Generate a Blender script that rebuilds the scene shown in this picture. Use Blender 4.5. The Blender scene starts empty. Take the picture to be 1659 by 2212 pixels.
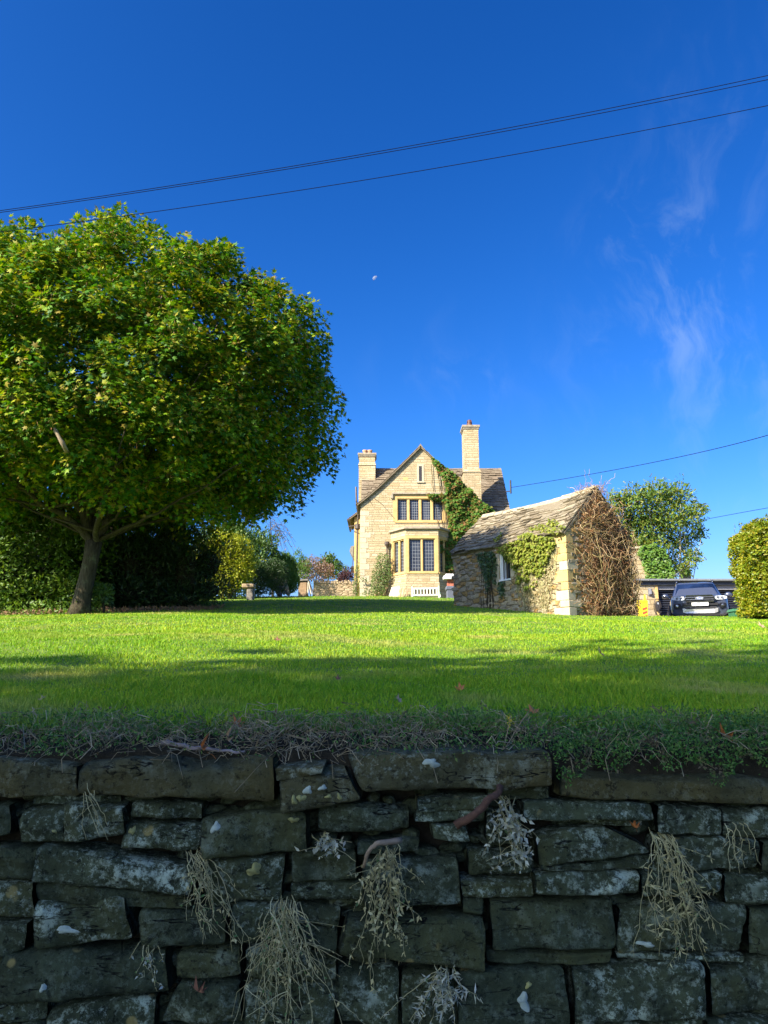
import bpy, math, random
import numpy as np
from mathutils import Vector, Matrix, noise as mnoise

SC = bpy.context.scene
COL = SC.collection
rnd = random.Random(11)
rng = np.random.default_rng(11)
rad = math.radians
PITCH = rad(12.0)
FPX = 1660.0            # focal length, in pixels of a 1659 x 2212 picture
SUN_AZ, SUN_EL = rad(50.0), rad(34.5)   # sun behind the photographer's left shoulder
SUN = Vector((-math.sin(SUN_AZ) * math.cos(SUN_EL), -math.cos(SUN_AZ) * math.cos(SUN_EL), math.sin(SUN_EL)))


def at(u, v, Y):
    """survey helper: the point at forward distance Y that was measured at (u, v) in the photograph"""
    a = (u - 829.5) / FPX
    b = (1106.0 - v) / FPX
    dy = math.cos(PITCH) - b * math.sin(PITCH)
    dz = math.sin(PITCH) + b * math.cos(PITCH)
    t = Y / dy
    return Vector((a * t, Y, dz * t))


def sstep(a, b, x):
    t = np.clip((np.asarray(x, float) - a) / (b - a), 0, 1)
    return t * t * (3 - 2 * t)


PY = np.array([-30, 2.3, 2.7, 4, 6, 10, 14, 17, 20, 22, 26.4, 33, 36.5, 37.4, 50, 80, 400.])
PZ = np.array([-.2, -.2, -.155, -.045, .165, .59, 1.00, 1.29, 1.58, 1.82, 2.40, 3.22, 3.68, 3.46, 3.5, 3.0, -20.])
DRIVE_Z = 1.50


def drive_z(y):
    return np.interp(y, [22, 26.5, 32, 60], [1.50, 1.50, 1.92, 1.95])



def gz(x, y):
    """height of the lawn above the eye level of the photographer"""
    x = np.asarray(x, float)
    y = np.asarray(y, float)
    z = np.interp(y, PY, PZ)
    ramp = sstep(8, 20, y)
    z = z - .030 * np.clip(x, 0, 6) * ramp
    z = z - .012 * np.clip(-x - 5, 0, 8) * ramp
    z = z + .02 * np.sin(x * .9 + y * .35) * sstep(4, 9, y) * (1 - sstep(18, 24, y))
    z = z + .07 * np.exp(-((x + 2.6) / 1.7) ** 2 - ((y - 6.8) / 1.5) ** 2) - .05 * np.exp(-((x - .6) / 1.3) ** 2 - ((y - 6.2) / 1.6) ** 2)
    k = sstep(4.2, 7.5, x) * sstep(21.6, 24.5, y)
    return z * (1 - k) + k * np.where(y > 60, 1.95 - (y - 60) * .05, drive_z(y))


# ---------------------------------------------------------------- objects
def tag(o, label=None, cat=None, group=None, kind=None):
    if label: o['label'] = label
    if cat: o['category'] = cat
    if group: o['group'] = group
    if kind: o['kind'] = kind
    return o


def thing(name, label, cat, loc=(0, 0, 0), rz=0.0, group=None):
    o = bpy.data.objects.new(name, None)
    COL.objects.link(o)
    o.location = loc
    o.rotation_euler = (0, 0, rz)
    o.empty_display_size = .2
    return tag(o, label, cat, group)


def root_matrix(o):
    while o.parent: o = o.parent
    return Matrix.Translation(o.location) @ Matrix.Rotation(o.rotation_euler.z, 4, 'Z')


def obj_from_mesh(name, me, m, parent):
    o = bpy.data.objects.new(name, me)
    COL.objects.link(o)
    if m is not None: me.materials.append(m)
    if parent is not None: o.parent = parent
    return o


class MB:
    """collects shapes in world space and links them as ONE mesh object"""

    def __init__(s):
        s.v, s.f = [], []

    def add(s, vs, fs):
        n = len(s.v)
        s.v.extend([Vector(p) for p in vs])
        s.f.extend([tuple(i + n for i in f) for f in fs])

    def hexa(s, p):      # 8 points: bottom ring 0-3, top ring 4-7
        s.add(p, [(3, 2, 1, 0), (4, 5, 6, 7), (0, 1, 5, 4), (1, 2, 6, 5), (2, 3, 7, 6), (3, 0, 4, 7)])

    def box(s, c, d, rz=0.0, M=None):
        x, y, z = d[0] / 2, d[1] / 2, d[2] / 2
        p = [Vector(q) for q in ((-x, -y, -z), (x, -y, -z), (x, y, -z), (-x, y, -z), (-x, -y, z), (x, -y, z), (x, y, z), (-x, y, z))]
        T = Matrix.Translation(c) @ (M if M is not None else Matrix.Rotation(rz, 4, 'Z'))
        s.hexa([T @ q for q in p])

    def bb(s, x0, x1, y0, y1, z0, z1):
        s.box(((x0 + x1) / 2, (y0 + y1) / 2, (z0 + z1) / 2), (x1 - x0, y1 - y0, z1 - z0))

    def cbox(s, x0, x1, y0, y1, z0, z1, c=.01):
        """box with chamfered edges seen from above / in front (octagonal in plan, thin chamfer on top)"""
        pl = [(x0 + c, y0), (x1 - c, y0), (x1, y0 + c), (x1, y1 - c), (x1 - c, y1), (x0 + c, y1), (x0, y1 - c), (x0, y0 + c)]
        cx, cy = (x0 + x1) / 2, (y0 + y1) / 2
        rings = []
        for z, k in ((z0, 1), (z0 + c, 0), (z1 - c, 0), (z1, 1)):
            r = []
            for px, py in pl:
                if k:
                    px = px + (c if px < cx else -c) * .7
                    py = py + (c if py < cy else -c) * .7
                r.append((px, py, z))
            rings.append(r)
        s.rings(rings)

    def rings(s, rings, cap=True, closed=True):
        n = len(rings[0])
        b = len(s.v)
        for r in rings: s.v.extend([Vector(p) for p in r])
        for i in range(len(rings) - 1):
            for j in range(n if closed else n - 1):
                k = (j + 1) % n
                s.f.append((b + i * n + j, b + i * n + k, b + (i + 1) * n + k, b + (i + 1) * n + j))
        if cap and closed:
            s.f.append(tuple(b + j for j in reversed(range(n))))
            s.f.append(tuple(b + (len(rings) - 1) * n + j for j in range(n)))

    def tube(s, pts, radii, n=6, cap=True):
        pts = [Vector(p) for p in pts]
        if not hasattr(radii, '__len__'): radii = [radii] * len(pts)
        rings = []
        ref = Vector((.31, .2, .93))
        for i, p in enumerate(pts):
            t = (pts[min(i + 1, len(pts) - 1)] - pts[max(i - 1, 0)]).normalized()
            a = t.cross(ref)
            if a.length < .15: a = t.cross(Vector((1, 0, 0)))
            a.normalize()
            b = t.cross(a)
            rings.append([p + (a * math.cos(2 * math.pi * k / n) + b * math.sin(2 * math.pi * k / n)) * radii[i] for k in range(n)])
        s.rings(rings, cap)

    def lathe(s, c, prof, n=12):
        s.rings([[(c[0] + r * math.cos(2 * math.pi * k / n), c[1] + r * math.sin(2 * math.pi * k / n), c[2] + z) for k in range(n)] for r, z in prof])

    def prism(s, poly, ext):
        """poly: 3-D points of a flat outline, ext: extrusion vector"""
        ext = Vector(ext)
        n = len(poly)
        s.add([Vector(p) for p in poly] + [Vector(p) + ext for p in poly],
              [tuple(reversed(range(n))), tuple(range(n, 2 * n))] + [(i, (i + 1) % n, n + (i + 1) % n, n + i) for i in range(n)])

    def build(s, name, m, parent=None, smooth=False, local=False, bevel=0.0):
        vs = s.v
        if parent is not None and not local:
            Mi = root_matrix(parent).inverted()
            vs = [Mi @ p for p in vs]
        me = bpy.data.meshes.new(name)
        me.from_pydata([tuple(p) for p in vs], [], s.f)
        uvs = me.uv_layers.new(name='metres')
        co = [None] * len(me.loops)
        for p in me.polygons:
            n = p.normal
            if abs(n.z) < .72:
                l = math.hypot(n.x, n.y) or 1
                tx, ty = -n.y / l, n.x / l
                for li in p.loop_indices:
                    q = vs[me.loops[li].vertex_index]
                    co[li] = (q.x * tx + q.y * ty, q.z)
            else:
                for li in p.loop_indices:
                    q = vs[me.loops[li].vertex_index]
                    co[li] = (q.x, q.y)
        uvs.data.foreach_set('uv', [c for uv in co for c in uv])
        if smooth:
            me.polygons.foreach_set('use_smooth', [True] * len(me.polygons))
        o = obj_from_mesh(name, me, m, parent)
        if bevel:
            b = o.modifiers.new('bevel', 'BEVEL')
            b.width = bevel
            b.segments = 2
            b.limit_method = 'ANGLE'
        return o


def np_mesh(name, V, F, m, parent=None, smooth=False):
    """V (n,3) world points, F (k,c) faces of equal size"""
    V = np.asarray(V, float)
    if parent is not None:
        Mi = np.array(root_matrix(parent).inverted())
        V = V @ Mi[:3, :3].T + Mi[:3, 3]
    me = bpy.data.meshes.new(name)
    me.vertices.add(len(V))
    me.vertices.foreach_set('co', V.astype(np.float32).ravel())
    c = F.shape[1]
    me.loops.add(F.size)
    me.loops.foreach_set('vertex_index', F.astype(np.int32).ravel())
    me.polygons.add(len(F))
    me.polygons.foreach_set('loop_start', np.arange(len(F), dtype=np.int32) * c)
    try: me.polygons.foreach_set('loop_total', np.full(len(F), c, dtype=np.int32))
    except Exception: pass
    if smooth: me.polygons.foreach_set('use_smooth', np.ones(len(F), bool))
    me.update(calc_edges=True)
    return obj_from_mesh(name, me, m, parent)


def nrm(a):
    return a / np.maximum(np.linalg.norm(a, axis=-1, keepdims=True), 1e-9)


# leaf outlines: x across, y along, z off the blade
def fan(rim, centre):
    V = np.array([centre] + rim, float)
    n = len(rim)
    return V, np.array([(0, 1 + i, 1 + (i + 1) % n) for i in range(n)])


_mr = []
for ang, r in ((-90, .40), (-42, .30), (-14, .62), (6, .36), (33, .86), (58, .42), (90, 1.0), (122, .42), (147, .86), (174, .36), (194, .62), (222, .30)):
    _x, _y = r * .62 * math.cos(rad(ang)), r * .62 * math.sin(rad(ang))
    _mr.append((_x, .38 + _y, -.10 * abs(_x) - .12 * max(_y, 0)))
MAPLE = fan(_mr, (0, .38, .03))
OVAL = (np.array([(0, 0, 0), (.25, .35, .05), (.0, 1, -.12), (-.25, .35, .05)], float), np.array([(0, 1, 2), (0, 2, 3)]))
IVY = fan([(0, -.05, 0), (.42, .05, -.06), (.30, .38, -.02), (0, .9, -.08), (-.30, .38, -.02), (-.42, .05, -.06)], (0, .25, .05))
LONG = (np.array([(0, 0, 0), (.11, .4, .03), (0, 1, -.15), (-.11, .4, .03)], float), np.array([(0, 1, 2), (0, 2, 3)]))
PINN = (np.array([(0, 0, 0), (.2, .3, .0), (.05, .5, 0), (.22, .75, -.03), (0, 1, -.1), (-.22, .75, -.03), (-.05, .5, 0), (-.2, .3, 0)], float),
        np.array([(0, 1, 2), (0, 2, 6), (0, 6, 7), (2, 3, 4), (2, 4, 6), (6, 4, 5)]))


def leaf_mesh(name, m, parent, P, D, N, S, T):
    """one mesh of many leaves: base points P, growing directions D, blade normals N, lengths S, outline T"""
    P = np.asarray(P, float)
    D = nrm(np.asarray(D, float))
    N = np.asarray(N, float)
    A = np.cross(D, N)
    bad = np.linalg.norm(A, axis=1) < 1e-3
    A[bad] = np.cross(D[bad], np.array([.3, .5, .8]))
    A = nrm(A)
    N = nrm(np.cross(A, D))
    TV, TF = T
    S = np.asarray(S, float)[:, None, None]
    V = P[:, None, :] + S * (TV[None, :, 0:1] * A[:, None, :] + TV[None, :, 1:2] * D[:, None, :] + TV[None, :, 2:3] * N[:, None, :])
    k = len(TV)
    F = TF[None, :, :] + (np.arange(len(P)) * k)[:, None, None]
    return np_mesh(name, V.reshape(-1, 3), F.reshape(-1, TF.shape[1]), m, parent)


def rdir(n):
    return nrm(rng.normal(size=(n, 3)))


def strands(name, m, parent, paths, radii, sides=3):
    """many thin stems in one mesh; paths (n,k,3), radii (n,k)"""
    P = np.asarray(paths, float)
    n, k, _ = P.shape
    Rr = np.asarray(radii, float)
    if Rr.ndim == 1: Rr = Rr[:, None] * np.ones((1, k))
    T = np.empty_like(P)
    T[:, 1:-1] = P[:, 2:] - P[:, :-2]
    T[:, 0] = P[:, 1] - P[:, 0]
    T[:, -1] = P[:, -1] - P[:, -2]
    T = nrm(T)
    A = nrm(np.cross(T, np.array([.37, .21, .905])[None, None]))
    B = np.cross(T, A)
    a = np.arange(sides) * 2 * math.pi / sides
    V = P[:, :, None, :] + Rr[:, :, None, None] * (np.cos(a)[None, None, :, None] * A[:, :, None, :] + np.sin(a)[None, None, :, None] * B[:, :, None, :])
    idx = np.arange(n * k * sides).reshape(n, k, sides)
    q = np.stack([idx[:, :-1, :], np.roll(idx, -1, 2)[:, :-1, :], np.roll(idx, -1, 2)[:, 1:, :], idx[:, 1:, :]], -1)
    return np_mesh(name, V.reshape(-1, 3), q.reshape(-1, 4), m, parent, smooth=True)


# ---------------------------------------------------------------- materials
class NT:
    def __init__(s, name):
        s.m = bpy.data.materials.new(name)
        s.m.use_nodes = True
        s.t = s.m.node_tree
        s.b = s.t.nodes['Principled BSDF']
        s.out = s.t.nodes['Material Output']

    def n(s, typ, **kw):
        nd = s.t.nodes.new(typ)
        for k, v in kw.items():
            if hasattr(nd, k): setattr(nd, k, v)
            else: nd.inputs[k.replace('_', ' ')].default_value = v
        return nd

    def l(s, a, b): s.t.links.new(a, b)

    def setb(s, **kw):
        for k, v in kw.items(): s.b.inputs[k.replace('_', ' ')].default_value = v

    def coord(s, which='Object'): return s.n('ShaderNodeTexCoord').outputs[which]

    def mapping(s, vec, scale=(1, 1, 1), loc=(0, 0, 0)):
        mp = s.n('ShaderNodeMapping')
        mp.inputs['Scale'].default_value = scale
        mp.inputs['Location'].default_value = loc
        s.l(vec, mp.inputs['Vector'])
        return mp.outputs[0]

    def noise(s, vec, scale, detail=3, rough=.55, dist=0.0, col=False):
        nd = s.n('ShaderNodeTexNoise', Scale=scale, Detail=detail, Roughness=rough, Distortion=dist)
        if vec is not None: s.l(vec, nd.inputs['Vector'])
        return nd.outputs['Color' if col else 0]

    def ramp(s, fac, stops, interp='LINEAR'):
        r = s.n('ShaderNodeValToRGB')
        r.color_ramp.interpolation = interp
        e = r.color_ramp.elements
        while len(e) < len(stops): e.new(.5)
        for i, (p, c) in enumerate(stops):
            e[i].position = p
            e[i].color = (*c, 1) if len(c) == 3 else c
        s.l(fac, r.inputs[0])
        return r.outputs[0]

    def step(s, fac, a, b):
        r = s.n('ShaderNodeMapRange', interpolation_type='SMOOTHSTEP')
        r.inputs[1].default_value = a
        r.inputs[2].default_value = b
        s.l(fac, r.inputs[0])
        return r.outputs[0]

    def mix(s, fac, a, b, mode='MIX'):
        r = s.n('ShaderNodeMix', data_type='RGBA', blend_type=mode)
        for sock, val in ((r.inputs[0], fac), (r.inputs[6], a), (r.inputs[7], b)):
            if hasattr(val, 'links'): s.l(val, sock)
            elif hasattr(val, '__len__'): sock.default_value = (*val, 1) if len(val) == 3 else val
            else: sock.default_value = val
        return r.outputs[2]

    def math(s, op, a, b=0.0):
        r = s.n('ShaderNodeMath', operation=op)
        for sock, val in ((r.inputs[0], a), (r.inputs[1], b)):
            if hasattr(val, 'links'): s.l(val, sock)
            else: sock.default_value = val
        return r.outputs[0]

    def bump(s, h, strength=.5, dist=.02, prev=None):
        b = s.n('ShaderNodeBump', Strength=strength, Distance=dist)
        s.l(h, b.inputs['Height'])
        if prev is not None: s.l(prev, b.inputs['Normal'])
        s.l(b.outputs[0], s.b.inputs['Normal'])
        return b.outputs[0]

    def base(s, c): s.l(c, s.b.inputs['Base Color'])


def plain(name, col, rough=.7, var=.25, nscale=6, bump=.15, metal=0.0, spec=.4, coat=0.0):
    t = NT(name)
    t.setb(Roughness=rough, Metallic=metal)
    t.b.inputs['Specular IOR Level'].default_value = spec
    t.b.inputs['Coat Weight'].default_value = coat
    v = t.coord()
    f = t.noise(v, nscale, 5, .6)
    lo = tuple(c * (1 - var) for c in col)
    hi = tuple(min(1, c * (1 + var)) for c in col)
    t.base(t.ramp(f, [(.3, lo), (.7, hi)]))
    if bump: t.bump(t.noise(v, nscale * 6, 4), bump, .01)
    return t.m


def leafmat(name, stops, trans=.35, rough=.45, patch=None, spec=.4, tcol=(1.25, 1.15, .5), patch2=None):
    """stops: colours picked leaf by leaf; patch (scale, colour, lo, hi): drifts of another colour through the plant"""
    t = NT(name)
    t.setb(Roughness=rough)
    t.b.inputs['Specular IOR Level'].default_value = spec
    g = t.n('ShaderNodeNewGeometry')
    n = len(stops)
    c = t.ramp(g.outputs['Random Per Island'], [(i / (n - 1), s) for i, s in enumerate(stops)])
    if patch:
        v = t.coord()
        f = t.step(t.noise(v, patch[0], 3), patch[2], patch[3])
        c = t.mix(f, c, patch[1])
    if patch2:
        f = t.math('MULTIPLY', t.step(t.noise(t.coord(), patch2[0], 4, .6), patch2[2], patch2[3]), .75)
        c = t.mix(f, c, patch2[1], 'MULTIPLY')
    t.base(c)
    tr = t.n('ShaderNodeBsdfTranslucent')
    t.l(t.mix(1.0, c, tcol, 'MULTIPLY'), tr.inputs['Color'])
    mx = t.n('ShaderNodeMixShader')
    mx.inputs[0].default_value = trans
    t.l(t.b.outputs[0], mx.inputs[1])
    t.l(tr.outputs[0], mx.inputs[2])
    t.l(mx.outputs[0], t.out.inputs['Surface'])
    return t.m


def ashlar(name, cols, bw=.42, rh=.17, mortar=(.24, .18, .10), bumpd=.035, msize=.017):
    """coursed limestone: blocks of uneven length in courses of uneven height; UV is in metres"""
    t = NT(name)
    t.setb(Roughness=.9)
    t.b.inputs['Specular IOR Level'].default_value = .2
    uv = t.coord('UV')
    sx = t.n('ShaderNodeSeparateXYZ')
    t.l(uv, sx.inputs[0])
    cv = t.n('ShaderNodeCombineXYZ')
    t.l(sx.outputs[1], cv.inputs[1])
    rowj = t.math('MULTIPLY', t.math('SUBTRACT', t.noise(cv.outputs[0], 2.3, 2), .5), .22)
    wob = t.math('MULTIPLY', t.math('SUBTRACT', t.noise(uv, 3.0, 2), .5), .06)
    wox = t.math('MULTIPLY', t.math('SUBTRACT', t.noise(t.mapping(uv, (1, 1, 1), (7, 3, 0)), 1.6, 2), .5), .30)
    c2 = t.n('ShaderNodeCombineXYZ')
    t.l(t.math('ADD', sx.outputs[0], wox), c2.inputs[0])
    t.l(t.math('ADD', t.math('ADD', sx.outputs[1], rowj), wob), c2.inputs[1])
    br = t.n('ShaderNodeTexBrick', offset=.37, offset_frequency=2, squash=1.6, squash_frequency=3)
    br.inputs['Scale'].default_value = 1
    br.inputs['Brick Width'].default_value = bw
    br.inputs['Row Height'].default_value = rh
    br.inputs['Mortar Size'].default_value = msize
    br.inputs['Mortar Smooth'].default_value = .3
    br.inputs['Color1'].default_value = (0, 0, 0, 1)
    br.inputs['Color2'].default_value = (1, 1, 1, 1)
    br.inputs['Mortar'].default_value = (.5, .5, .5, 1)
    t.l(c2.outputs[0], br.inputs['Vector'])
    n = len(cols)
    c = t.ramp(br.outputs['Color'], [(i / (n - 1), k) for i, k in enumerate(cols)])
    big = t.noise(uv, .9, 4, .6)
    c = t.mix(t.math('MULTIPLY', t.step(big, .35, .75), .45), c, tuple(v * .72 for v in cols[0]))
    run = t.noise(t.mapping(uv, (2.6, .28, 1)), 1.0, 5, .65)
    c = t.mix(t.math('MULTIPLY', t.step(run, .54, .72), .35), c, (.20, .165, .11))
    fine = t.noise(uv, 22, 5, .65)
    c = t.mix(.6, c, t.ramp(fine, [(.25, (.5, .45, .4)), (.75, (1.15, 1.15, 1.15))]), 'MULTIPLY')
    c = t.mix(t.math('MULTIPLY', br.outputs['Fac'], .85), c, mortar)
    t.base(c)
    h = t.math('ADD', t.math('MULTIPLY', br.outputs['Fac'], -1.0), t.math('MULTIPLY', fine, .7))
    t.bump(h, .8, bumpd)
    return t.m


def rubble(name, stops, sx=3.2, sy=6.5, mortar=(.20, .15, .09), bumpd=.04):
    """random rubble walling; UV is in metres"""
    t = NT(name)
    t.setb(Roughness=.92)
    t.b.inputs['Specular IOR Level'].default_value = .2
    uv = t.coord('UV')
    dn = t.n('ShaderNodeVectorMath', operation='MULTIPLY_ADD')
    t.l(t.noise(uv, 4, 3, col=True), dn.inputs[0])
    dn.inputs[1].default_value = (.12, .08, 0)
    t.l(uv, dn.inputs[2])
    vec = t.mapping(dn.outputs[0], (sx, sy, 1))
    vo = t.n('ShaderNodeTexVoronoi', voronoi_dimensions='2D', feature='F1', Scale=1.0, Randomness=.8)
    t.l(vec, vo.inputs['Vector'])
    ve = t.n('ShaderNodeTexVoronoi', voronoi_dimensions='2D', feature='DISTANCE_TO_EDGE', Scale=1.0, Randomness=.8)
    t.l(vec, ve.inputs['Vector'])
    sep = t.n('ShaderNodeSeparateColor')
    t.l(vo.outputs['Color'], sep.inputs[0])
    n = len(stops)
    c = t.ramp(sep.outputs[0], [(i / (n - 1), k) for i, k in enumerate(stops)], 'CONSTANT' if n > 4 else 'LINEAR')
    fine = t.noise(uv, 16, 6, .7)
    c = t.mix(.6, c, t.ramp(fine, [(.25, (.45, .42, .4)), (.75, (1.15, 1.15, 1.15))]), 'MULTIPLY')
    edge = t.step(ve.outputs['Distance'], .015, .09)
    c = t.mix(edge, mortar, c)
    t.base(c)
    t.bump(t.math('ADD', t.math('MULTIPLY', t.step(ve.outputs['Distance'], 0, .22), 1.0), t.math('MULTIPLY', fine, .6)), .9, bumpd)
    return t.m


def slatemat(name, stops, lich=(.34, .31, .24)):
    t = NT(name)
    t.setb(Roughness=.9)
    t.b.inputs['Specular IOR Level'].default_value = .2
    g = t.n('ShaderNodeNewGeometry')
    n = len(stops)
    c = t.ramp(g.outputs['Random Per Island'], [(i / (n - 1), k) for i, k in enumerate(stops)])
    v = t.coord()
    f = t.noise(v, 5, 5, .65)
    c = t.mix(t.step(f, .5, .68), c, lich)
    c = t.mix(.5, c, t.ramp(t.noise(v, 25, 4, .65), [(.3, (.5, .5, .5)), (.7, (1.1, 1.1, 1.1))]), 'MULTIPLY')
    t.base(c)
    t.bump(t.noise(v, 30, 5), .5, .01)
    return t.m


M = {}
GOLD = (.46, .31, .13)
M['facade'] = ashlar('facade_limestone', [(.44, .33, .18), (.54, .45, .28), (.48, .38, .22), (.57, .49, .33), (.51, .41, .24)], bw=.36, rh=.135, mortar=(.30, .23, .13), msize=.013)
M['dressed'] = plain('dressed_golden_limestone', (.50, .345, .14), .85, .16, 3, .25, spec=.2)
M['dressed_pale'] = plain('dressed_pale_limestone', (.46, .39, .27), .85, .14, 4, .25, spec=.2)
M['moulding'] = plain('weathered_moulding', (.30, .25, .18), .9, .3, 7, .3, spec=.2)
M['rubble'] = rubble('shed_rubble_stone', [(.32, .25, .14), (.42, .34, .20), (.38, .26, .10), (.36, .29, .18), (.45, .37, .23), (.38, .25, .09), (.37, .30, .18)])
M['slate'] = slatemat('stone_slates_weathered', [(.085, .07, .045), (.24, .20, .13), (.15, .12, .08), (.33, .28, .19), (.19, .15, .09)], (.30, .265, .19))
M['slate_house'] = slatemat('stone_slates_brown', [(.15, .115, .075), (.22, .17, .115), (.18, .14, .09), (.26, .205, .14)], (.25, .205, .14))
M['leadgrey'] = plain('lead_grey', (.24, .25, .26), .5, .1, 10, 0)
M['iron'] = plain('dark_iron', (.035, .03, .03), .45, .2, 10, .05)
M['browniron'] = plain('brown_iron', (.085, .06, .045), .5, .2, 10, .05)
M['clay'] = plain('clay_pot', (.42, .25, .14), .8, .2, 8, .1)
M['darkclay'] = plain('dark_clay_cowl', (.10, .04, .03), .6, .2, 8, .1)
M['whitepaint'] = plain('white_paint', (.78, .78, .76), .5, .05, 8, .05)
M['benchpaint'] = plain('pale_green_bench_paint', (.60, .66, .54), .55, .08, 9, .08)
M['wood'] = plain('weathered_wood', (.30, .20, .11), .8, .3, 9, .2)
M['greywood'] = plain('grey_weathered_wood', (.20, .18, .15), .85, .3, 9, .2)
M['palewood'] = plain('pale_board', (.62, .54, .38), .7, .1, 5, .1)


def glassmat(name, col=(.012, .014, .017)):
    t = NT(name)
    t.setb(Roughness=.06)
    t.b.inputs['Specular IOR Level'].default_value = .6
    v = t.coord()
    t.base(t.ramp(t.noise(v, 1.7, 4, .6), [(.35, col), (.75, tuple(c * 4 for c in col))]))
    t.bump(t.noise(v, 3.0, 2), .12, .02)
    return t.m


M['glass'] = glassmat('old_window_glass')
M['carglass'] = glassmat('dark_car_glass', (.004, .008, .022))
# ================================================================ GROUND
def sheet(name, xs, ys, fn, m):
    X, Y = np.meshgrid(xs, ys)
    Z = fn(X, Y)
    V = np.stack([X, Y, Z], -1).reshape(-1, 3)
    nx, ny = len(xs), len(ys)
    i = np.arange(nx * ny).reshape(ny, nx)
    F = np.stack([i[:-1, :-1], i[:-1, 1:], i[1:, 1:], i[1:, :-1]], -1).reshape(-1, 4)
    o = np_mesh(name, V, F, m, smooth=True)
    return tag(o, kind='structure')


t = NT('mown_turf')
t.setb(Roughness=.95)
v = t.coord()
c = t.ramp(t.noise(v, 1.1, 6, .65), [(.3, (.08, .15, .010)), (.55, (.12, .22, .014)), (.75, (.19, .26, .025))])
c = t.mix(t.math('MULTIPLY', t.step(t.noise(v, .55, 4), .55, .7), .5), c, (.22, .20, .07))
c = t.mix(.6, c, t.ramp(t.noise(v, 60, 3, .7), [(.3, (.4, .4, .4)), (.7, (1.2, 1.2, 1.2))]), 'MULTIPLY')
t.base(c)
t.bump(t.noise(v, 90, 3, .7), .8, .02)
M['turf'] = t.m
xs = np.concatenate([np.linspace(-320, -50, 12)[:-1], np.linspace(-50, -14, 19)[:-1], np.linspace(-14, 14, 113)[:-1], np.linspace(14, 50, 19)[:-1], np.linspace(50, 320, 12)])
ys = np.concatenate([np.linspace(2.68, 30, 150)[:-1], np.linspace(30, 60, 50)[:-1], np.linspace(60, 420, 20)])
sheet('lawn', xs, ys, gz, M['turf'])

t = NT('lane_tarmac')
t.setb(Roughness=.9)
v = t.coord()
t.base(t.ramp(t.noise(v, 3, 6, .7), [(.3, (.035, .035, .036)), (.7, (.07, .068, .065))]))
t.bump(t.noise(v, 80, 3), .5, .01)
road = MB()
road.add([(-320, -320, -1.55), (320, -320, -1.55), (320, 2.7, -1.55), (-320, 2.7, -1.55)], [(0, 1, 2, 3)])
tag(road.build('road', t.m), kind='structure')
t = NT('gravel_drive')
t.setb(Roughness=.95)
v = t.coord()
t.base(t.ramp(t.noise(v, 40, 4, .7), [(.3, (.20, .17, .12)), (.7, (.36, .31, .24))]))
drv = MB()
ny = [23.6, 26.5, 29.2, 32, 33.9]
drv.add([p for y in ny for p in ((7.9, y, float(drive_z(y)) + .012), (26, y, float(drive_z(y)) + .012))], [(2 * i, 2 * i + 1, 2 * i + 3, 2 * i + 2) for i in range(4)])
tag(drv.build('driveway', t.m), kind='structure')

# ---------------------------------------------------------------- grass blades
M['grass'] = leafmat('grass_blades', [(.13, .28, .012), (.19, .36, .014), (.26, .41, .015), (.33, .44, .017), (.42, .45, .03)], .35, .6,
                     patch=(.85, (.50, .43, .13), .50, .74), patch2=(.45, (.6, .84, .55), .42, .62), spec=.25, tcol=(1.2, 1.15, .5))


def rand_y(n, y0, y1, p):
    """distances with density falling as y**-p per square metre over a strip whose width grows with y"""
    yy = np.linspace(y0, y1, 3000)
    w = yy ** (1 - p)
    c = np.cumsum(w)
    return np.interp(rng.random(n) * c[-1], c, yy)


def blades(n, y0, y1, p, h0, h1, wmul=1.0):
    y = rand_y(n, y0, y1, p)
    x = (rng.random(n) * 2 - 1) * (.58 * y + 1.0)
    keep = ~((x > 7.2) & (y > 23.4)) & (x < 12)
    x, y = x[keep], y[keep]
    z = gz(x, y) - .004
    n = len(x)
    tuft = np.array([0.0] * n)
    h = (h0 + (h1 - h0) * rng.random(n) ** 1.6) * (1 + .35 * np.sin(x * 5.1 + 2 * np.sin(y * 3.3)) * np.sin(y * 4.3 + x * 1.7))
    D = np.stack([rng.normal(0, .42, n), rng.normal(0, .42, n), np.ones(n)], -1)
    N = rdir(n)
    N[:, 2] *= .3
    return np.stack([x, y, z], -1), D, N, h, (.0017 + .00028 * y) * wmul / h


BL = (np.array([(-1, 0, 0), (1, 0, 0), (-.75, .5, .05), (.75, .5, .05), (0, 1, .28)], float), np.array([(0, 1, 3), (0, 3, 2), (2, 3, 4)]))


def blade_mesh(name, m, parts):
    P = np.concatenate([p[0] for p in parts])
    D = nrm(np.concatenate([p[1] for p in parts]))
    N = np.concatenate([p[2] for p in parts])
    h = np.concatenate([p[3] for p in parts])[:, None, None]
    w = np.concatenate([p[4] for p in parts])[:, None, None]
    A = nrm(np.cross(D, N))
    N = np.cross(A, D)
    TV, TF = BL
    V = P[:, None] + h * (w * TV[None, :, 0:1] * A[:, None] + TV[None, :, 1:2] * D[:, None] + TV[None, :, 2:3] * N[:, None])
    F = TF[None] + (np.arange(len(P)) * 5)[:, None, None]
    return np_mesh(name, V.reshape(-1, 3), F.reshape(-1, 3), m)


g = blade_mesh('grass', M['grass'], [blades(200000, 2.62, 9, 1.25, .013, .036), blades(60000, 2.62, 4.6, 1.1, .016, .042), blades(170000, 8, 37.2, 1.55, .020, .042, 1.3)])
tag(g, 'short mown green grass covering the sloping lawn', 'grass', kind='stuff')

# ================================================================ FRONT DRY STONE WALL
WY = 2.30


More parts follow.
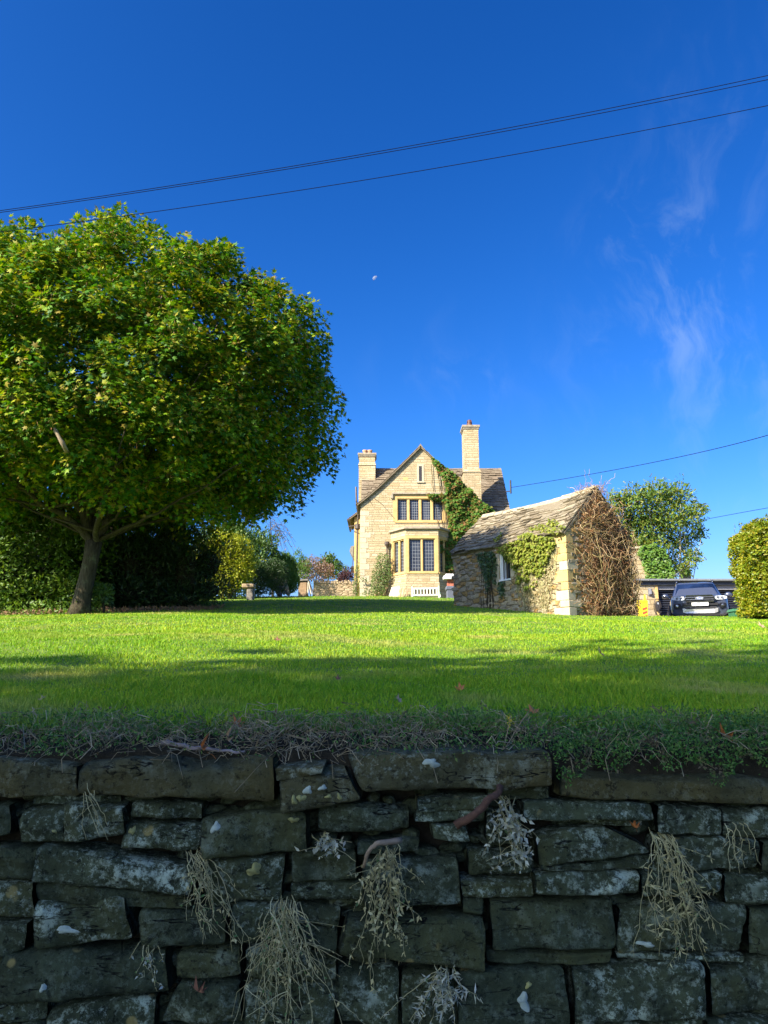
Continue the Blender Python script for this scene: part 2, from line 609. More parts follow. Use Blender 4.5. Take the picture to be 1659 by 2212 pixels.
def stone_mat(name, lo, hi, lich, amount):
    t = NT(name)
    t.setb(Roughness=.95)
    t.b.inputs['Specular IOR Level'].default_value = .15
    v = t.coord()
    oi = t.n('ShaderNodeObjectInfo')
    sh = t.n('ShaderNodeVectorMath', operation='ADD')
    t.l(v, sh.inputs[0])
    cx = t.n('ShaderNodeCombineXYZ')
    t.l(t.math('MULTIPLY', oi.outputs['Random'], 9.0), cx.inputs[0])
    t.l(cx.outputs[0], sh.inputs[1])
    v = sh.outputs[0]
    big = t.noise(v, 7, 6, .7)
    c = t.ramp(big, [(.3, lo), (.65, hi)])
    c = t.mix(.55, c, t.ramp(oi.outputs['Random'], [(0, (.6, .62, .6)), (.5, (1.0, .93, .8)), (1, (1.25, 1.2, 1.1))]), 'MULTIPLY')
    c = t.mix(t.math('MULTIPLY', t.step(t.noise(v, 2.2, 3), .45, .62), .6), c, (hi[0] * 1.05, hi[1] * .88, hi[2] * .6))
    per_ = t.math('ADD', t.math('MULTIPLY', t.step(oi.outputs['Random'], .15, .75), .8), .2)
    amount = t.math('MULTIPLY', per_, amount)
    # grey crust lichen in speckled drifts, broken by black pits
    f1 = t.noise(v, 16, 7, .75)
    area = t.step(t.noise(v, 5.5, 3), .46, .66)
    c = t.mix(t.math('MULTIPLY', t.math('MULTIPLY', t.step(f1, .50 , .60), area), amount), c, lich)
    c = t.mix(t.math('MULTIPLY', t.step(t.noise(v, 30, 4, .7), .58, .66), .7), c, tuple(k * .5 for k in lo))
    yel = t.n('ShaderNodeTexVoronoi', Scale=13.0)
    t.l(v, yel.inputs['Vector'])
    ym = t.math('MULTIPLY', t.step(yel.outputs['Distance'], .24, .16), t.step(t.noise(v, 3.3, 2), .60, .66))
    c = t.mix(t.math('MULTIPLY', ym, .7), c, (.30, .24, .08))
    # salt-and-pepper crust and bedding cracks
    f3 = t.noise(v, 55, 6, .8)
    c = t.mix(t.math('MULTIPLY', per_, t.math('MULTIPLY', t.step(f3, .50, .60), t.math('MULTIPLY', t.step(t.noise(v, 9, 4, .7), .38, .58), .75))), c, tuple(k * .75 for k in lich))
    c = t.mix(t.math('MULTIPLY', t.step(t.noise(v, 48, 5, .8), .56, .62), .75), c, tuple(k * .3 for k in lo))
    cr_ = t.math('ABSOLUTE', t.math('SUBTRACT', t.noise(t.mapping(v, (2.6, 2.0, 15)), 1.0, 4, .6, .4), .5))
    crack = t.math('MULTIPLY', t.step(cr_, .007, .001), t.step(t.noise(v, 4, 2), .53, .6))
    c = t.mix(t.math('MULTIPLY', crack, .9), c, (.004, .005, .004))
    t.base(c)
    h = t.math('ADD', t.math('MULTIPLY', t.math('SUBTRACT', big, crack), 1.0), t.math('ADD', t.math('MULTIPLY', f1, .5), t.math('MULTIPLY', t.noise(v, 70, 5, .7), .25)))
    t.bump(h, 1.0, .022)
    return t.m


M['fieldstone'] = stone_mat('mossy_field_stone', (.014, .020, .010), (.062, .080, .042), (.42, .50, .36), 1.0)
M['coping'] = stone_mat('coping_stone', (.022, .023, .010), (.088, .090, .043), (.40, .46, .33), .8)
M['lichen'] = plain('white_lichen', (.34, .40, .31), .95, .2, 40, .5)
M['lichen_y'] = plain('yellow_lichen', (.30, .29, .10), .95, .25, 40, .5)
M['earth'] = plain('dark_earth', (.03, .026, .016), 1.0, .4, 20, .6, spec=.05)


def stone_geo(q, depth=.34, out=0.0, seg=(22, 10, 5), amp=.010, seed=0.0, plane=WY, chamfer=0.0):
    """rounded irregular block on the wall's face; q: eight survey numbers, clockwise from its upper left corner"""
    c = [at(q[2 * i], q[2 * i + 1], plane) for i in range(4)]
    w = ((c[1] - c[0]).length + (c[2] - c[3]).length) / 2
    h = ((c[3] - c[0]).length + (c[2] - c[1]).length) / 2
    r = min(h * .24, .018)
    nx, nz, ny = seg
    idx, V, F = {}, [], []

    def pt(a, b, e):
        k = (round(a, 5), round(b, 5), round(e, 5))
        if k in idx: return idx[k]
        x, z, y = a * w / 2, b * h / 2, e * depth / 2
        ix = max(-w / 2 + r, min(w / 2 - r, x)); iz = max(-h / 2 + r, min(h / 2 - r, z)); iy = max(-depth / 2 + r, min(depth / 2 - r, y))
        d = Vector((x - ix, y - iy, z - iz))
        if d.length > 1e-6: d = d.normalized() * r
        x, y, z = ix + d.x, iy + d.y, iz + d.z
        s, tt = x / w + .5, .5 - z / h
        top = c[0].lerp(c[1], s); bot = c[3].lerp(c[2], s)
        p = top.lerp(bot, tt)
        p.y = plane + depth / 2 + y - out
        sd = Vector((seed * 3.7, seed * 1.3, seed * 2.1))
        qv = p + sd
        edge = min(s, 1 - s, tt, 1 - tt)
        k1 = mnoise.noise(qv * 7) * 1.5 + mnoise.noise(qv * 17) * .9 + mnoise.noise(Vector((qv.x * 6, qv.y * 20, qv.z * 60))) * .5
        k2 = mnoise.noise(Vector((qv.x * 9, 3.1, seed))) * h * .10
        k3 = mnoise.noise(Vector((qv.z * 12, 9.1, seed))) * .008
        if chamfer and tt < .34:
            cf = max(0, mnoise.noise(Vector((p.x * 4.2, seed * 1.9, .3))) + .15)
            p.y += (1 - tt / .34) ** 1.3 * chamfer * min(1, cf * 2.2) * (1 if e < 0 else .0)
            p.z -= .10 * h * min(1, cf * 2.2) * (1 - tt / .34)
        p.y -= amp * k1 * (1 if e < .9 else 0)
        p.z += k2 * (1 - 2 * abs(tt - .5)) + k2 * .6 + amp * .35 * mnoise.noise(qv * 21)
        p.x += k3
        idx[k] = len(V)
        V.append(p)
        return idx[k]

    def face(fn, na, nb):
        for i in range(na):
            for j in range(nb):
                a0, a1, b0, b1 = -1 + 2 * i / na, -1 + 2 * (i + 1) / na, -1 + 2 * j / nb, -1 + 2 * (j + 1) / nb
                F.append((fn(a0, b0), fn(a1, b0), fn(a1, b1), fn(a0, b1)))

    face(lambda a, b: pt(a, b, -1), nx, nz)
    face(lambda a, b: pt(a, 1, b), nx, ny)
    face(lambda a, b: pt(a, -1, -b), nx, ny)
    face(lambda a, b: pt(-1, a, -b), nz, ny)
    face(lambda a, b: pt(1, a, b), nz, ny)
    return V, F


wall = thing('dry_stone_wall', 'dark lichened dry stone retaining wall below the lawn, large rough blocks with loose joints', 'wall', (0, WY, -1.55))
COPING = [
    ((-110, 1632, 160, 1655, 168, 1718, -110, 1724), .0), ((184, 1642, 592, 1632, 593, 1730, 172, 1712), .02),
    ((607, 1668, 742, 1652, 780, 1722, 612, 1755), .05), ((600, 1660, 702, 1644, 692, 1664, 602, 1684), .045),
    ((748, 1628, 1182, 1622, 1192, 1696, 790, 1706), .03), ((1215, 1664, 1780, 1688, 1780, 1740, 1210, 1722), .02)]
STONES = [
    ((-110, 1745, 15, 1740, 22, 1800, -110, 1825), .0), ((50, 1745, 140, 1735, 133, 1818, 38, 1826), .0), ((137, 1735, 265, 1745, 272, 1800, 134, 1822), .01),
    ((60, 1722, 245, 1722, 245, 1736, 60, 1738), -.04), ((285, 1735, 430, 1738, 430, 1770, 282, 1766), -.01), ((270, 1774, 432, 1774, 430, 1836, 262, 1832), .0),
    ((437, 1762, 660, 1752, 663, 1835, 440, 1855), .02), ((688, 1734, 880, 1737, 884, 1792, 690, 1800), .0), ((905, 1722, 1050, 1716, 1048, 1745, 903, 1751), .02),
    ((905, 1754, 1046, 1749, 1044, 1768, 903, 1772), .02), ((930, 1778, 1000, 1788, 1012, 1812, 940, 1810), .025), ((1062, 1706, 1190, 1706, 1190, 1726, 1062, 1730), -.03),
    ((1054, 1742, 1128, 1745, 1128, 1828, 1056, 1822), -.02), ((1132, 1734, 1400, 1736, 1408, 1766, 1135, 1768), .02), ((1150, 1772, 1395, 1772, 1390, 1784, 1300, 1782), -.02),
    ((1422, 1738, 1560, 1744, 1560, 1806, 1425, 1800), .0), ((1565, 1746, 1780, 1750, 1780, 1815, 1567, 1808), .0),
    ((-110, 1832, 72, 1830, 78, 1900, -110, 1908), .0), ((90, 1824, 418, 1866, 412, 1932, 72, 1902), .02), ((76, 1908, 412, 1938, 404, 1966, 82, 1946), .0),
    ((440, 1860, 612, 1852, 605, 1946, 442, 1950), .0), ((628, 1840, 764, 1834, 766, 1902, 630, 1908), -.01), ((772, 1815, 900, 1819, 898, 1838, 775, 1842), .0),
    ((785, 1846, 985, 1852, 995, 1950, 790, 1962), .01), ((628, 1914, 780, 1912, 780, 1948, 630, 1948), -.02), ((1010, 1834, 1145, 1834, 1150, 1888, 1015, 1894), .0),
    ((1158, 1802, 1300, 1787, 1412, 1838, 1165, 1866), .02), ((1422, 1812, 1642, 1815, 1640, 1880, 1415, 1885), -.01), ((1650, 1822, 1780, 1822, 1780, 1885, 1650, 1882), .0),
    ((1170, 1870, 1402, 1850, 1400, 1872, 1172, 1878), .01),
    ((-110, 1914, 62, 1910, 65, 1984, -110, 1990), -.01), ((82, 1946, 268, 1934, 285, 2030, 78, 2044), .015), ((300, 1964, 490, 1956, 490, 2035, 312, 2048), .01),
    ((500, 1956, 612, 1958, 610, 2034, 502, 2040), .0), ((628, 1956, 732, 1960, 728, 2004, 632, 2000), -.02), ((628, 2008, 726, 2010, 722, 2062, 632, 2038), -.02),
    ((748, 1980, 1040, 1984, 1050, 2094, 734, 2060), .02), ((998, 1904, 1148, 1900, 1148, 1934, 1000, 1938), .0), ((1002, 1944, 1042, 1942, 1040, 1976, 1004, 1974), -.01),
    ((1154, 1884, 1376, 1876, 1372, 1928, 1157, 1930), .015), ((1388, 1890, 1560, 1888, 1560, 1928, 1392, 1938), .0), ((1575, 1892, 1780, 1888, 1780, 1955, 1578, 1958), -.01),
    ((12, 2056, 355, 2044, 365, 2140, -8, 2164), .02), ((-110, 1998, 62, 1994, 48, 2046, -110, 2100), .0), ((-110, 2105, 0, 2070, -12, 2160, -110, 2165), .0),
    ((386, 2056, 515, 2048, 520, 2110, 380, 2114), .0), ((528, 2046, 722, 2072, 724, 2124, 530, 2120), -.02), ((1058, 1946, 1320, 1944, 1325, 2044, 1062, 2050), .015),
    ((1336, 1958, 1618, 1946, 1602, 2058, 1336, 2056), .0), ((1630, 1964, 1780, 1964, 1780, 2062, 1622, 2066), -.01),
    ((-110, 2174, 95, 2170, 95, 2206, -110, 2212), .0), ((106, 2176, 330, 2156, 335, 2250, 100, 2256), .01), ((392, 2122, 515, 2126, 520, 2210, 345, 2215), .0),
    ((527, 2130, 720, 2130, 720, 2230, 527, 2226), -.02), ((730, 2084, 860, 2108, 860, 2226, 730, 2222), -.03), ((868, 2118, 984, 2114, 984, 2230, 868, 2230), -.02),
    ((992, 2106, 1214, 2086, 1230, 2224, 988, 2230), .015), ((1056, 2058, 1320, 2052, 1318, 2078, 1062, 2084), -.01), ((1242, 2087, 1515, 2076, 1520, 2196, 1238, 2204), .02),
    ((1336, 2064, 1605, 2066, 1600, 2077, 1342, 2072), -.01), ((1538, 2086, 1780, 2076, 1780, 2194, 1540, 2190), .0),
    ((-110, 2218, 92, 2214, 92, 2300, -110, 2300), .0), ((345, 2224, 520, 2220, 520, 2300, 340, 2300), .0), ((527, 2236, 722, 2238, 722, 2300, 527, 2300), .0),
    ((730, 2234, 984, 2238, 984, 2300, 730, 2300), .0), ((992, 2238, 1230, 2232, 1232, 2300, 992, 2300), .01), ((1240, 2212, 1520, 2204, 1520, 2300, 1240, 2300), .0),
    ((1528, 2200, 1780, 2202, 1780, 2300, 1528, 2300), .0)]
sd = 0
stone_objs = []
for lst, nm, mat in ((COPING, 'coping_stone', M['coping']), (STONES, 'stone', M['fieldstone'])):
    for q, out in lst:
        sd += 1
        big = abs(q[2] - q[0]) > 200
        mb = MB()
        e_ = 5.2
        qq = (q[0] - e_, q[1] - e_ * .8, q[2] + e_, q[3] - e_ * .8, q[4] + e_, q[5] + e_ * .8, q[6] - e_, q[7] + e_ * .8)
        V, F = stone_geo(qq, out=out, seg=(30 if big else 18, 12, 6), amp=.014 if nm == 'stone' else .011, seed=sd, chamfer=.11 if nm == 'coping_stone' else .03)
        mb.add(V, F)
        stone_objs.append((q, out, mb.build(nm, mat, wall, smooth=True)))
# lichen crusts that stand out on particular stones
for (u, v, w, h, mat) in ((930, 1645, 20, 11, 'lichen'), (468, 1785, 11, 12, 'lichen'), (636, 1768, 11, 8, 'lichen_y'), (120, 1795, 5, 5, 'lichen_y'), (285, 1795, 8, 10, 'lichen_y'),
                          (550, 1878, 17, 15, 'lichen_y'), (655, 1718, 10, 9, 'lichen_y'), (640, 1722, 8, 9, 'lichen_y'), (668, 1702, 9, 12, 'lichen'), (700, 1696, 9, 7, 'lichen'),
                          (735, 1716, 6, 8, 'lichen_y'), (712, 1715, 7, 6, 'lichen_y'), (103, 2125, 7, 11, 'lichen'), (1360, 1945, 14, 6, 'lichen'), (1130, 2160, 16, 20, 'lichen'),
                          (1140, 2125, 7, 9, 'lichen_y'), (790, 1852, 6, 6, 'lichen'), (150, 2005, 30, 8, 'lichen'), (1395, 2040, 20, 7, 'lichen'), (1002, 1862, 7, 7, 'lichen')):
    host = None
    for q, out, o in stone_objs:
        if min(q[0], q[6]) <= u <= max(q[2], q[4]) and min(q[1], q[3]) <= v <= max(q[5], q[7]):
            host, ho = o, out
    if host is None: continue
    mb = MB()
    n = 26
    rim = []
    for k in range(n):
        a = 2 * math.pi * k / n
        r = .85 + .22 * math.sin(2 * a + u) + .16 * math.sin(3 * a + v) + .10 * math.sin(5 * a + u * 3)
        rim.append((u + w * r * math.cos(a), v + h * r * math.sin(a)))
    # lay the crust on the stone's own surface
    Mi = root_matrix(wall)
    cand = [Mi @ vv.co for vv in host.data.vertices]

    def surf(uu, vvv, lift):
        p = at(uu, vvv, WY)
        bests = sorted(cand, key=lambda s: (s.x - p.x) ** 2 + (s.z - p.z) ** 2 + (.02 * (s.y - WY + .1)) ** 2)[:3]
        p.y = min(b.y for b in bests) - lift
        return p
    cen = surf(u, v, .006)
    inner = [surf(u + (a - u) * .55, v + (b - v) * .55, .006) for a, b in rim]
    outer = [surf(a, b, -.001) for a, b in rim]
    mb.add([cen] + inner + outer, [(0, 1 + k, 1 + (k + 1) % n) for k in range(n)] + [(1 + k, 1 + n + k, 1 + n + (k + 1) % n, 1 + (k + 1) % n) for k in range(n)])
    lo = mb.build('lichen_patch', M[mat], wall, smooth=True)
    lo.parent = host
# masonry of the same wall outside the photograph, and the earth behind the joints
def to_photo(x, z):
    d = WY * math.cos(PITCH) + z * math.sin(PITCH)
    return 829.5 + FPX * x / d, 1106 - FPX * (z * math.cos(PITCH) - WY * math.sin(PITCH)) / d


mb = MB()
for side in (-1, 1):
    z = at(0, 1632, WY).z
    row = 0
    while z > -1.6:
        h = rnd.uniform(.07, .14)
        x = 1.205 + rnd.uniform(0, .02)
        while x < 8:
            w = rnd.uniform(.14, .5) if x < 4.5 else rnd.uniform(.16, .45)
            y0 = rnd.uniform(-.02, .02)
            xa, xb = (x, x + w - .008) if side > 0 else (-(x + w - .008), -x)
            if x < 4.5:
                j = lambda: rnd.uniform(-.012, .012)
                q = []
                for px, pz in ((xa + j(), z + j()), (xb + j(), z + j()), (xb + j(), z - h + .004 + j()), (xa + j(), z - h + .004 + j())): q += list(to_photo(px, pz))
                V, F = stone_geo(q, out=y0, seg=(9, 6, 3), amp=.014, seed=rnd.uniform(0, 90))
                mb.add(V, F)
            else: mb.cbox(xa, xb, WY + y0, WY + y0 + .3, z - h + .008, z, .022)
            x += w
        z -= h
z = at(0, 2300, WY).z
while z > -1.6:
    h = rnd.uniform(.08, .14)
    x = -1.32
    while x < 1.32:
        w = rnd.uniform(.16, .4)
        mb.cbox(x, x + w - .012, WY + rnd.uniform(-.01, .02), WY + .3, z - h + .008, z, .02)
        x += w
    z -= h
tag(mb.build('lower_stonework', M['fieldstone'], wall), kind='stuff')
mb = MB()                                   # small chinking stones packed behind the joints
for i in range(520):
    u, v = rnd.uniform(-90, 1750), rnd.uniform(1700, 2290)
    w, h = rnd.uniform(14, 46), rnd.uniform(8, 20)
    c = at(u, v, WY)
    wx, hz_ = w * WY / FPX, h * WY / FPX
    y0 = WY + rnd.uniform(.035, .075)
    ang = rnd.gauss(0, .15)
    rg = []
    for k, dd in ((.55, 0), (.95, .015), (1, .10)):
        rg.append([(c.x + (wx * k * math.cos(a) * math.cos(ang) - hz_ * k * math.sin(a) * math.sin(ang)) * rnd.uniform(.8, 1.1), y0 + dd, c.z + (hz_ * k * math.sin(a) + wx * k * math.cos(a) * math.sin(ang)) * rnd.uniform(.8, 1.1)) for a in np.linspace(0, 2 * math.pi, 9)[:-1]])
    mb.rings(rg)
tag(mb.build('chinking_stones', M['fieldstone'], wall), kind='stuff')
mb = MB()
mb.bb(-8, 8, WY + .10, WY + .34, -1.6, at(0, 1668, WY).z)
mb.build('earth_core', M['earth'], wall)

# ================================================================ VERGE ON TOP OF THE WALL
M['herb'] = leafmat('herb_leaves', [(.03, .10, .014), (.055, .16, .02), (.09, .22, .028), (.18, .25, .06)], .3, .6, patch=(13.0, (.13, .10, .05), .53, .64))
M['straw'] = leafmat('dry_straw', [(.16, .12, .05), (.30, .24, .12), (.50, .42, .24), (.20, .14, .06)], .1, .8, tcol=(1, 1, 1))
lip_top = np.vectorize(lambda x: 0.0)


def lipz(x, y):
    """surface of the shaggy bank from the coping up to the mown grass"""
    return np.interp(y, [WY - .04, WY + .05, WY + .20, WY + .42], [-.24, -.218, -.190, -.152]) + .012 * np.sin(x * 7) * np.cos(x * 3.1 + y * 9)


mb = MB()
nx = 90
V, F = [], []
yy = [WY + .015, WY + .06, WY + .15, WY + .26, WY + .40, WY + .6]
for i in range(nx + 1):
    x = -8 + 16 * i / nx
    for j, y in enumerate(yy):
        V.append((x, y, float(lipz(x, y)) - .012 + .012 * mnoise.noise(Vector((x * 5, y * 9, 1.2)))) if j else (x, y + .05, -.30))
for i in range(nx):
    for j in range(5):
        a = i * 6 + j
        F.append((a, a + 6, a + 7, a + 1))
mb.add(V, F)
tag(mb.build('verge', M['earth'], smooth=True), kind='structure')


def lip_points(n, dens):
    x = (rng.random(n * 4) * 2 - 1) * 2.2
    y = WY - .01 + rng.random(n * 4) ** .8 * .42
    k = rng.random(n * 4) < dens(x, y)
    x, y = x[k][:n], y[k][:n]
    return np.stack([x, y, lipz(x, y)], -1)


cl = lambda x, y: .5 + .5 * np.sin(x * 9 + 1.3 * np.sin(y * 11)) * np.sin(x * 4.3 + y * 17)
P = lip_points(23000, lambda x, y: np.clip((.22 + .40 * sstep(.62, .7, .5 + .5 * np.sin(x * 6.5 + 1.0)) + .85 * sstep(.2, .55, x)) * (.2 + .95 * cl(x, y)), 0, 1))
n = len(P)
hang = np.clip((WY + .06 - P[:, 1]) / .07, 0, 1)
P[:, 2] += rng.random(n) ** 1.5 * .055 - hang * rng.random(n) * .07 * sstep(.4, .6, P[:, 0])
P[:, 1] -= hang * rng.random(n) * .05
D = rdir(n) + np.array([0, -.3, .6])
leaf = leaf_mesh('trailing_herbs', M['herb'], None, P, D, rdir(n) + np.array([0, -.4, .8]), rng.uniform(.007, .015, n), OVAL)
tag(leaf, 'low green herbs growing over the wall top at the lawn edge', 'herbs', kind='stuff')


def arcs(P, length, droop, spread, k=5, up=.3):
    n = len(P)
    d = rdir(n)
    d[:, 2] = np.abs(d[:, 2]) * up
    d[:, 1] -= spread
    d = nrm(d)
    L = length * (.4 + rng.random(n) * .9)
    s = np.linspace(0, 1, k)
    path = P[:, None] + d[:, None] * (L[:, None] * s)[:, :, None]
    path[:, :, 2] -= droop * (L[:, None] * s ** 2)
    w = rng.normal(0, 1, (n, k, 3)) * (L[:, None, None] * .11)
    w[:, 0] = 0
    return path + w


P = lip_points(1700, lambda x, y: np.clip((.95 - .6 * sstep(.1, .7, x)) * (1.15 - 1.1 * cl(x, y)), 0, 1))
P[:, 2] += .005 + rng.random(len(P)) * .02
s = strands('dry_grass', M['straw'], None, arcs(P, .11, .55, .2, k=6, up=.55), np.full(len(P), .0010) * rng.uniform(.6, 1.5, len(P)))
tag(s, 'tangle of dead straw and roots matted along the wall top', 'dry grass', kind='stuff')
# cushions of the same herbs spilling over the coping at the right
m_ = 2600
hu = 1200 + 520 * rng.random(m_)
hv = 1592 + rng.random(m_) ** 1.2 * (62 + 24 * np.sin(hu * .021 + .5) + 22 * np.sin(hu * .057 + 1))
hy_ = WY + .05 - .075 * np.clip((hv - 1600) / 60, 0, 1) - rng.random(m_) * .03
P = np.array([at(a, b, c_) for a, b, c_ in zip(hu, hv, hy_)])
hc = leaf_mesh('hanging_herbs', M['herb'], None, P, rdir(m_) + np.array([0, -.4, -.1]), rdir(m_) + np.array([0, -.6, .6]), rng.uniform(.007, .014, m_), OVAL)
tag(hc, 'green herb cushions spilling over the right hand coping stone', 'herbs', kind='stuff')
# long grass fringe where the mower does not reach
x = (rng.random(16000) * 2 - 1) * 2.4
y = WY + .30 + np.abs(rng.normal(0, .11, len(x)))
n = len(x)
h = rng.uniform(.02, .06, n)
M['fringe'] = leafmat('fringe_grass', [(.08, .22, .03), (.12, .30, .04), (.20, .36, .06), (.44, .42, .20)], .3, .6)
fr = blade_mesh('fringe_grass', M['fringe'], [(np.stack([x, y, lipz(x, np.minimum(y, WY + .42)) - .012 + np.maximum(0, y - WY - .42) * .09], -1),
                                               np.stack([rng.normal(0, .45, n), rng.normal(-.2, .4, n), np.ones(n)], -1), rdir(n), h, .0016 / h)])
tag(fr, 'longer mixed grass fringe along the edge of the lawn', 'grass', kind='stuff')


def on_ground(u, v):
    for i in range(4000):
        Y = 2.3 + i * .01
        p = at(u, v, Y)
        g = float(lipz(p.x, Y)) if Y < WY + .42 else float(gz(p.x, Y))
        if p.z <= g + .012: return Vector((p.x, Y, g + .012))
    return at(u, v, 3)


# ---------------------------------------------------------------- fallen leaves, twigs
M['leaf_orange'] = plain('orange_dead_leaf', (.36, .13, .03), .7, .35, 60, .3)
M['leaf_brown'] = plain('brown_dead_leaf', (.19, .085, .045), .75, .35, 60, .3)
M['leaf_tan'] = plain('tan_dead_leaf', (.38, .26, .14), .75, .25, 60, .3)


def dead_leaf(u, v, size, m, label, yaw, curl=.5, lift=.0, pos=None):
    p = pos or on_ground(u, v)
    o_mb = MB()
    TV, TF = MAPLE
    V = []
    for x, y, z in TV:
        y -= .38
        rr = math.hypot(x, y)
        V.append((x, y * math.cos(curl * y), rr * rr * curl * 1.3 + z * .5 + .05 * math.sin(9 * x + 4 * y)))
    T = Matrix.Translation(p + Vector((0, 0, lift + size * .12))) @ Matrix.Rotation(yaw, 4, 'Z') @ Matrix.Rotation(rnd.uniform(.15, .8), 4, 'X') @ Matrix.Rotation(rnd.uniform(-.4, .4), 4, 'Y') @ Matrix.Scale(size, 4)
    o_mb.add([T @ Vector(q) for q in V], [tuple(f) for f in TF])
    o_mb.tube([T @ Vector((0, -.35, .08)), T @ Vector((.06, -.65, .16)), T @ Vector((.02, -.9, .14))], [size * .02, size * .014, size * .01], 4)
    o = o_mb.build('fallen_leaf', M[m], smooth=False)
    tag(o, label, 'leaf', 'dead leaves fallen on the lawn edge and wall')
    return o


dead_leaf(435, 1626, .058, 'leaf_orange', 'bright orange curled dead leaf lying on the long coping stone', 1.9, 1.7)
dead_leaf(515, 1572, .062, 'leaf_orange', 'orange brown dead leaf standing upright in straw above the orange coping leaf', 1.2, .7)
dead_leaf(490, 1606, .072, 'leaf_tan', 'pale tan curled leaf lying beside the grey twig on the wall top', 1.6, 1.6)
dead_leaf(1152, 1545, .072, 'leaf_orange', 'orange dead leaf at the lawn edge beside the yellow flower', .2, .6)
dead_leaf(1572, 1604, .085, 'leaf_orange', 'large rusty dead leaf caught in green herbs near the right edge', 2.0, .6)
dead_leaf(598, 1552, .045, 'leaf_brown', 'small dark brown leaf standing at the lawn edge', .9, .9)
dead_leaf(48, 1592, .06, 'leaf_brown', 'brown dead leaf in straw at the far left of the wall top', 2.4, .8)
dead_leaf(1300, 1418, .11, 'leaf_tan', 'pale tan leaf lying on the shadow boundary of the lawn', 1.5, .7)
dead_leaf(995, 1492, .06, 'leaf_orange', 'orange brown leaf lying on shaded grass in mid lawn', .1, .6)
dead_leaf(862, 1517, .05, 'leaf_tan', 'small tan leaf on shaded grass left of the orange one', .6, .6)
dead_leaf(730, 1469, .05, 'leaf_brown', 'small russet leaf on shaded grass, farthest left of the shaded lawn leaves', .3, .5)
dead_leaf(90, 1513, .045, 'leaf_tan', 'small pale leaf on shaded grass near the left edge', .3, .5)
dead_leaf(1646, 1356, .14, 'leaf_tan', 'pale leaf on sunlit grass below the beech hedge', .3, .5)
dead_leaf(600, 1385, .09, 'leaf_brown', 'brown leaf on sunlit grass below the big maple tree', .3, .5)
dead_leaf(0, 0, .06, 'leaf_brown', 'brown dead leaf wedged in a joint low in the wall', 2.6, 1.2, pos=at(428, 2150, WY - .03))
dead_leaf(0, 0, .035, 'leaf_orange', 'small orange leaf lodged in a dark joint of the wall at right', 2.6, 1.2, pos=at(1372, 1790, WY - .0))

M['bark_stick'] = plain('rotten_stick', (.11, .055, .03), .9, .4, 60, .6)
M['bark_pale'] = plain('pale_peeled_bark', (.27, .20, .12), .8, .3, 40, .4)
M['twig_grey'] = plain('grey_twig', (.26, .22, .20), .85, .25, 40, .4)


def stick(pts, r0, r1, m, name, label, k=14):
    mb = MB()
    P = [at(u, v, y) for u, v, y in pts]
    path = []
    for i in range(k):
        s = i / (k - 1) * (len(P) - 1)
        a = min(int(s), len(P) - 2)
        q = P[a].lerp(P[a + 1], s - a)
        path.append(q + Vector((rnd.gauss(0, r0 * .25), rnd.gauss(0, r0 * .25), rnd.gauss(0, r0 * .25))))
    mb.tube(path, [r0 + (r1 - r0) * i / (k - 1) * 1.0 + r0 * .2 * rnd.random() for i in range(k)], 7)
    return tag(mb.build(name, M[m], smooth=True), label, 'stick')


stick([(985, 1782, WY - .06), (1030, 1758, WY - .09), (1058, 1728, WY - .08), (1082, 1704, WY - .05)], .0105, .0085, 'bark_stick', 'broken_stick', 'short reddish brown rotten stick poking out of the wall above a hanging plant')
stick([(786, 1872, WY - .05), (796, 1838, WY - .09), (815, 1822, WY - .09), (866, 1814, WY - .05)], .004, .008, 'bark_pale', 'curled_bark', 'curved pale tan strip of bark hooked on the middle hanging plant')
stick([(350, 1604, WY + .12), (400, 1612, WY + .09), (455, 1620, WY + .05), (530, 1624, WY + .03)], .0075, .0025, 'twig_grey', 'grey_twig', 'long greyish twig lying along the wall top beside the orange leaf')
# yellow flower
fl = thing('yellow_flower', 'tiny yellow flower spike on a thin dry stem above the coping', 'flower', at(1085, 1622, WY + .05))
mb = MB()
mb.tube([at(1085, 1622, WY + .05), at(1092, 1600, WY + .04), at(1100, 1565, WY + .04), at(1103, 1545, WY + .04)], .0012, 5)
mb.tube([at(1085, 1622, WY + .06), at(1100, 1602, WY + .05), at(1125, 1560, WY + .05), at(1142, 1538, WY + .05)], .0012, 5)
mb.build('flower_stem', M['bark_pale'], fl)
M['yellow'] = leafmat('yellow_petals', [(.55, .42, .03), (.7, .56, .05)], .3, .6)
q = np.array([at(1102 + rnd.gauss(0, 4), 1556 + rnd.gauss(0, 7), WY + .035 + rnd.gauss(0, .006)) for _ in range(60)])
leaf_mesh('blossom', M['yellow'], fl, q, rdir(60), rdir(60), np.full(60, .006), OVAL)

# ---------------------------------------------------------------- dried plants hanging down the wall
M['drystem'] = leafmat('dried_stems', [(.35, .32, .14), (.46, .42, .20), (.26, .23, .09), (.54, .52, .28)], .05, .8, tcol=(1, 1, 1))
M['silverleaf'] = leafmat('silver_leaves', [(.40, .43, .31), (.56, .58, .45), (.30, .33, .22), (.44, .40, .25)], .2, .7, tcol=(1, 1, 1))
M['tanleaf'] = leafmat('tan_leaves', [(.45, .40, .18), (.34, .30, .12), (.55, .51, .26), (.27, .29, .10)], .2, .7, tcol=(1, 1, 1))
M['freshleaf'] = leafmat('fresh_small_leaves', [(.06, .15, .04), (.10, .20, .06), (.16, .22, .12)], .3, .6)


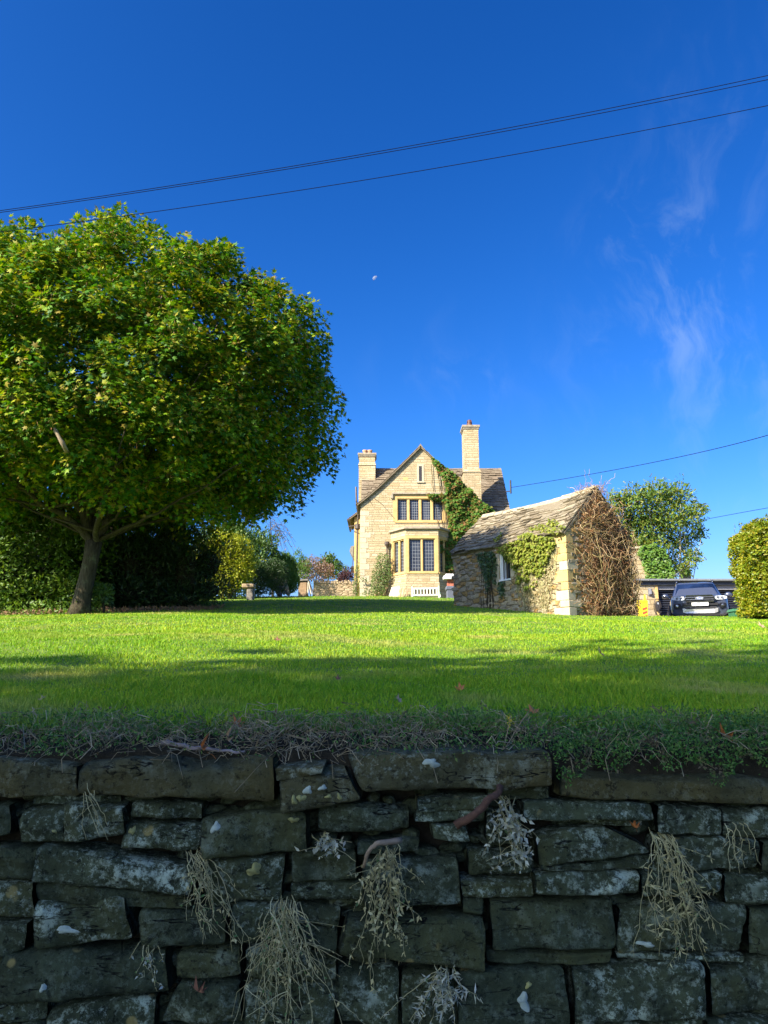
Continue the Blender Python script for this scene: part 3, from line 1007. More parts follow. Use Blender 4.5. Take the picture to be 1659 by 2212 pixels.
def hanging(label, root, tip, width, nst, nleaf, leafm, leafsize, fresh=0, wig=.16, out=.05, name='hanging_plant', twig=2.2):
    r0 = at(*root, WY + .02)
    t0 = at(*tip, WY)
    px = WY / FPX
    L = r0.z - t0.z
    th = thing(name, label, 'plant', r0)
    k = 12
    s = np.linspace(0, 1, k)
    paths, rad_ = [], []

    def grow(p0, L, dx, y0, r):
        f = np.zeros((k, 3))
        f[:, 0] = p0[0] + dx * s + np.cumsum(rng.normal(0, L * wig / k * 1.6, k))
        f[:, 1] = p0[1] - y0 * np.sin(np.clip(s * 3.2, 0, 1.9)) + np.cumsum(rng.normal(0, .004, k))
        f[:, 1] = np.minimum(f[:, 1], WY - .014)
        f[:, 2] = p0[2] + .03 * L * np.sin(s * 3.1) - L * s ** 1.15 + np.cumsum(rng.normal(0, L * wig / k * .5, k))
        f[0] = p0
        paths.append(f)
        rad_.append(r * (1 - .55 * s))
        return f
    allp = []
    for i in range(nst):
        l = L * (.35 + .65 * rng.random() ** .8)
        side = rng.normal(0, .24)
        f = grow(np.array(r0) + rng.normal(0, .012, 3) * np.array([1.5, .3, .6]), l, (t0.x - r0.x) * l / L + side * width * px, out * rng.uniform(.5, 1.3), .0014)
        allp.append(f)
        for b in range(rng.poisson(twig)):
            a = rng.integers(2, k - 2)
            g = grow(f[a], l * rng.uniform(.12, .32), rng.normal(0, .25) * width * px, rng.uniform(0, .02), .0009)
            allp.append(g)
    strands('stem', M['drystem'], th, np.array(paths), np.array(rad_), 4)

    def leaves(nm, m, cnt, size, T):
        f = np.array(allp)
        i = rng.integers(0, len(f), cnt)
        a = np.clip((rng.random(cnt) ** .7 * (k - 1)), 1, k - 1.001)
        j = a.astype(int)
        p = f[i, j] + (f[i, np.minimum(j + 1, k - 1)] - f[i, j]) * (a - j)[:, None]
        d = rdir(cnt) + np.array([0, -.5, -.35])
        leaf_mesh(nm, M[m], th, p, d, rdir(cnt) + np.array([0, -.6, .3]), size * rng.uniform(.5, 1.3, cnt), T)
    if nleaf: leaves('leaf_sprays', leafm, nleaf, leafsize, OVAL if leafsize < .02 else LONG)
    if fresh: leaves('green_shoots', 'freshleaf', fresh, .011, OVAL)
    return th


hanging('silvery dried plant hanging from the wall under the reddish stick', (1085, 1722), (1105, 1895), 120, 13, 330, 'silverleaf', .017, 14)
hanging('long dried plant trailing down the middle of the wall below the curved bark', (835, 1826), (805, 2105), 150, 20, 520, 'tanleaf', .015, 30)
hanging('large pale dried plant hanging at right with swollen tan leaf tips', (1425, 1800), (1480, 2105), 150, 22, 420, 'tanleaf', .021, 10)
hanging('dense straw coloured root bunch hanging left of centre with green shoots', (615, 1948), (610, 2235), 170, 46, 260, 'tanleaf', .012, 150, wig=.2)
hanging('straggly dried stems trailing left of the dense root bunch', (430, 1840), (480, 2075), 110, 16, 130, 'tanleaf', .012, 40, wig=.3)
hanging('few bare dried stems hanging low at the left of the wall', (330, 2030), (325, 2150), 60, 6, 50, 'silverleaf', .013, 10, twig=1)
hanging('clump of silvery leaves low on the wall below the long trailing plant', (960, 2085), (905, 2225), 120, 12, 380, 'silverleaf', .021, 20)
hanging('thin bare stems hanging from a joint near the right edge', (1580, 1775), (1600, 1880), 50, 6, 6, 'tanleaf', .012, 0, twig=.6)
hanging('wispy dry grass stems drooping over the leftmost coping stones', (190, 1700), (215, 1815), 70, 6, 0, 'tanleaf', .012, 0, twig=.8)
hanging('small sprig of pale leaves tucked above the middle hanging plant', (700, 1800), (735, 1850), 110, 8, 90, 'silverleaf', .017, 10)
# ================================================================ TREES AND SHRUBS
def lump(d, f, seed):
    return np.array([mnoise.noise(Vector((p[0] * f + seed, p[1] * f + seed * .7, p[2] * f))) for p in d])


def foliage(name, m, parent, blobs, n, size, T, shell=.6, amp=.25, freq=2.2, up=.3, out=.8, jit=.7, ndir=.7, clump=0.0):
    """leaves through the outer volume of a few lumpy blobs (x, y, z, rx, ry, rz)"""
    area = np.array([(b[3] * b[4] + b[4] * b[5] + b[3] * b[5]) for b in blobs])
    cnt = np.maximum(1, (n * area / area.sum()).astype(int))
    Ps, Ds, Ns = [], [], []
    for i, (b, c) in enumerate(zip(blobs, cnt)):
        d = rdir(c)
        d[:, 2] = np.where(rng.random(c) < .25, np.abs(d[:, 2]), d[:, 2])
        r = 1 - (1 - shell) * rng.random(c) ** 1.6
        r = r * (1 + amp * lump(d, freq, i * 5.3 + b[0]) + amp * .6 * lump(d, freq * 2.7, i * 3.1))
        Ps.append(np.array(b[:3]) + d * r[:, None] * np.array(b[3:]))
        Ds.append(d * out + np.array([0, 0, up]) + rdir(c) * jit)
        Ns.append(d * ndir + np.array([0, 0, .5]) + rdir(c) * .6)
    P, D, N = np.concatenate(Ps), np.concatenate(Ds), np.concatenate(Ns)
    if clump:
        P += clump * np.stack([lump(P, 2.5 / size * .08, 1), lump(P, 2.5 / size * .08, 9), lump(P, 2.5 / size * .08, 17)], -1)
    return leaf_mesh(name, m, parent, P, D, N, size * rng.uniform(.6, 1.25, len(P)), T)


M['maple'] = leafmat('maple_leaves', [(.022, .080, .006), (.045, .135, .007), (.075, .19, .008), (.14, .25, .009), (.31, .33, .010), (.20, .14, .02)], .27, .55, spec=.25, tcol=(1.35, 1.4, .4))
M['maple_dark'] = M['maple']
t = NT('grey_brown_bark')
t.setb(Roughness=.95)
t.b.inputs['Specular IOR Level'].default_value = .1
v = t.coord()
vs_ = t.mapping(v, (1, 1, .22))
bk_ = t.noise(vs_, 22, 6, .7)
c = t.ramp(bk_, [(.3, (.030, .024, .015)), (.7, (.10, .085, .055))])
c = t.mix(t.math('MULTIPLY', t.step(t.noise(v, 4, 5, .7), .55, .68), .6), c, (.15, .16, .09))
t.base(c)
t.bump(bk_, 1.0, .05)
M['bark'] = t.m
M['samara'] = leafmat('maple_seed_keys', [(.28, .14, .04), (.36, .20, .06), (.22, .16, .05)], .3, .6)
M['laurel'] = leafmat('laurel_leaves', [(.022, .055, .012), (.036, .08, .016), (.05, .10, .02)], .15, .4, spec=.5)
M['hazel'] = leafmat('hazel_leaves', [(.06, .14, .015), (.10, .20, .02), (.16, .25, .03), (.09, .15, .02)], .35, .5)
M['goldleaf'] = leafmat('golden_leaves', [(.28, .34, .02), (.42, .42, .025), (.18, .28, .02), (.50, .44, .03)], .4, .5, tcol=(1.2, 1.15, .5))
M['greenleaf'] = leafmat('green_leaves', [(.05, .11, .02), (.08, .16, .03), (.11, .18, .04)], .35, .5)
M['conifer'] = leafmat('feathery_green', [(.08, .17, .02), (.11, .21, .025), (.06, .13, .02)], .25, .6)
M['pinkleaf'] = leafmat('faded_pink_leaves', [(.24, .14, .12), (.30, .20, .16), (.20, .16, .10), (.18, .10, .10)], .3, .6)
M['purpleleaf'] = leafmat('purple_leaves', [(.045, .02, .03), (.08, .035, .05), (.12, .06, .07)], .3, .5)
M['birchleaf'] = leafmat('sparse_tan_leaves', [(.30, .22, .10), (.22, .16, .08), (.35, .28, .14)], .35, .6)
M['beech'] = leafmat('beech_leaves', [(.12, .20, .012), (.22, .28, .014), (.34, .33, .02), (.09, .17, .010), (.44, .33, .03)], .38, .42, tcol=(1.3, 1.2, .4))
M['ash'] = leafmat('ash_leaves', [(.07, .14, .02), (.11, .19, .025), (.15, .23, .03), (.28, .26, .04)], .35, .5)
M['creeper'] = leafmat('creeper_leaves', [(.04, .12, .015), (.07, .17, .02), (.10, .19, .025), (.17, .15, .03), (.20, .08, .03)], .35, .6, spec=.2)
M['ivy'] = leafmat('ivy_leaves', [(.12, .18, .015), (.21, .25, .025), (.32, .33, .06), (.06, .11, .012)], .3, .6, spec=.2)
M['ivydark'] = leafmat('dark_ivy_leaves', [(.03, .07, .02), (.05, .10, .025), (.08, .13, .03)], .2, .4, spec=.5)
M['climber'] = leafmat('climber_leaves', [(.10, .18, .04), (.16, .23, .06), (.07, .13, .03), (.24, .26, .10)], .35, .5)

# ---------------------------------------------------------------- the big maple
TY = 20.0
tb = at(176, 1326, TY)
tb.z = float(gz(tb.x, TY)) - .03
tree = thing('maple_tree', 'large round maple with dense leafy crown and single forked trunk at left of the lawn', 'tree', tb)
CC = np.array([-7.8, TY + .8, 7.2])
CR = np.array([5.95, 5.5, 4.75])


def crown_r(d):
    return 1 + .04 * lump(d, 1.6, 2.0) + .08 * lump(d, 4.2, 7.0) + .10 * lump(d, 8.5, 4.0)


def clusters(n, lo, hi, pw=1.0):
    d = rdir(n)
    d = d[(d[:, 2] > -.93)]
    fr = lo + (hi - lo) * rng.random(len(d)) ** pw
    rr = crown_r(d) * fr
    P = CC + d * rr[:, None] * CR * np.where(d[:, 2:3] < 0, np.array([[1, 1, .70]]), 1)
    return P, d


def rosettes(P, d, per, size, spread):
    n = len(P)
    ax = nrm(d * .65 + np.array([0, 0, .95]) + rdir(n) * .3)
    k = per
    a1 = nrm(np.cross(ax, np.array([.3, .2, .9]) + rdir(n) * .1))
    a2 = np.cross(ax, a1)
    ph = rng.random((n, k)) * 2 * math.pi
    rad_ = np.cos(ph)[..., None] * a1[:, None] + np.sin(ph)[..., None] * a2[:, None]
    h = rng.random((n, k, 1))
    pos = P[:, None] + rad_ * spread * (1 - .55 * h) * (.4 + rng.random((n, k, 1))) + ax[:, None] * (h - .5) * spread * 2.1
    D = rad_ * (1.0 - .35 * h) + ax[:, None] * (-.25 + 1.0 * h) + rng.normal(0, .3, (n, k, 3)) + np.array([0, 0, -.12])
    N = ax[:, None] * 1.0 - rad_ * .35 + rng.normal(0, .32, (n, k, 3))
    return pos.reshape(-1, 3), D.reshape(-1, 3), N.reshape(-1, 3), size * rng.uniform(.55, 1.2, n * k)


def below_arch(P):
    dx = np.abs(P[:, 0] - (tb.x + .3))
    return (P[:, 2] < 3.6 - .3 * dx ** 2) & (P[:, 1] < TY + 2) & (dx < 1.6)


# boughs end in domes of leaf rosettes, with shade between one dome and the next
dc = rdir(520)
dc = dc[dc[:, 2] > -.85]
Cc = CC + dc * (crown_r(dc) * rng.uniform(.77, .99, len(dc)))[:, None] * CR * np.where(dc[:, 2:3] < 0, np.array([[1, 1, .70]]), 1)
rc = rng.uniform(.55, 1.05, len(dc))
per = 16
dd = nrm(np.repeat(dc, per, 0) * .8 + np.array([0, 0, .45]) + rdir(len(dc) * per) * .95)
P1 = np.repeat(Cc, per, 0) + dd * np.repeat(rc, per)[:, None] * rng.uniform(.75, 1.0, (len(dd), 1)) * np.array([1, 1, .8])
d1 = dd
P2, d2 = clusters(3600, .50, .84)
k1, k2 = ~below_arch(P1), ~below_arch(P2)
P1, d1, P2, d2 = P1[k1], d1[k1], P2[k2], d2[k2]
A = rosettes(P1, d1, 18, .172, .20)
B = rosettes(P2, d2, 14, .21, .34)
leaf_mesh('crown', M['maple'], tree, np.concatenate([A[0], B[0]]), np.concatenate([A[1], B[1]]), np.concatenate([A[2], B[2]]), np.concatenate([A[3], B[3]]), MAPLE)
sel = rng.choice(len(P1), 1100, replace=False)
sp = np.repeat(P1[sel], 9, 0)
sp = sp + rng.normal(0, .09, sp.shape) + np.repeat(d1[sel], 9, 0) * .12 + np.array([0, 0, -.05])
leaf_mesh('seed_keys', M['samara'], tree, sp, rdir(len(sp)) * .5 + np.array([0, 0, -1]), rdir(len(sp)), rng.uniform(.05, .10, len(sp)), LONG)

mb = MB()
tr = [at(172, 1330, TY), at(176, 1300, TY), at(186, 1255, TY), at(196, 1210, TY), at(203, 1170, TY)]
tr[0].z = tb.z - .1
mb.tube(tr, [.34, .235, .205, .195, .22], 18)
fork = tr[-1]
limbs = [([(188, 1160, TY), (150, 1120, TY - .3), (83, 1083, TY - .8), (20, 1030, TY - 1.4), (-60, 940, TY - 2)], .15),
         ([(190, 1155, TY - .05), (170, 1091, TY - .2), (167, 1020, TY - .3), (150, 900, TY - .5), (130, 700, TY - .6)], .17),
         ([(205, 1160, TY + .1), (200, 1090, TY + .8), (205, 1000, TY + 1.6), (230, 850, TY + 2.5)], .14),
         ([(214, 1158, TY), (236, 1110, TY - .1), (262, 1045, TY), (300, 960, TY), (370, 800, TY)], .15),
         ([(214, 1164, TY - .05), (273, 1138, TY - .4), (340, 1106, TY - 1.0), (430, 1060, TY - 1.6), (520, 1000, TY - 2.2)], .085),
         ([(214, 1166, TY + .1), (290, 1136, TY + .6), (390, 1112, TY + 1.3), (500, 1075, TY + 1.9), (600, 1010, TY + 2.3)], .075),
         ([(190, 1165, TY + .1), (140, 1118, TY + .9), (70, 1060, TY + 2.0), (0, 960, TY + 3)], .11),
         ([(205, 1168, TY - .1), (215, 1110, TY - 1.2), (235, 1040, TY - 2.4), (270, 930, TY - 3.6)], .12)]
ends = []
for pts, r in limbs:
    q = [fork + Vector((0, 0, -.25))] + [at(*p) for p in pts]
    path = []
    for i in range(len(q) - 1):
        for s in (0, .33, .66):
            path.append(q[i].lerp(q[i + 1], s) + Vector((rnd.gauss(0, .025), rnd.gauss(0, .025), rnd.gauss(0, .02))))
    path.append(q[-1])
    k = len(path)
    mb.tube(path, [max(.018, r * .88 * (1 - .85 * i / (k - 1))) for i in range(k)], 9)
    ends += [(path[i], r * (1 - .85 * i / (k - 1))) for i in range(3, k)]
for j in range(150):
    p0, r = ends[rnd.randrange(len(ends))]
    tgt = Vector(P2[rnd.randrange(len(P2))]) if j % 3 else Vector(P1[rnd.randrange(len(P1))])
    if (tgt - p0).length > 4.6: continue
    mid = p0.lerp(tgt, .5) + Vector((rnd.gauss(0, .15), rnd.gauss(0, .15), -.15 + rnd.gauss(0, .1)))
    rr = min(r * .7, .045)
    mb.tube([p0, p0.lerp(mid, .5), mid, mid.lerp(tgt, .55) + Vector((0, 0, .05)), tgt], [rr, rr * .8, rr * .65, rr * .45, rr * .2], 5)
mb.build('trunk', M['bark'], tree, smooth=True)
# a broken limb stub shows pale against the leaves
mb = MB()
mb.tube([at(117, 924, 15.6), at(121, 932, 15.62), at(128, 946, 15.6), at(134, 955, 15.63), at(141, 969, 15.65), at(150, 985, 17.6)], [.022, .045, .036, .052, .044, .05], 9)
mb.build('broken_branch', M['bark_pale'], tree, smooth=True)


# ---------------------------------------------------------------- shrubs
def ctr(u, v, Y): return tuple(at(u, v, Y))


M['innershade'] = plain('shaded_twig_fill', (.035, .032, .018), 1.0, .5, 12, .8, spec=.05)  # dark twig tone with the shade inside the hedges put into it


def shrub(name, label, cat, m, blobs, n, size, T, stems=0, group=None, part='foliage', core=0.0, **kw):
    bx = sum(b[0] for b in blobs) / len(blobs)
    by = sum(b[1] for b in blobs) / len(blobs)
    zg = float(gz(bx, by))
    th = thing(name, label, cat, (bx, by, zg), 0, group)
    foliage(part, m, th, blobs, n, size, T, **kw)
    if core:  # solid dark hulls stand in for the shaded twigs inside
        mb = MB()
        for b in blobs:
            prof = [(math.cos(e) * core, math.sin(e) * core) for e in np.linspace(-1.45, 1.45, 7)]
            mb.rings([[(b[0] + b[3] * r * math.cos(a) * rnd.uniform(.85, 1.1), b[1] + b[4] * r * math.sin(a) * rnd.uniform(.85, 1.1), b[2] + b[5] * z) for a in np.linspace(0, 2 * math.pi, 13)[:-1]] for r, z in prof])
        mb.build('shade_core', M['innershade'], th)
    if stems:
        mb = MB()
        for i in range(stems):
            b = blobs[rnd.randrange(len(blobs))]
            x0, y0 = bx + (b[0] - bx) * .8 + rnd.gauss(0, .2), b[1] + rnd.gauss(0, .15) - b[4] * .3
            p0 = Vector((x0, y0, float(gz(x0, y0)) - .05))
            p1 = Vector((b[0] + rnd.uniform(-.6, .6) * b[3], b[1] + rnd.uniform(-.8, .3) * b[4], b[2] + rnd.uniform(0, .7) * b[5]))
            mid = p0.lerp(p1, .5) + Vector((rnd.gauss(0, .15), rnd.gauss(0, .1), .1))
            mb.tube([p0, mid, p1], [.035, .025, .01], 5)
        mb.build('stem', M['bark'], th, smooth=True)
    return th


hb = []
for i in range(13):
    x = -12.4 + i * .56
    y = 23.1 + .3 * math.sin(i * 2.1) + .12 * i
    hb.append((x, y, float(gz(x, y)) + 1.05 + .3 * math.sin(i * 1.7), .85, .75, 1.35 + .35 * math.sin(i * 2.9 + 1)))
hb += [(b_[0], b_[1] - .1, b_[2] - .85, .95, .8, .6) for b_ in hb]
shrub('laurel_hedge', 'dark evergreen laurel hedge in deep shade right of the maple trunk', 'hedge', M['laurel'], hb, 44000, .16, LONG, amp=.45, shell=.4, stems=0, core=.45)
hz = []
for i in range(9):
    x = -17.5 + i * 1.05
    y = 21.6 + .5 * math.sin(i * 1.9) + .1 * i
    hz.append((x, y, float(gz(x, y)) + 1.5 + .35 * math.sin(i * 2.7), 1.0, .9, 1.75 + .3 * math.sin(i * 1.3)))
hz += [(b_[0], b_[1] - .1, b_[2] - 1.1, .9, .8, .6) for b_ in hz]
shrub('hazel_bush', 'loose sunlit hazel thicket with bare stems left of the maple trunk', 'bush', M['hazel'], hz, 26000, .14, OVAL, stems=34, amp=.4, shell=.35)
ub = []
for i in range(12):
    x = -20.5 + i * 1.2
    y = 26.5 + .4 * math.sin(i * 2.2)
    ub.append((x, y, float(gz(x, y)) + 1.9 + .4 * math.sin(i * 1.1), 1.1, 1.0, 2.2 + .5 * math.sin(i * 2.3)))
ub += [(b_[0], b_[1] - .1, b_[2] - 1.4, 1.1, .9, .8) for b_ in ub]
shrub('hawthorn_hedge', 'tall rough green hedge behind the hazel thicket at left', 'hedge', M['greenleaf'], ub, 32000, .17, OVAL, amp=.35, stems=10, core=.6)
# lane hedge far left behind crown
x = rng.uniform(-18, -7.5, 2600)
y = 20.6 + rng.normal(0, .35, 2600) + (x + 7.5) * -.06
P = np.stack([x, y, gz(x, y) + rng.random(2600) ** 2 * .35], -1)
tag(leaf_mesh('ground_cover', M['hazel'], None, P, rdir(2600) + np.array([0, 0, .4]), rdir(2600) + np.array([0, -.2, .8]), rng.uniform(.06, .14, 2600), OVAL), 'low leafy weeds along the hedge foot beside the maple', 'weeds', kind='stuff')
M['litter'] = leafmat('leaf_litter', [(.20, .11, .05), (.28, .17, .09), (.14, .08, .04)], .1, .8, tcol=(1, 1, 1))
x = rng.uniform(-18, -4.8, 5200)
y = 20.9 + rng.normal(0, .5, 5200) + np.maximum(x + 9, 0) * .42
P = np.stack([x, y, gz(x, y) + .01 + rng.random(5200) * .06], -1)
tag(leaf_mesh('leaf_litter', M['litter'], None, P, rdir(5200), rdir(5200) * .6 + np.array([0, -.2, 1]), rng.uniform(.05, .12, 5200), OVAL), 'brown fallen leaves littering the shade under the hedge', 'leaf litter', kind='stuff')
fx = at(222, 1285, 20.2)
shrub('young_ash_sapling', 'small bright green sapling just right of the maple trunk', 'plant', M['greenleaf'], [(fx.x, 20.2, fx.z, .26, .2, .24), (fx.x - .15, 20.2, fx.z + .15, .16, .15, .12)], 190, .14, PINN, stems=3, amp=.4, shell=.2)

b = at(488, 1215, 33.2)
shrub('golden_shrub', 'rounded golden yellow shrub left of the stone trough', 'bush', M['goldleaf'],
      [(b.x, 33.2, b.z, 1.25, .9, 1.35), (b.x - .8, 33.0, b.z - .3, .95, .7, 1.1), (b.x + .55, 33.0, b.z - .3, .75, .7, .95), (b.x + .1, 32.8, b.z + .6, .65, .6, .65), (b.x - .2, 32.9, b.z - 1.0, 1.0, .6, .6)], 22000, .105, OVAL, amp=.35, stems=12, shell=.45)
b = at(520, 1200, 36.2)
shrub('green_shrub', 'taller mid green shrub behind the golden shrub', 'bush', M['greenleaf'],
      [(b.x, 36.2, b.z, 1.4, 1.0, 1.45), (b.x + 1.0, 36.2, b.z - .1, .9, .9, 1.2), (b.x - 1.3, 36.5, b.z + .2, 1.1, .9, 1.3), (b.x + .3, 35.9, b.z - 1.1, 1.6, 1, 1.0), (b.x - .4, 36.2, b.z + .9, .75, .7, .75)], 20000, .14, OVAL, amp=.4, shell=.5, stems=6)
b = at(582, 1248, 35.0)
shrub('dark_shrub', 'low dark evergreen mound behind the stone trough', 'bush', M['laurel'], [(b.x, 35, b.z, .9, .7, .8), (b.x - .65, 34.9, b.z - .2, .65, .6, .65), (b.x + .35, 35.1, b.z + .2, .5, .5, .6)], 9000, .11, LONG, amp=.25)
b = at(610, 1240, 37.5)
shrub('feathery_conifer', 'bright feathery green conifer mound beside the leaning boards', 'bush', M['conifer'],
      [(b.x, 37.5, b.z, .72, .7, .95), (b.x + .25, 37.3, b.z - .45, .6, .6, .65), (b.x - .3, 37.5, b.z - .1, .55, .55, .8)], 16000, .14, LONG, amp=.2, up=1.3, out=.6, jit=.35)
b = at(645, 1215, 43)
shrub('pale_conifer', 'pointed pale green conifer tops behind the feathery conifer', 'bush', M['conifer'], [(b.x, 43, b.z, .3, .3, .75), (b.x - .55, 43, b.z - .1, .28, .28, .6), (b.x + .3, 43, b.z - .3, .4, .4, .6), (b.x - .2, 43, b.z - .6, .8, .5, .6)], 1800, .16, LONG, amp=.3, up=.8)
b = at(678, 1232, 47)
shrub('pink_shrub', 'hazy pink autumn shrub behind the small wooden cold frame', 'bush', M['pinkleaf'], [(b.x, 47, b.z, 1.1, .8, .8), (b.x - .6, 47, b.z - .1, .7, .7, .75), (b.x + .7, 47, b.z - .2, .6, .6, .6)], 4200, .12, OVAL, amp=.35, shell=.3, stems=8)
b = at(708, 1226, 49)
shrub('distant_green_shrub', 'blue green shrub rising behind the low garden wall', 'bush', M['greenleaf'], [(b.x, 49, b.z, .8, .7, .8), (b.x + .7, 49, b.z - .3, .6, .6, .6), (b.x + .15, 49, b.z + .45, .35, .3, .4)], 2600, .15, OVAL, amp=.45, shell=.4, stems=4)
b = at(752, 1247, 44.5)
shrub('purple_shrub', 'dark purple leaved shrub at the left corner of the house', 'bush', M['purpleleaf'], [(b.x, 44.5, b.z, .48, .4, .55), (b.x - .3, 44.5, b.z - .2, .35, .4, .45)], 1500, .12, OVAL, amp=.4, shell=.3)
# birch wisp
bt = thing('birch_sapling', 'sparse birch with thin drooping twigs behind the garden shrubs', 'tree', (at(600, 1270, 40).x, 40, 3.9))
paths = []
for i in range(26):
    p0 = np.array(at(rnd.uniform(575, 600), rnd.uniform(1120, 1160), 40))
    e = np.array(at(rnd.uniform(590, 640), rnd.uniform(1150, 1200), 40 + rnd.gauss(0, .3)))
    s = np.linspace(0, 1, 7)[:, None]
    paths.append(p0 + (e - p0) * s + np.array([0, 0, .35]) * np.sin(s * 3.1) + np.cumsum(rng.normal(0, .02, (7, 3)), 0))
paths = np.array(paths)
mb = MB()
mb.tube([Vector((at(590, 1270, 40).x, 40, 3.8)), at(588, 1200, 40), at(584, 1125, 40)], [.07, .05, .02], 6)
mb.build('trunk', M['bark'], bt)
strands('twigs', M['bark'], bt, paths, np.full(26, .008))
q = paths.reshape(-1, 3)[rng.integers(0, 26 * 7, 230)] + rng.normal(0, .06, (230, 3))
leaf_mesh('crown', M['birchleaf'], bt, q, rdir(230) + np.array([0, 0, -.6]), rdir(230), rng.uniform(.06, .12, 230), OVAL)

# ---------------------------------------------------------------- beech hedge at right
hx0, hy0 = at(1628, 1320, 20.2).x, 20.2
hg = thing('beech_hedge', 'tall clipped yellow green beech hedge at the right edge of the lawn', 'hedge', (hx0 + 2, 21, 1.6))
n = 46000
hz0, hz1 = 1.55, at(1650, 1128, 20.2).z
W_, D_ = 4.6, .85
f = rng.random(n)
u_, w_ = rng.random(n), rng.random(n)
P = np.empty((n, 3)); Nn = np.empty((n, 3))
a = f < .55                                    # front face, then left flank, then the top
P[a] = np.stack([hx0 + u_[a] * W_, np.full(a.sum(), hy0), hz0 + w_[a] * (hz1 - hz0)], -1); Nn[a] = (0, -1, .1)
b_ = (f >= .55) & (f < .8)
P[b_] = np.stack([np.full(b_.sum(), hx0), hy0 + u_[b_] * D_, hz0 + w_[b_] * (hz1 - hz0)], -1); Nn[b_] = (-1, 0, .1)
c_ = f >= .8
P[c_] = np.stack([hx0 + u_[c_] * W_, hy0 + w_[c_] * D_, np.full(c_.sum(), hz1)], -1); Nn[c_] = (0, 0, 1)
dep = rng.random(n) ** 1.5 * .45 - .10
wav = np.array([mnoise.noise(Vector(p) * 1.6) for p in P]) * .16 + np.array([mnoise.noise(Vector(p) * 4.5) for p in P]) * .10
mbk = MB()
mbk.cbox(hx0 + .30, hx0 + W_ - .1, hy0 + .27, hy0 + D_ - .15, hz0 - .2, hz1 - .35, .08)  # solid block added behind the leaves, coloured as the hedge's inner shade
mbk.build('shade_core', M['innershade'], hg)
rnd_corner = np.clip(1 - np.hypot(P[:, 0] - hx0, P[:, 2] - hz1) / .5, 0, 1)
P = P + Nn * (wav - dep)[:, None] + np.stack([rnd_corner * .22, np.zeros(n), -rnd_corner * .25], -1)
leaf_mesh('foliage', M['beech'], hg, P, Nn * .5 + rdir(n) * .8 + np.array([0, 0, .25]), Nn + rdir(n) * .6 + np.array([0, 0, .5]), rng.uniform(.06, .12, n), OVAL)
sh = []
for i in range(60):
    p0 = Vector((hx0 + rnd.uniform(.1, 3.0), hy0 + rnd.uniform(.1, 1.4), hz1 - .1))
    sh.append(np.array([p0 + Vector((rnd.gauss(0, .03), rnd.gauss(0, .03), .1 * k)) * (.6 if k else 0) for k in range(5)]))
sh = np.array(sh)
strands('stem', M['bark'], hg, sh, np.full(60, .005))
q = sh[rng.integers(0, 60, 420), rng.integers(1, 5, 420)]
leaf_mesh('shoots', M['beech'], hg, q, rdir(420) + np.array([0, 0, .8]), rdir(420), rng.uniform(.05, .09, 420), OVAL)

# ---------------------------------------------------------------- ash tree behind the garage
ay = 43.0
ab = at(1465, 1270, ay)
ash = thing('ash_tree', 'airy ash tree with pale stems behind the ivy clad gable at right', 'tree', (ab.x, ay, DRIVE_Z))
bl = []
for u, v, r in ((1350, 1130, 1.2), (1372, 1085, 1.1), (1415, 1072, 1.05), (1460, 1075, 1.0), (1400, 1140, 1.5), (1440, 1125, 1.2), (1490, 1115, .8), (1512, 1100, .45), (1505, 1150, .55), (1470, 1175, .9), (1495, 1205, .55), (1480, 1230, .45), (1390, 1190, 1.3), (1355, 1190, 1.2), (1450, 1225, .8), (1330, 1085, .7)):
    p = at(u, v, ay + rnd.uniform(-.8, .8))
    bl.append((p.x, p.y, p.z, r, r, r * .85))
foliage('crown', M['ash'], ash, bl, 15000, .22, PINN, amp=.6, shell=.25, freq=2.6, up=-.1, jit=.9)
mb = MB()
for u0, u1, v1, r in ((1455, 1440, 1120, .085), (1462, 1470, 1090, .09), (1470, 1500, 1110, .06), (1458, 1400, 1100, .08), (1465, 1450, 1160, .06), (1470, 1515, 1160, .04), (1468, 1490, 1200, .035)):
    p0, p1 = at(u0, 1300, ay), at(u1, v1, ay + rnd.uniform(-.6, .6))
    p0.z = DRIVE_Z - .1
    m1 = p0.lerp(p1, .45) + Vector((rnd.gauss(0, .1), 0, .2))
    mb.tube([p0, m1, p1], [r, r * .75, r * .25], 6)
    for j in range(9):
        q0 = m1.lerp(p1, rnd.random())
        b0 = bl[rnd.randrange(len(bl))]
        q1 = Vector(b0[:3]) + Vector((rnd.gauss(0, .3), rnd.gauss(0, .3), rnd.gauss(0, .3)))
        if (q1 - q0).length < 2.8: mb.tube([q0, q0.lerp(q1, .5) + Vector((0, 0, .1)), q1], [r * .3, r * .22, .008], 5)
M['palebark'] = plain('pale_ash_bark', (.30, .28, .24), .85, .2, 10, .3)
mb.build('trunk', M['palebark'], ash, smooth=True)

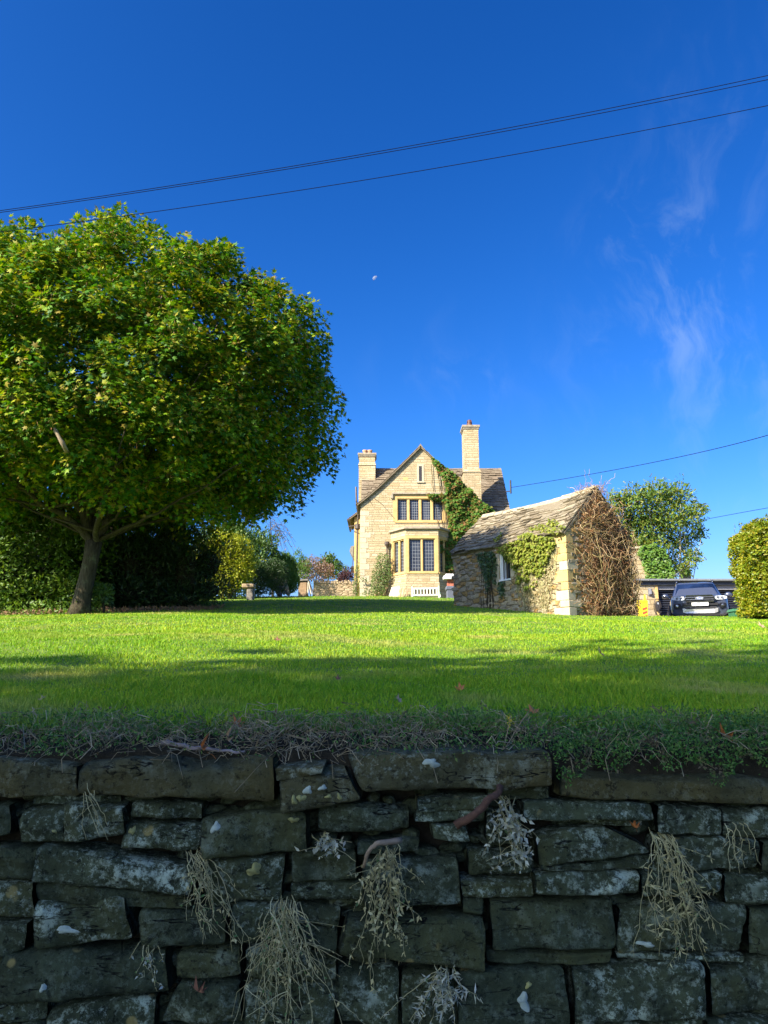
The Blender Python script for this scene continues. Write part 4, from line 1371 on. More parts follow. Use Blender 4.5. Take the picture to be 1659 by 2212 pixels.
# ---------------------------------------------------------------- trees across the lane behind the photographer (their shade lies on wall and lawn)
for i, (x, y, zc, r, rz, lab) in enumerate(((-26.5, -7.0, 8.4, 4.3, 3.2, 'tall lane tree farthest up the lane behind the photographer'), (-20.0, -6.0, 7.5, 4.4, 3.1, 'broad lane tree second along the row behind the photographer'),
                                            (-14.6, -6.6, 6.9, 3.3, 3.2, 'full lane tree opposite the dry stone wall'), (-10.4, -7.2, 9.6, 3.4, 3.3, 'lowest lane tree nearest the photographer'))):
    th = thing('lane_tree', lab, 'tree', (x, y, -1.55), 0, 'trees across the lane')
    foliage('crown', M['maple'], th, [(x, y, zc, r, r, rz), (x + 1, y, zc - 1.5, r * .8, r * .8, rz * .7)], 5200, .55, MAPLE, amp=.55, shell=.35, freq=1.8)
    mb = MB()
    mb.tube([(x, y, -1.7), (x + .1, y, 2), (x, y, zc)], [.4, .32, .12], 9)
    for k in range(7):
        a = k * .9
        mb.tube([(x, y, 2 + k * .5), (x + 1.5 * math.cos(a), y + 1.5 * math.sin(a), 4 + k * .5), (x + 3 * math.cos(a), y + 3 * math.sin(a), 6 + k * .6)], [.13, .09, .03], 6)
    mb.build('trunk', M['bark'], th, smooth=True)
# ================================================================ BUILDINGS
def slates(mb, E0, E1, R0, R1, course=.2, wm=.3, th=.02, rag=.3, sag=None):
    """courses of stone slates between an eave line E0-E1 and a ridge line R0-R1"""
    E0, E1, R0, R1 = map(Vector, (E0, E1, R0, R1))
    Nn = (E1 - E0).cross(R0 - E0).normalized()
    if Nn.z < 0: Nn = -Nn
    L = ((R0 - E0).length + (R1 - E1).length) / 2
    W_ = ((E1 - E0).length + (R1 - R0).length) / 2
    nr = int(L / course)

    def P(s, t):
        p = E0.lerp(E1, s).lerp(R0.lerp(R1, s), t)
        if sag: p = p + Nn * sag(s, t)
        return p
    for i in range(nr + 1):
        f = i / (nr + 1)
        cs = 1.25 - .5 * f                                # diminishing courses
        t0 = (1.25 * f - .25 * f * f)
        t0 = min(t0, 1)
        t1 = min(1.0, t0 + cs * 1.45 * course / L)
        s = -rnd.random() * wm / W_
        while s < 1:
            w = wm * rnd.uniform(.55, 1.5) / W_
            a, b_ = max(0, s), min(1, s + w)
            s += w
            if b_ - a < .012 / W_ * wm * 8: continue
            g = .006 / W_
            d0 = rnd.uniform(-rag, rag) * course / L
            d1 = d0 + rnd.uniform(-.08, .08) * course / L
            th_ = th * rnd.uniform(.6, 1.5)
            lo = th * rnd.uniform(.9, 2.0)
            hi = th * .2
            T = (t0 + d0, t0 + d1)
            q = [P(a + g, max(T[0], -.02)), P(b_ - g, max(T[1], -.02)), P(b_ - g, t1), P(a + g, t1)]
            lift = (lo, lo * rnd.uniform(.8, 1.2), hi, hi)
            mb.hexa([q[k] + Nn * lift[k] for k in range(4)] + [q[k] + Nn * (lift[k] + th_) for k in range(4)])
    # under-boarding
    e = Nn * -.01
    mb.hexa([P(0, 0) + e - Nn * .05, P(1, 0) + e - Nn * .05, P(1, 1) + e - Nn * .05, P(0, 1) + e - Nn * .05, P(0, 0) + e, P(1, 0) + e, P(1, 1) + e, P(0, 1) + e])


class Face:
    """a vertical wall face: u along it from p0 to p1, d inwards, z up"""

    def __init__(s, p0, p1):
        s.p0 = Vector((p0[0], p0[1], 0))
        v = Vector((p1[0] - p0[0], p1[1] - p0[1], 0))
        s.w = v.length
        s.d = v / s.w
        s.out = Vector((s.d.y, -s.d.x, 0))

    def P(s, u, d, z): return s.p0 + s.d * u - s.out * d + Vector((0, 0, z))

    def hexa(s, mb, u0, u1, d0, d1, z0, z1):
        mb.hexa([s.P(u0, d0, z0), s.P(u1, d0, z0), s.P(u1, d1, z0), s.P(u0, d1, z0), s.P(u0, d0, z1), s.P(u1, d0, z1), s.P(u1, d1, z1), s.P(u0, d1, z1)])

    def from_photo(s, u, v):
        """where the sight line through (u, v) meets this face: (u along, z)"""
        r = at(u, v, 1.0)
        det = r.x * -s.d.y - r.y * -s.d.x
        # t*r.xy = p0 + k*d
        t = (s.p0.x * -s.d.y - s.p0.y * -s.d.x) / det
        k = (r.x * s.p0.y - r.y * s.p0.x) / det
        return k, r.z * t


def panel(mb, F, z0, top, holes, reveal=.2, depth=.0):
    """front skin of a wall with openings; top: list of (u, z) along the upper edge"""
    def ztop(u):
        for (a, za), (b, zb) in zip(top, top[1:]):
            if a - 1e-6 <= u <= b + 1e-6: return za + (zb - za) * (u - a) / (b - a)
        return top[-1][1]

    def piece(ua, ub, za, zb=None):
        """column piece between za and zb (None: up to the roof line)"""
        pts = [(ua, za), (ub, za)]
        if zb is None:
            pts.append((ub, ztop(ub)))
            pts += [(u, z) for u, z in reversed(top) if ua + 1e-5 < u < ub - 1e-5]
            pts.append((ua, ztop(ua)))
        else: pts += [(ub, zb), (ua, zb)]
        mb.add([F.P(u, 0, z) for u, z in pts], [tuple(range(len(pts)))])
    cur = 0.0
    for (u0, u1, h0, h1) in sorted(holes):
        if u0 > cur: piece(cur, u0, z0)
        piece(u0, u1, z0, h0)
        piece(u0, u1, h1)
        cur = u1
        for a, b in (((u0, h0), (u0, h1)), ((u0, h1), (u1, h1)), ((u1, h1), (u1, h0)), ((u1, h0), (u0, h0))):
            mb.add([F.P(a[0], 0, a[1]), F.P(b[0], 0, b[1]), F.P(b[0], reveal, b[1]), F.P(a[0], reveal, a[1])], [(0, 1, 2, 3)])
    piece(cur, F.w, z0)


def window(parent, F, hole, nl, cols, rows, name='window', mull=.13, border=.16, lead=.016, casement=True):
    """mullioned stone window with leaded lights in an opening of face F"""
    u0, u1, z0, z1 = hole
    mb = MB()
    b = border
    if b:                                    # dressed stone surround, a little proud of the wall
        pr = -.014
        F.hexa(mb, u0 - b, u0, pr, .10, z0 - .02, z1 + .0)
        F.hexa(mb, u1, u1 + b, pr, .10, z0 - .02, z1 + .0)
        F.hexa(mb, u0 - b, u1 + b, pr, .10, z1 + .002, z1 + b * .8)
        F.hexa(mb, u0 - b * .6, u1 + b * .6, -.05, .12, z0 - .11, z0 - .022)
    jw = .05
    F.hexa(mb, u0, u0 + jw, .05, .17, z0, z1)
    F.hexa(mb, u1 - jw, u1, .05, .17, z0, z1)
    F.hexa(mb, u0 + jw, u1 - jw, .05, .17, z1 - jw, z1)
    F.hexa(mb, u0 + jw, u1 - jw, .03, .17, z0, z0 + jw)
    lw = (u1 - u0 - 2 * jw - (nl - 1) * mull) / nl
    xs = []
    for i in range(nl):
        a = u0 + jw + i * (lw + mull)
        xs.append((a, a + lw))
        if i: 
            p = [F.P(a - mull, .08, z0 + jw), F.P(a, .08, z0 + jw), F.P(a, .17, z0 + jw), F.P(a - mull, .17, z0 + jw)]
            c = [F.P(a - mull + .035, .03, z0 + jw), F.P(a - .035, .03, z0 + jw)]
            ring = [p[3], p[0], c[0], c[1], p[1], p[2]]
            up = Vector((0, 0, z1 - z0 - 2 * jw))
            mb.rings([ring, [q + up for q in ring]])
    fr = mb.build(name, M['dressed'], parent)
    for a, c in xs:
        g = MB()
        F.hexa(g, a, c, .155, .165, z0 + jw, z1 - jw)
        p = g.build('pane', M['glass'], parent)
        p.parent = fr
        k = MB()
        fw = .028
        za, zb = z0 + jw, z1 - jw
        F.hexa(k, a, a + fw, .135, .16, za, zb)
        F.hexa(k, c - fw, c, .135, .16, za, zb)
        F.hexa(k, a + fw, c - fw, .135, .16, za, za + fw)
        F.hexa(k, a + fw, c - fw, .135, .16, zb - fw, zb)
        q = k.build('casement_frame', M['iron'], parent)
        q.parent = fr
        k = MB()
        for i in range(1, cols):
            x = a + (c - a) * i / cols
            F.hexa(k, x - lead / 2, x + lead / 2, .146, .153, za + fw, zb - fw)
        for j in range(1, rows):
            z = za + (zb - za) * j / rows
            F.hexa(k, a + fw, c - fw, .1475, .1515, z - lead / 2, z + lead / 2)
        q = k.build('leading', M['leadgrey'], parent)
        q.parent = fr
    return fr


HY = 41.0
M['darkwood'] = plain('brown_board', (.12, .07, .035), .85, .3, 7, .2)
xl = at(778, 1200, HY).x
ax = at(908, 962, HY).x
xr = 2 * ax - xl
GZ = 3.3
zs = lambda v: at(908, v, HY).z
house = thing('stone_house', 'honey coloured stone house with steep gable, leaded mullion windows and tall chimney', 'house', (ax, HY, GZ))
FF = Face((xl, HY), (xr, HY))
verge = [(908, 962), (850.6, 1018), (820, 1047.6), (788, 1075), (770, 1088.5)]
rl = [(at(u, v, HY).x, at(u, v, HY).z) for u, v in verge]           # left verge, apex first
slope_z = lambda dx: float(np.interp(dx, [ax - p[0] for p in rl], [p[1] for p in rl]))
DR = .13
top = [(ax - d - xl, slope_z(d) - DR) for d in (ax - xl, ax - rl[3][0], ax - rl[2][0], ax - rl[1][0], 0)]
top = [(u, z) for u, z in top if u >= -1e-6]
top += [(FF.w - u, z) for u, z in reversed(top[:-1])]
wu = lambda u, v: (at(u, v, HY).x - xl)
upper = (wu(858.5, 1100), wu(957.5, 1100), zs(1125), zs(1077))
slit = (wu(904.8, 1020), wu(911.5, 1020), zs(1040), zs(1007))
mb = MB()
panel(mb, FF, GZ, top, [upper, slit][:1] if False else [upper], .2)
FL = Face((xl, 47.5), (xl, HY))
panel(mb, FL, GZ, [(0, top[0][1]), (FL.w, top[0][1])], [])
FR = Face((xr, HY), (xr, 47.5))
panel(mb, FR, GZ, [(0, top[-1][1]), (FR.w, top[-1][1])], [])
# main range behind
RY = 47.0
rz_ = at(930, 1014, RY).z
mxl, mxr = at(783, 1014, RY).x - .02, 7.42
EY = 43.3
ez = rz_ - 1.19 * (RY - EY)
mb.bb(mxl + .1, mxr - .1, EY + .25, 50.5, GZ, ez - .05)
for x0, x1 in ((mxl + .1, mxl + .4), (mxr - .4, mxr - .1)):
    mb.prism([(x0, EY + .3, ez - .06), (x0, 50.4, ez - .06), (x0, RY, rz_ - .18)], (x1 - x0, 0, 0))
mb.build('wall', M['facade'], house)
# corner stones, band courses
z = GZ
i = 0
while z < top[0][1] - .5:
    h = rnd.uniform(.24, .36)
    w = .52 if i % 2 else .30
    mb = MB()
    FF.hexa(mb, -.012, w * rnd.uniform(.85, 1.15), -.012, .1, z + .006, z + h - .006)
    mb.build('corner_stone', M['dressed_pale'], house, bevel=.012)
    z += h
    i += 1
mb = MB()
FF.hexa(mb, wu(871, 1034), wu(882, 1034), -.006, .1, zs(1038), zs(1031))
mb.build('golden_block', M['dressed'], house, bevel=.012)
# window hood, slit window
mb = MB()
FF.hexa(mb, wu(846, 1068), wu(962, 1068), -.12, .05, zs(1068.5), zs(1064.5))
FF.hexa(mb, wu(844, 1075), wu(849.5, 1075), -.11, .05, zs(1077.5), zs(1068.6))
mb.build('window_hood', M['moulding'], house, bevel=.02)
window(house, FF, upper, 4, 4, 8, border=.24, mull=.17)
mb = MB()
b = .10
FF.hexa(mb, slit[0] - b, slit[0], -.02, .1, slit[2], slit[3] + b)
FF.hexa(mb, slit[1], slit[1] + b, -.02, .1, slit[2], slit[3] + b)
FF.hexa(mb, slit[0], slit[1], -.02, .1, slit[3], slit[3] + b)
FF.hexa(mb, slit[0] - b * 1.3, slit[1] + b * 1.3, -.07, .1, slit[2] - .08, slit[2] - .002)
sw = mb.build('slit_window', M['dressed_pale'], house)
g = MB()
FF.hexa(g, slit[0], slit[1], -.006, .02, slit[2], slit[3])
g.build('pane', M['iron'], house).parent = sw

# roofs
mb = MB()
FY, BY = HY - .16, 47.0
for sgn in (-1, 1):
    for (xa, za), (xb, zb) in zip(rl, rl[1:]):
        x0, x1 = (xb, xa) if sgn < 0 else (2 * ax - xb, 2 * ax - xa)
        slates(mb, (x0, FY, zb - .08), (x0, BY, zb - .08), (x1, FY, za - .08), (x1, BY, za - .08), .20, .34, .022, .12)
mb.prism([(ax - .16, FY, rl[0][1] - .18), (ax + .16, FY, rl[0][1] - .18), (ax, FY, rl[0][1] + .05)], (0, BY - FY, 0))
mb.build('gable_roof', M['slate_house'], house)
mb = MB()
slates(mb, (mxl, EY, ez), (mxr, EY, ez), (mxl, RY, rz_), (mxr, RY, rz_), .24, .36, .045, .2, sag=lambda s, t: .03 * math.sin(s * 9) * math.sin(t * 5))
slates(mb, (mxr, 50.7, ez), (mxl, 50.7, ez), (mxr, RY, rz_), (mxl, RY, rz_), .3, .6, .022, .1)
x = mxl
while x < mxr:
    w = rnd.uniform(.4, .55)
    w = min(w, mxr - x)
    zz = rz_ + .02 + rnd.uniform(-.012, .012)
    mb.prism([(x, RY - .18, zz - .14), (x, RY + .18, zz - .14), (x, RY, zz + .06)], (w - .01, 0, 0))
    x += w
mb.build('main_roof', M['slate_house'], house)


def chimney(label, u0, u1, Y, D, v_top, v_sh, v_bot, wide, cap, pots):
    c = MB()
    x0, x1 = at(u0, v_sh, Y).x, at(u1, v_sh, Y).x
    zt, zm, zb = at(u0, v_top, Y).z, at(u0, v_sh, Y).z, at(u0, v_bot, Y).z
    c.bb(x0, x1, Y, Y + D, zm, zt)
    c.bb(x0 - wide, x1 + wide, Y - wide, Y + D + wide, zb, zm - .1)
    c.prism([(x0 - wide - .04, Y - wide - .04, zm - .12), (x1 + wide + .04, Y - wide - .04, zm - .12), (x1 + .002, Y - .002, zm + .08), (x0 - .002, Y - .002, zm + .08)], (0, D + .04, 0))
    ob = c.build('chimney', M['facade'], house)
    if label: ob['label'] = label
    k = MB()
    k.bb(x0 - cap * .5, x1 + cap * .5, Y - cap * .5, Y + D + cap * .5, zt - .10, zt - .001)
    k.bb(x0 - cap, x1 + cap, Y - cap, Y + D + cap, zt, zt + .13)
    k.build('chimney_cap', M['moulding'], house, bevel=.015).parent = ob
    return ob, x0, x1, zt + .13


lc, x0, x1, zt = chimney('short chimney with two clay pots', 776, 810, 46.2, 1.0, 983, 1001, 1095, .025, .09, 2)
for px in (.36, .66):
    k = MB()
    k.lathe((x0 + (x1 - x0) * px, 46.7, zt), [(.17, 0), (.15, .05), (.14, .22), (.17, .25), (.17, .32), (.13, .33), (.13, .30)], 14)
    k.build('chimney_pot', M['clay'], house, smooth=True).parent = lc
rc, x0, x1, zt = chimney('tall chimney stack with dark cowl', 1003.5, 1035.5, 43.0, 1.1, 923, 1016, 1290, .07, .09, 1)
k = MB()
k.lathe(((x0 + x1) / 2 - .02, 43.5, zt), [(.20, 0), (.19, .06), (.15, .30), (.155, .32), (.12, .44), (.10, .48), (.02, .49)], 14)
for a in range(4):
    k.bb((x0 + x1) / 2 - .02 + .16 * math.cos(a * 1.57 + .6) - .02, (x0 + x1) / 2 - .02 + .16 * math.cos(a * 1.57 + .6) + .02, 43.5 + .16 * math.sin(a * 1.57 + .6) - .02, 43.5 + .16 * math.sin(a * 1.57 + .6) + .02, zt + .28, zt + .42)
k.build('chimney_cowl', M['darkclay'], house, smooth=True).parent = rc

# bay window
bcx = ax - .02
BYF = HY - 1.12
hwf, hww = .86, 1.62
bz = lambda v: at(908, v, BYF).z
pts = [(bcx - hww, HY - .005), (bcx - hwf, BYF), (bcx + hwf, BYF), (bcx + hww, HY - .005)]
zt = bz(1143)
mb = MB()
faces = []
holes = []
for i in range(3):
    F = Face(pts[i], pts[i + 1])
    faces.append(F)
    m = .17 if i == 1 else .16
    h = (m, F.w - m, bz(1235.5), bz(1163.2))
    holes.append(h)
    panel(mb, F, GZ, [(0, zt), (F.w, zt)], [h], .2)
mb.add([(p[0], p[1], zt) for p in pts], [(0, 1, 2, 3)])
bay = mb.build('bay_window', M['facade'], house)


def bayring(mb, off, z0, z1):
    cx, cy = bcx, HY
    o = [(bcx - hww - off * 1.15, HY - .004), (bcx - hwf - off * .62, BYF - off), (bcx + hwf + off * .62, BYF - off), (bcx + hww + off * 1.15, HY - .004)]
    mb.rings([[(p[0], p[1], z) for p in o] for z in (z0, z1)])


mb = MB()
bayring(mb, .13, zt + .002, bz(1139.5))
bayring(mb, .09, bz(1139.5) + .001, bz(1137.5))
mb.build('cornice', M['moulding'], house, bevel=.015).parent = bay
mb = MB()
bayring(mb, .045, GZ, bz(1258.5))
mb.build('plinth', M['facade'], house, bevel=.01).parent = bay
for F, h, nm in zip(faces, holes, (1, 2, 3)):
    w = window(house, F, h, 2, 4, 9, name='window_frame', mull=.13, border=.0, lead=.015)
    # lights keep their own level under the bay: thing > part > sub-part
    w.name = 'bay_light_frame'
mb = MB()
for F, h in zip(faces, holes):
    F.hexa(mb, .012, F.w - .012, -.012, .05, h[3] + .004, h[3] + .16)
    F.hexa(mb, .03, F.w - .03, -.04, .05, h[2] - .09, h[2] - .003)
    for a, b in ((.012, h[0] - .002), (h[1] + .002, F.w - .012)):
        F.hexa(mb, a, b, -.010, .05, h[2] + .0, h[3] + .0)
mb.build('bay_dressings', M['dressed'], house, bevel=.006).parent = bay

# rainwater goods, lantern and side projection at the left
mb = MB()
pu = at(836, 1180, HY - .12)
mb.lathe((pu.x, HY - .13, bz(1176)), [(.045, 0), (.09, .09), (.14, .16), (.14, .30), (.10, .31)], 10)
mb.tube([(pu.x, HY - .12, bz(1176)), (pu.x + .0, HY - .12, GZ)], .042, 8)
d1 = mb.build('drainpipe', M['browniron'], house, smooth=False)
SX = at(766, 1200, 45.0).x
mb = MB()
mb.bb(SX, xl + .05, 44.2, 47.4, GZ, at(770, 1122, 45).z)
mb.build('side_projection', M['dressed'], house)
e1, e2 = at(755, 1126, 44.8), at(780, 1108, 44.8)
mb = MB()
slates(mb, (e1.x, 44.0, e1.z), (e1.x, 47.5, e1.z), (e2.x, 44.0, e2.z), (e2.x, 47.5, e2.z), .16, .3, .02, .1)
mb.build('side_roof', M['slate_house'], house)
mb = MB()
mb.tube([(e1.x - .06, 44.0, e1.z - .05), (e1.x - .06, 47.6, e1.z - .08)], .06, 8)
hp = at(772.5, 1139, 43.6)
mb.tube([(e1.x - .02, 44.0, hp.z + .12), (hp.x, 43.6, hp.z + .12)], .03, 6)
mb.lathe((hp.x, 43.6, hp.z - .18), [(.05, 0), (.16, .10), (.17, .34), (.14, .36)], 8)
mb.tube([(hp.x, 43.6, hp.z - .15), (at(769, 1285, 43.6).x, 43.6, GZ)], .055, 8)
up = at(771, 1087, 43.2)
mb.tube([at(769, 1052, 43.4), at(770, 1082, 43.2), at(774, 1105, 43.4), hp], [.05, .055, .05, .045], 7)
mb.build('drainpipe', M['browniron'], house, smooth=False)
lp = at(761, 1232, 44.0)
mb = MB()
mb.lathe((lp.x, 44.4, lp.z), [(.02, -.12), (.09, -.10), (.07, -.06), (.13, .16), (.17, .18), (.03, .32), (.02, .36)], 8)
cp = at(762, 1182, 44.4)
mb.tube([(lp.x, 44.4, lp.z + .3), (lp.x + .06, 44.4, cp.z), (lp.x + .3, 44.5, cp.z + .1)], .025, 5)
mb.build('wall_lantern', M['iron'], house)
mb = MB()
q = [at(755, 1190, 44.8), at(758, 1180, 44.8), at(766, 1178, 44.8), at(768, 1215, 44.8)]
mb.prism(q, (0, 1.4, 0))
mb.build('porch_canopy', M['greywood'], house)
mb = MB()
bk = at(1103, 1050, 44)
mb.tube([bk + Vector((0, 0, -.45)), bk + Vector((0, 0, .35))], .05, 8)
mb.tube([bk + Vector((-.3, .2, -.3)), bk + Vector((0, 0, -.3))], .03, 6)
mb.build('cable_bracket', M['iron'], house)

# iron tie stay and cable stain lines drawn as thin wires on the wall
mb = MB()
for a, b in (((808, 1076), (826, 1090)), ((795, 1076), (805, 1092)), ((826, 1090), (852, 1120))):
    pa, pb = at(*a, HY - .02), at(*b, HY - .02)
    mb.tube([pa, pb], .012, 4)
mb.build('wall_wire', M['browniron'], house)


def inpoly(poly, n):
    """n random points of a polygon"""
    P = np.array(poly, float)
    lo, hi = P.min(0), P.max(0)
    out = np.zeros((0, 2))
    while len(out) < n:
        q = lo + rng.random((n * 3, 2)) * (hi - lo)
        ins = np.zeros(len(q), bool)
        j = len(P) - 1
        for i in range(len(P)):
            yi, yj = P[i, 1], P[j, 1]
            c = ((yi > q[:, 1]) != (yj > q[:, 1])) & (q[:, 0] < (P[j, 0] - P[i, 0]) * (q[:, 1] - yi) / (yj - yi + 1e-12) + P[i, 0])
            ins ^= c
            j = i
        out = np.concatenate([out, q[ins]])
    return out[:n]


# creeper on the house
cr = [(770, 470), (850, 530), (930, 585), (1000, 645), (1060, 715), (1120, 765), (1190, 850), (1300, 925), (1250, 965), (1170, 1000), (1150, 1060), (1100, 1110), (1060, 1160), (980, 1290), (950, 1420), (890, 1420), (880, 1250),
      (850, 1290), (820, 1200), (825, 1060), (900, 1090), (925, 1060), (915, 960), (880, 850), (760, 815), (735, 790), (890, 780), (905, 740), (870, 660), (845, 610), (800, 540)]
cr = [((1350 + a / 2.074) * .54, (1600 + b / 2.074) * .54) for a, b in cr]
uv = inpoly(cr, 7600)
nz = np.array([mnoise.noise(Vector((a * .045, b * .045, 0))) for a, b in uv])
keep = nz > -.52
uv, nz = uv[keep], nz[keep]
P = np.array([at(a, b, HY) for a, b in uv])
P[:, 1] = HY - .05 - rng.random(len(P)) * (.20 + .40 * np.clip(nz + .3, 0, 1)) - np.clip((uv[:, 1] - 1140) / 60, 0, 1) * np.clip((965 - uv[:, 0]) / 25, 0, 1) * .75
cv = thing('wall_creeper', 'green and red creeper climbing the right side of the house gable', 'creeper', (P[:, 0].mean(), HY - .3, 4.0))
n = len(P)
leaf_mesh('foliage', M['creeper'], cv, P, rdir(n) * .7 + np.array([0, -.4, -.7]), rdir(n) * .55 + np.array([0, -1, .45]), rng.uniform(.10, .20, n), IVY)
paths = []
for i in range(30):
    a = at(rnd.uniform(955, 1000), 1280, HY - .08)
    b_ = uv[rnd.randrange(n)]
    e = at(b_[0], b_[1], HY - .1)
    s = np.linspace(0, 1, 8)[:, None]
    pth = np.array(a) + (np.array(e) - np.array(a)) * s + np.cumsum(rng.normal(0, .05, (8, 3)), 0) * np.array([1, .1, .6])
    paths.append(pth)
strands('stem', M['bark'], cv, np.array(paths), np.full(30, .018))

# climber left of the bay
cl_poly = [(803, 1285), (801, 1262), (803, 1240), (808, 1222), (814, 1205), (822, 1196), (830, 1200), (836, 1197), (844, 1215), (846, 1240), (838, 1262), (828, 1285)]
uv = inpoly(cl_poly, 1500)
P = np.array([at(a, b, HY - .2) for a, b in uv])
P[:, 1] -= rng.random(len(P)) * .3
cb = thing('climbing_rose', 'loose pale green climber on the wall left of the bay window', 'climber', (at(822, 1285, HY - .3).x, HY - .3, 4.05))
n = len(P)
leaf_mesh('foliage', M['climber'], cb, P, rdir(n) + np.array([0, -.3, .1]), rdir(n) * .7 + np.array([0, -1, .5]), rng.uniform(.06, .13, n), OVAL)
mb = MB()
for u0, u1, v1 in ((815, 812, 1225), (818, 836, 1225), (814, 806, 1250), (812, 826, 1205), (813, 842, 1262), (829, 848, 1252)):
    p0, p1 = at(u0, 1287, HY - .2), at(u1, v1, HY - .15)
    mb.tube([p0, p0.lerp(p1, .5) + Vector((rnd.gauss(0, .06), 0, 0)), p1], [.028, .02, .01], 5)
mb.build('stem', M['wood'], cb)
uv = np.concatenate([inpoly([(762, 1286), (764, 1255), (768, 1225), (774, 1210), (777, 1240), (776, 1286)], 420), inpoly([(776, 1245), (790, 1250), (797, 1262), (790, 1258), (777, 1252)], 40), inpoly([(782, 1286), (788, 1270), (800, 1272), (802, 1286)], 90)])
P = np.array([at(a, b, 43.3 if a < 776 else HY - .15) for a, b in uv])
P[:, 1] -= rng.random(len(P)) * .2
n = len(P)
ci = thing('drainpipe_creeper', 'thin pale creeper growing up the drainpipe at the left house corner', 'creeper', (at(770, 1286, 43.3).x, 43.3, 4.05))
leaf_mesh('foliage', M['climber'], ci, P, rdir(n), rdir(n) * .7 + np.array([0, -1, .5]), rng.uniform(.06, .12, n), OVAL)

# ---------------------------------------------------------------- bench, boards and the other things by the house
BNY = 39.3
b0, b1 = at(889.5, 1288, BNY), at(950, 1289, BNY - .25)
bw = (b1 - b0).length
by0 = at(920, 1268, BNY).z
bench = thing('garden_bench', 'pale green slatted wooden bench standing with its back to the lawn below the bay', 'bench', ((b0.x + b1.x) / 2, BNY - .1, by0 - .90), math.atan2(b1.y - b0.y, b1.x - b0.x))
hw = bw / 2
mb = MB()
zb = .12                                              # seat back leans toward the lawn: back face at -y
def leanbox(mb, x0, x1, z0, z1, t=.035, lean=.16):
    y0, y1 = -.0 - lean * z0, -.0 - lean * z1
    mb.hexa([(x0, y0, z0), (x1, y0, z0), (x1, y0 + t, z0), (x0, y0 + t, z0), (x0, y1, z1), (x1, y1, z1), (x1, y1 + t, z1), (x0, y1 + t, z1)])
leanbox(mb, -hw + .07, hw - .07, .76, .84, .045)
leanbox(mb, -hw + .07, hw - .07, .44, .51, .045)
for i in range(8):
    x = -hw + .15 + (2 * hw - .3) * i / 7
    leanbox(mb, x - .036, x + .036, .51, .76, .02)
mb.build('backrest', M['benchpaint'], bench, local=True, bevel=.006)
mb = MB()
for i in range(5): mb.bb(-hw + .03, hw - .03, .03 + i * .10, .115 + i * .10, .40, .425)
mb.build('seat', M['benchpaint'], bench, local=True, bevel=.004)
for x in (-hw + .035, hw - .035):
    mb = MB()
    leanbox(mb, x - .035, x + .035, -.05, .92, .06)
    mb.build('leg', M['benchpaint'], bench, local=True, bevel=.006)
    mb = MB()
    mb.bb(x - .035, x + .035, .46, .53, -.05, .60)
    mb.build('leg', M['benchpaint'], bench, local=True, bevel=.006)
    mb = MB()
    mb.bb(x - .04, x + .04, -.08, .56, .602, .64)
    mb.build('armrest', M['benchpaint'], bench, local=True, bevel=.006)

mb = MB()
mb.hexa([(-hw + .12, -.03, .47), (hw - .12, -.03, .47), (hw - .12, -.005, .47), (-hw + .12, -.005, .47), (-hw + .12, -.072, .78), (hw - .12, -.072, .78), (hw - .12, -.047, .78), (-hw + .12, -.047, .78)])
mb.build('back_panel', M['darkwood'], bench, local=True)

LBY = 39.5
mb = MB()
q = [at(839.5, 1289, LBY - .35), at(859, 1289, LBY - .35), at(864, 1268, LBY), at(846, 1268, LBY)]
mb.prism(q, (0, .03, 0))
tag(mb.build('leaning_board', M['palewood'], None, bevel=.005), 'pale square board leaning against the bay plinth', 'board')
for u, lab in ((863, 'thin dark board leaning directly right of the pale board'), (869, 'middle of the thin dark boards leaning by the bay'), (875.5, 'rightmost thin dark board leaning against the bay plinth')):
    mb = MB()
    q = [at(u, 1289, LBY - .3), at(u + 3.2, 1289, LBY - .3), at(u + 7, 1269 + (u - 863) * .2, LBY), at(u + 4.2, 1269 + (u - 863) * .2, LBY)]
    mb.prism(q, (0, .03, 0))
    tag(mb.build('leaning_plank', M['wood'], None), lab, 'plank', 'planks leaning by the bay')

# planter, bricks and box beside the shed's far corner
pb = at(966, 1249, 36.5)
mb = MB()
mb.cbox(pb.x - .18, pb.x + .42, 36.4, 36.9, at(966, 1251, 36.5).z, at(966, 1244, 36.5).z, .02)
mb.cbox(pb.x - .08, pb.x + .42, 36.42, 36.88, at(966, 1244, 36.5).z + .005, at(966, 1240, 36.5).z, .02)
tag(mb.build('white_board_stack', M['whitepaint']), 'two white boards stacked on the brick pier beside the shed', 'boards')
t = NT('red_brick')
t.base(t.ramp(t.noise(t.coord(), 9, 3), [(.3, (.34, .09, .05)), (.7, (.5, .16, .09))]))
t.setb(Roughness=.9)
M['redbrick'] = t.m
mb = MB()
zb0, zb1 = at(966, 1266, 36.6).z, at(966, 1251, 36.6).z - .006
bx0 = at(966.5, 1260, 36.6).x
mb.bb(bx0, bx0 + .3, 36.6, 36.9, zb0, zb1)
for i in range(2):
    for j in range(2):
        mb.bb(bx0 + .05 + i * .10, bx0 + .10 + i * .10, 36.585, 36.6 - .001, zb0 + .14 + j * .08, zb0 + .19 + j * .08)
pier = tag(mb.build('brick_pier', M['redbrick']), 'short red hollow brick pier under the white boards', 'pier')
mb = MB()
gx = at(965, 1275, 36.6).x
mb.cbox(gx, gx + .5, 36.45, 37.0, 3.4, zb0 - .2, .03)
mb.cbox(gx - .04, gx + .54, 36.42, 37.04, zb0 - .198, zb0 - .01, .03)
M['bluegrey'] = plain('blue_grey_plastic', (.10, .11, .14), .5, .1, 8, .05)
tag(mb.build('grey_crate', M['bluegrey']), 'dark blue grey plastic crate carrying the brick pier beside the shed', 'crate')

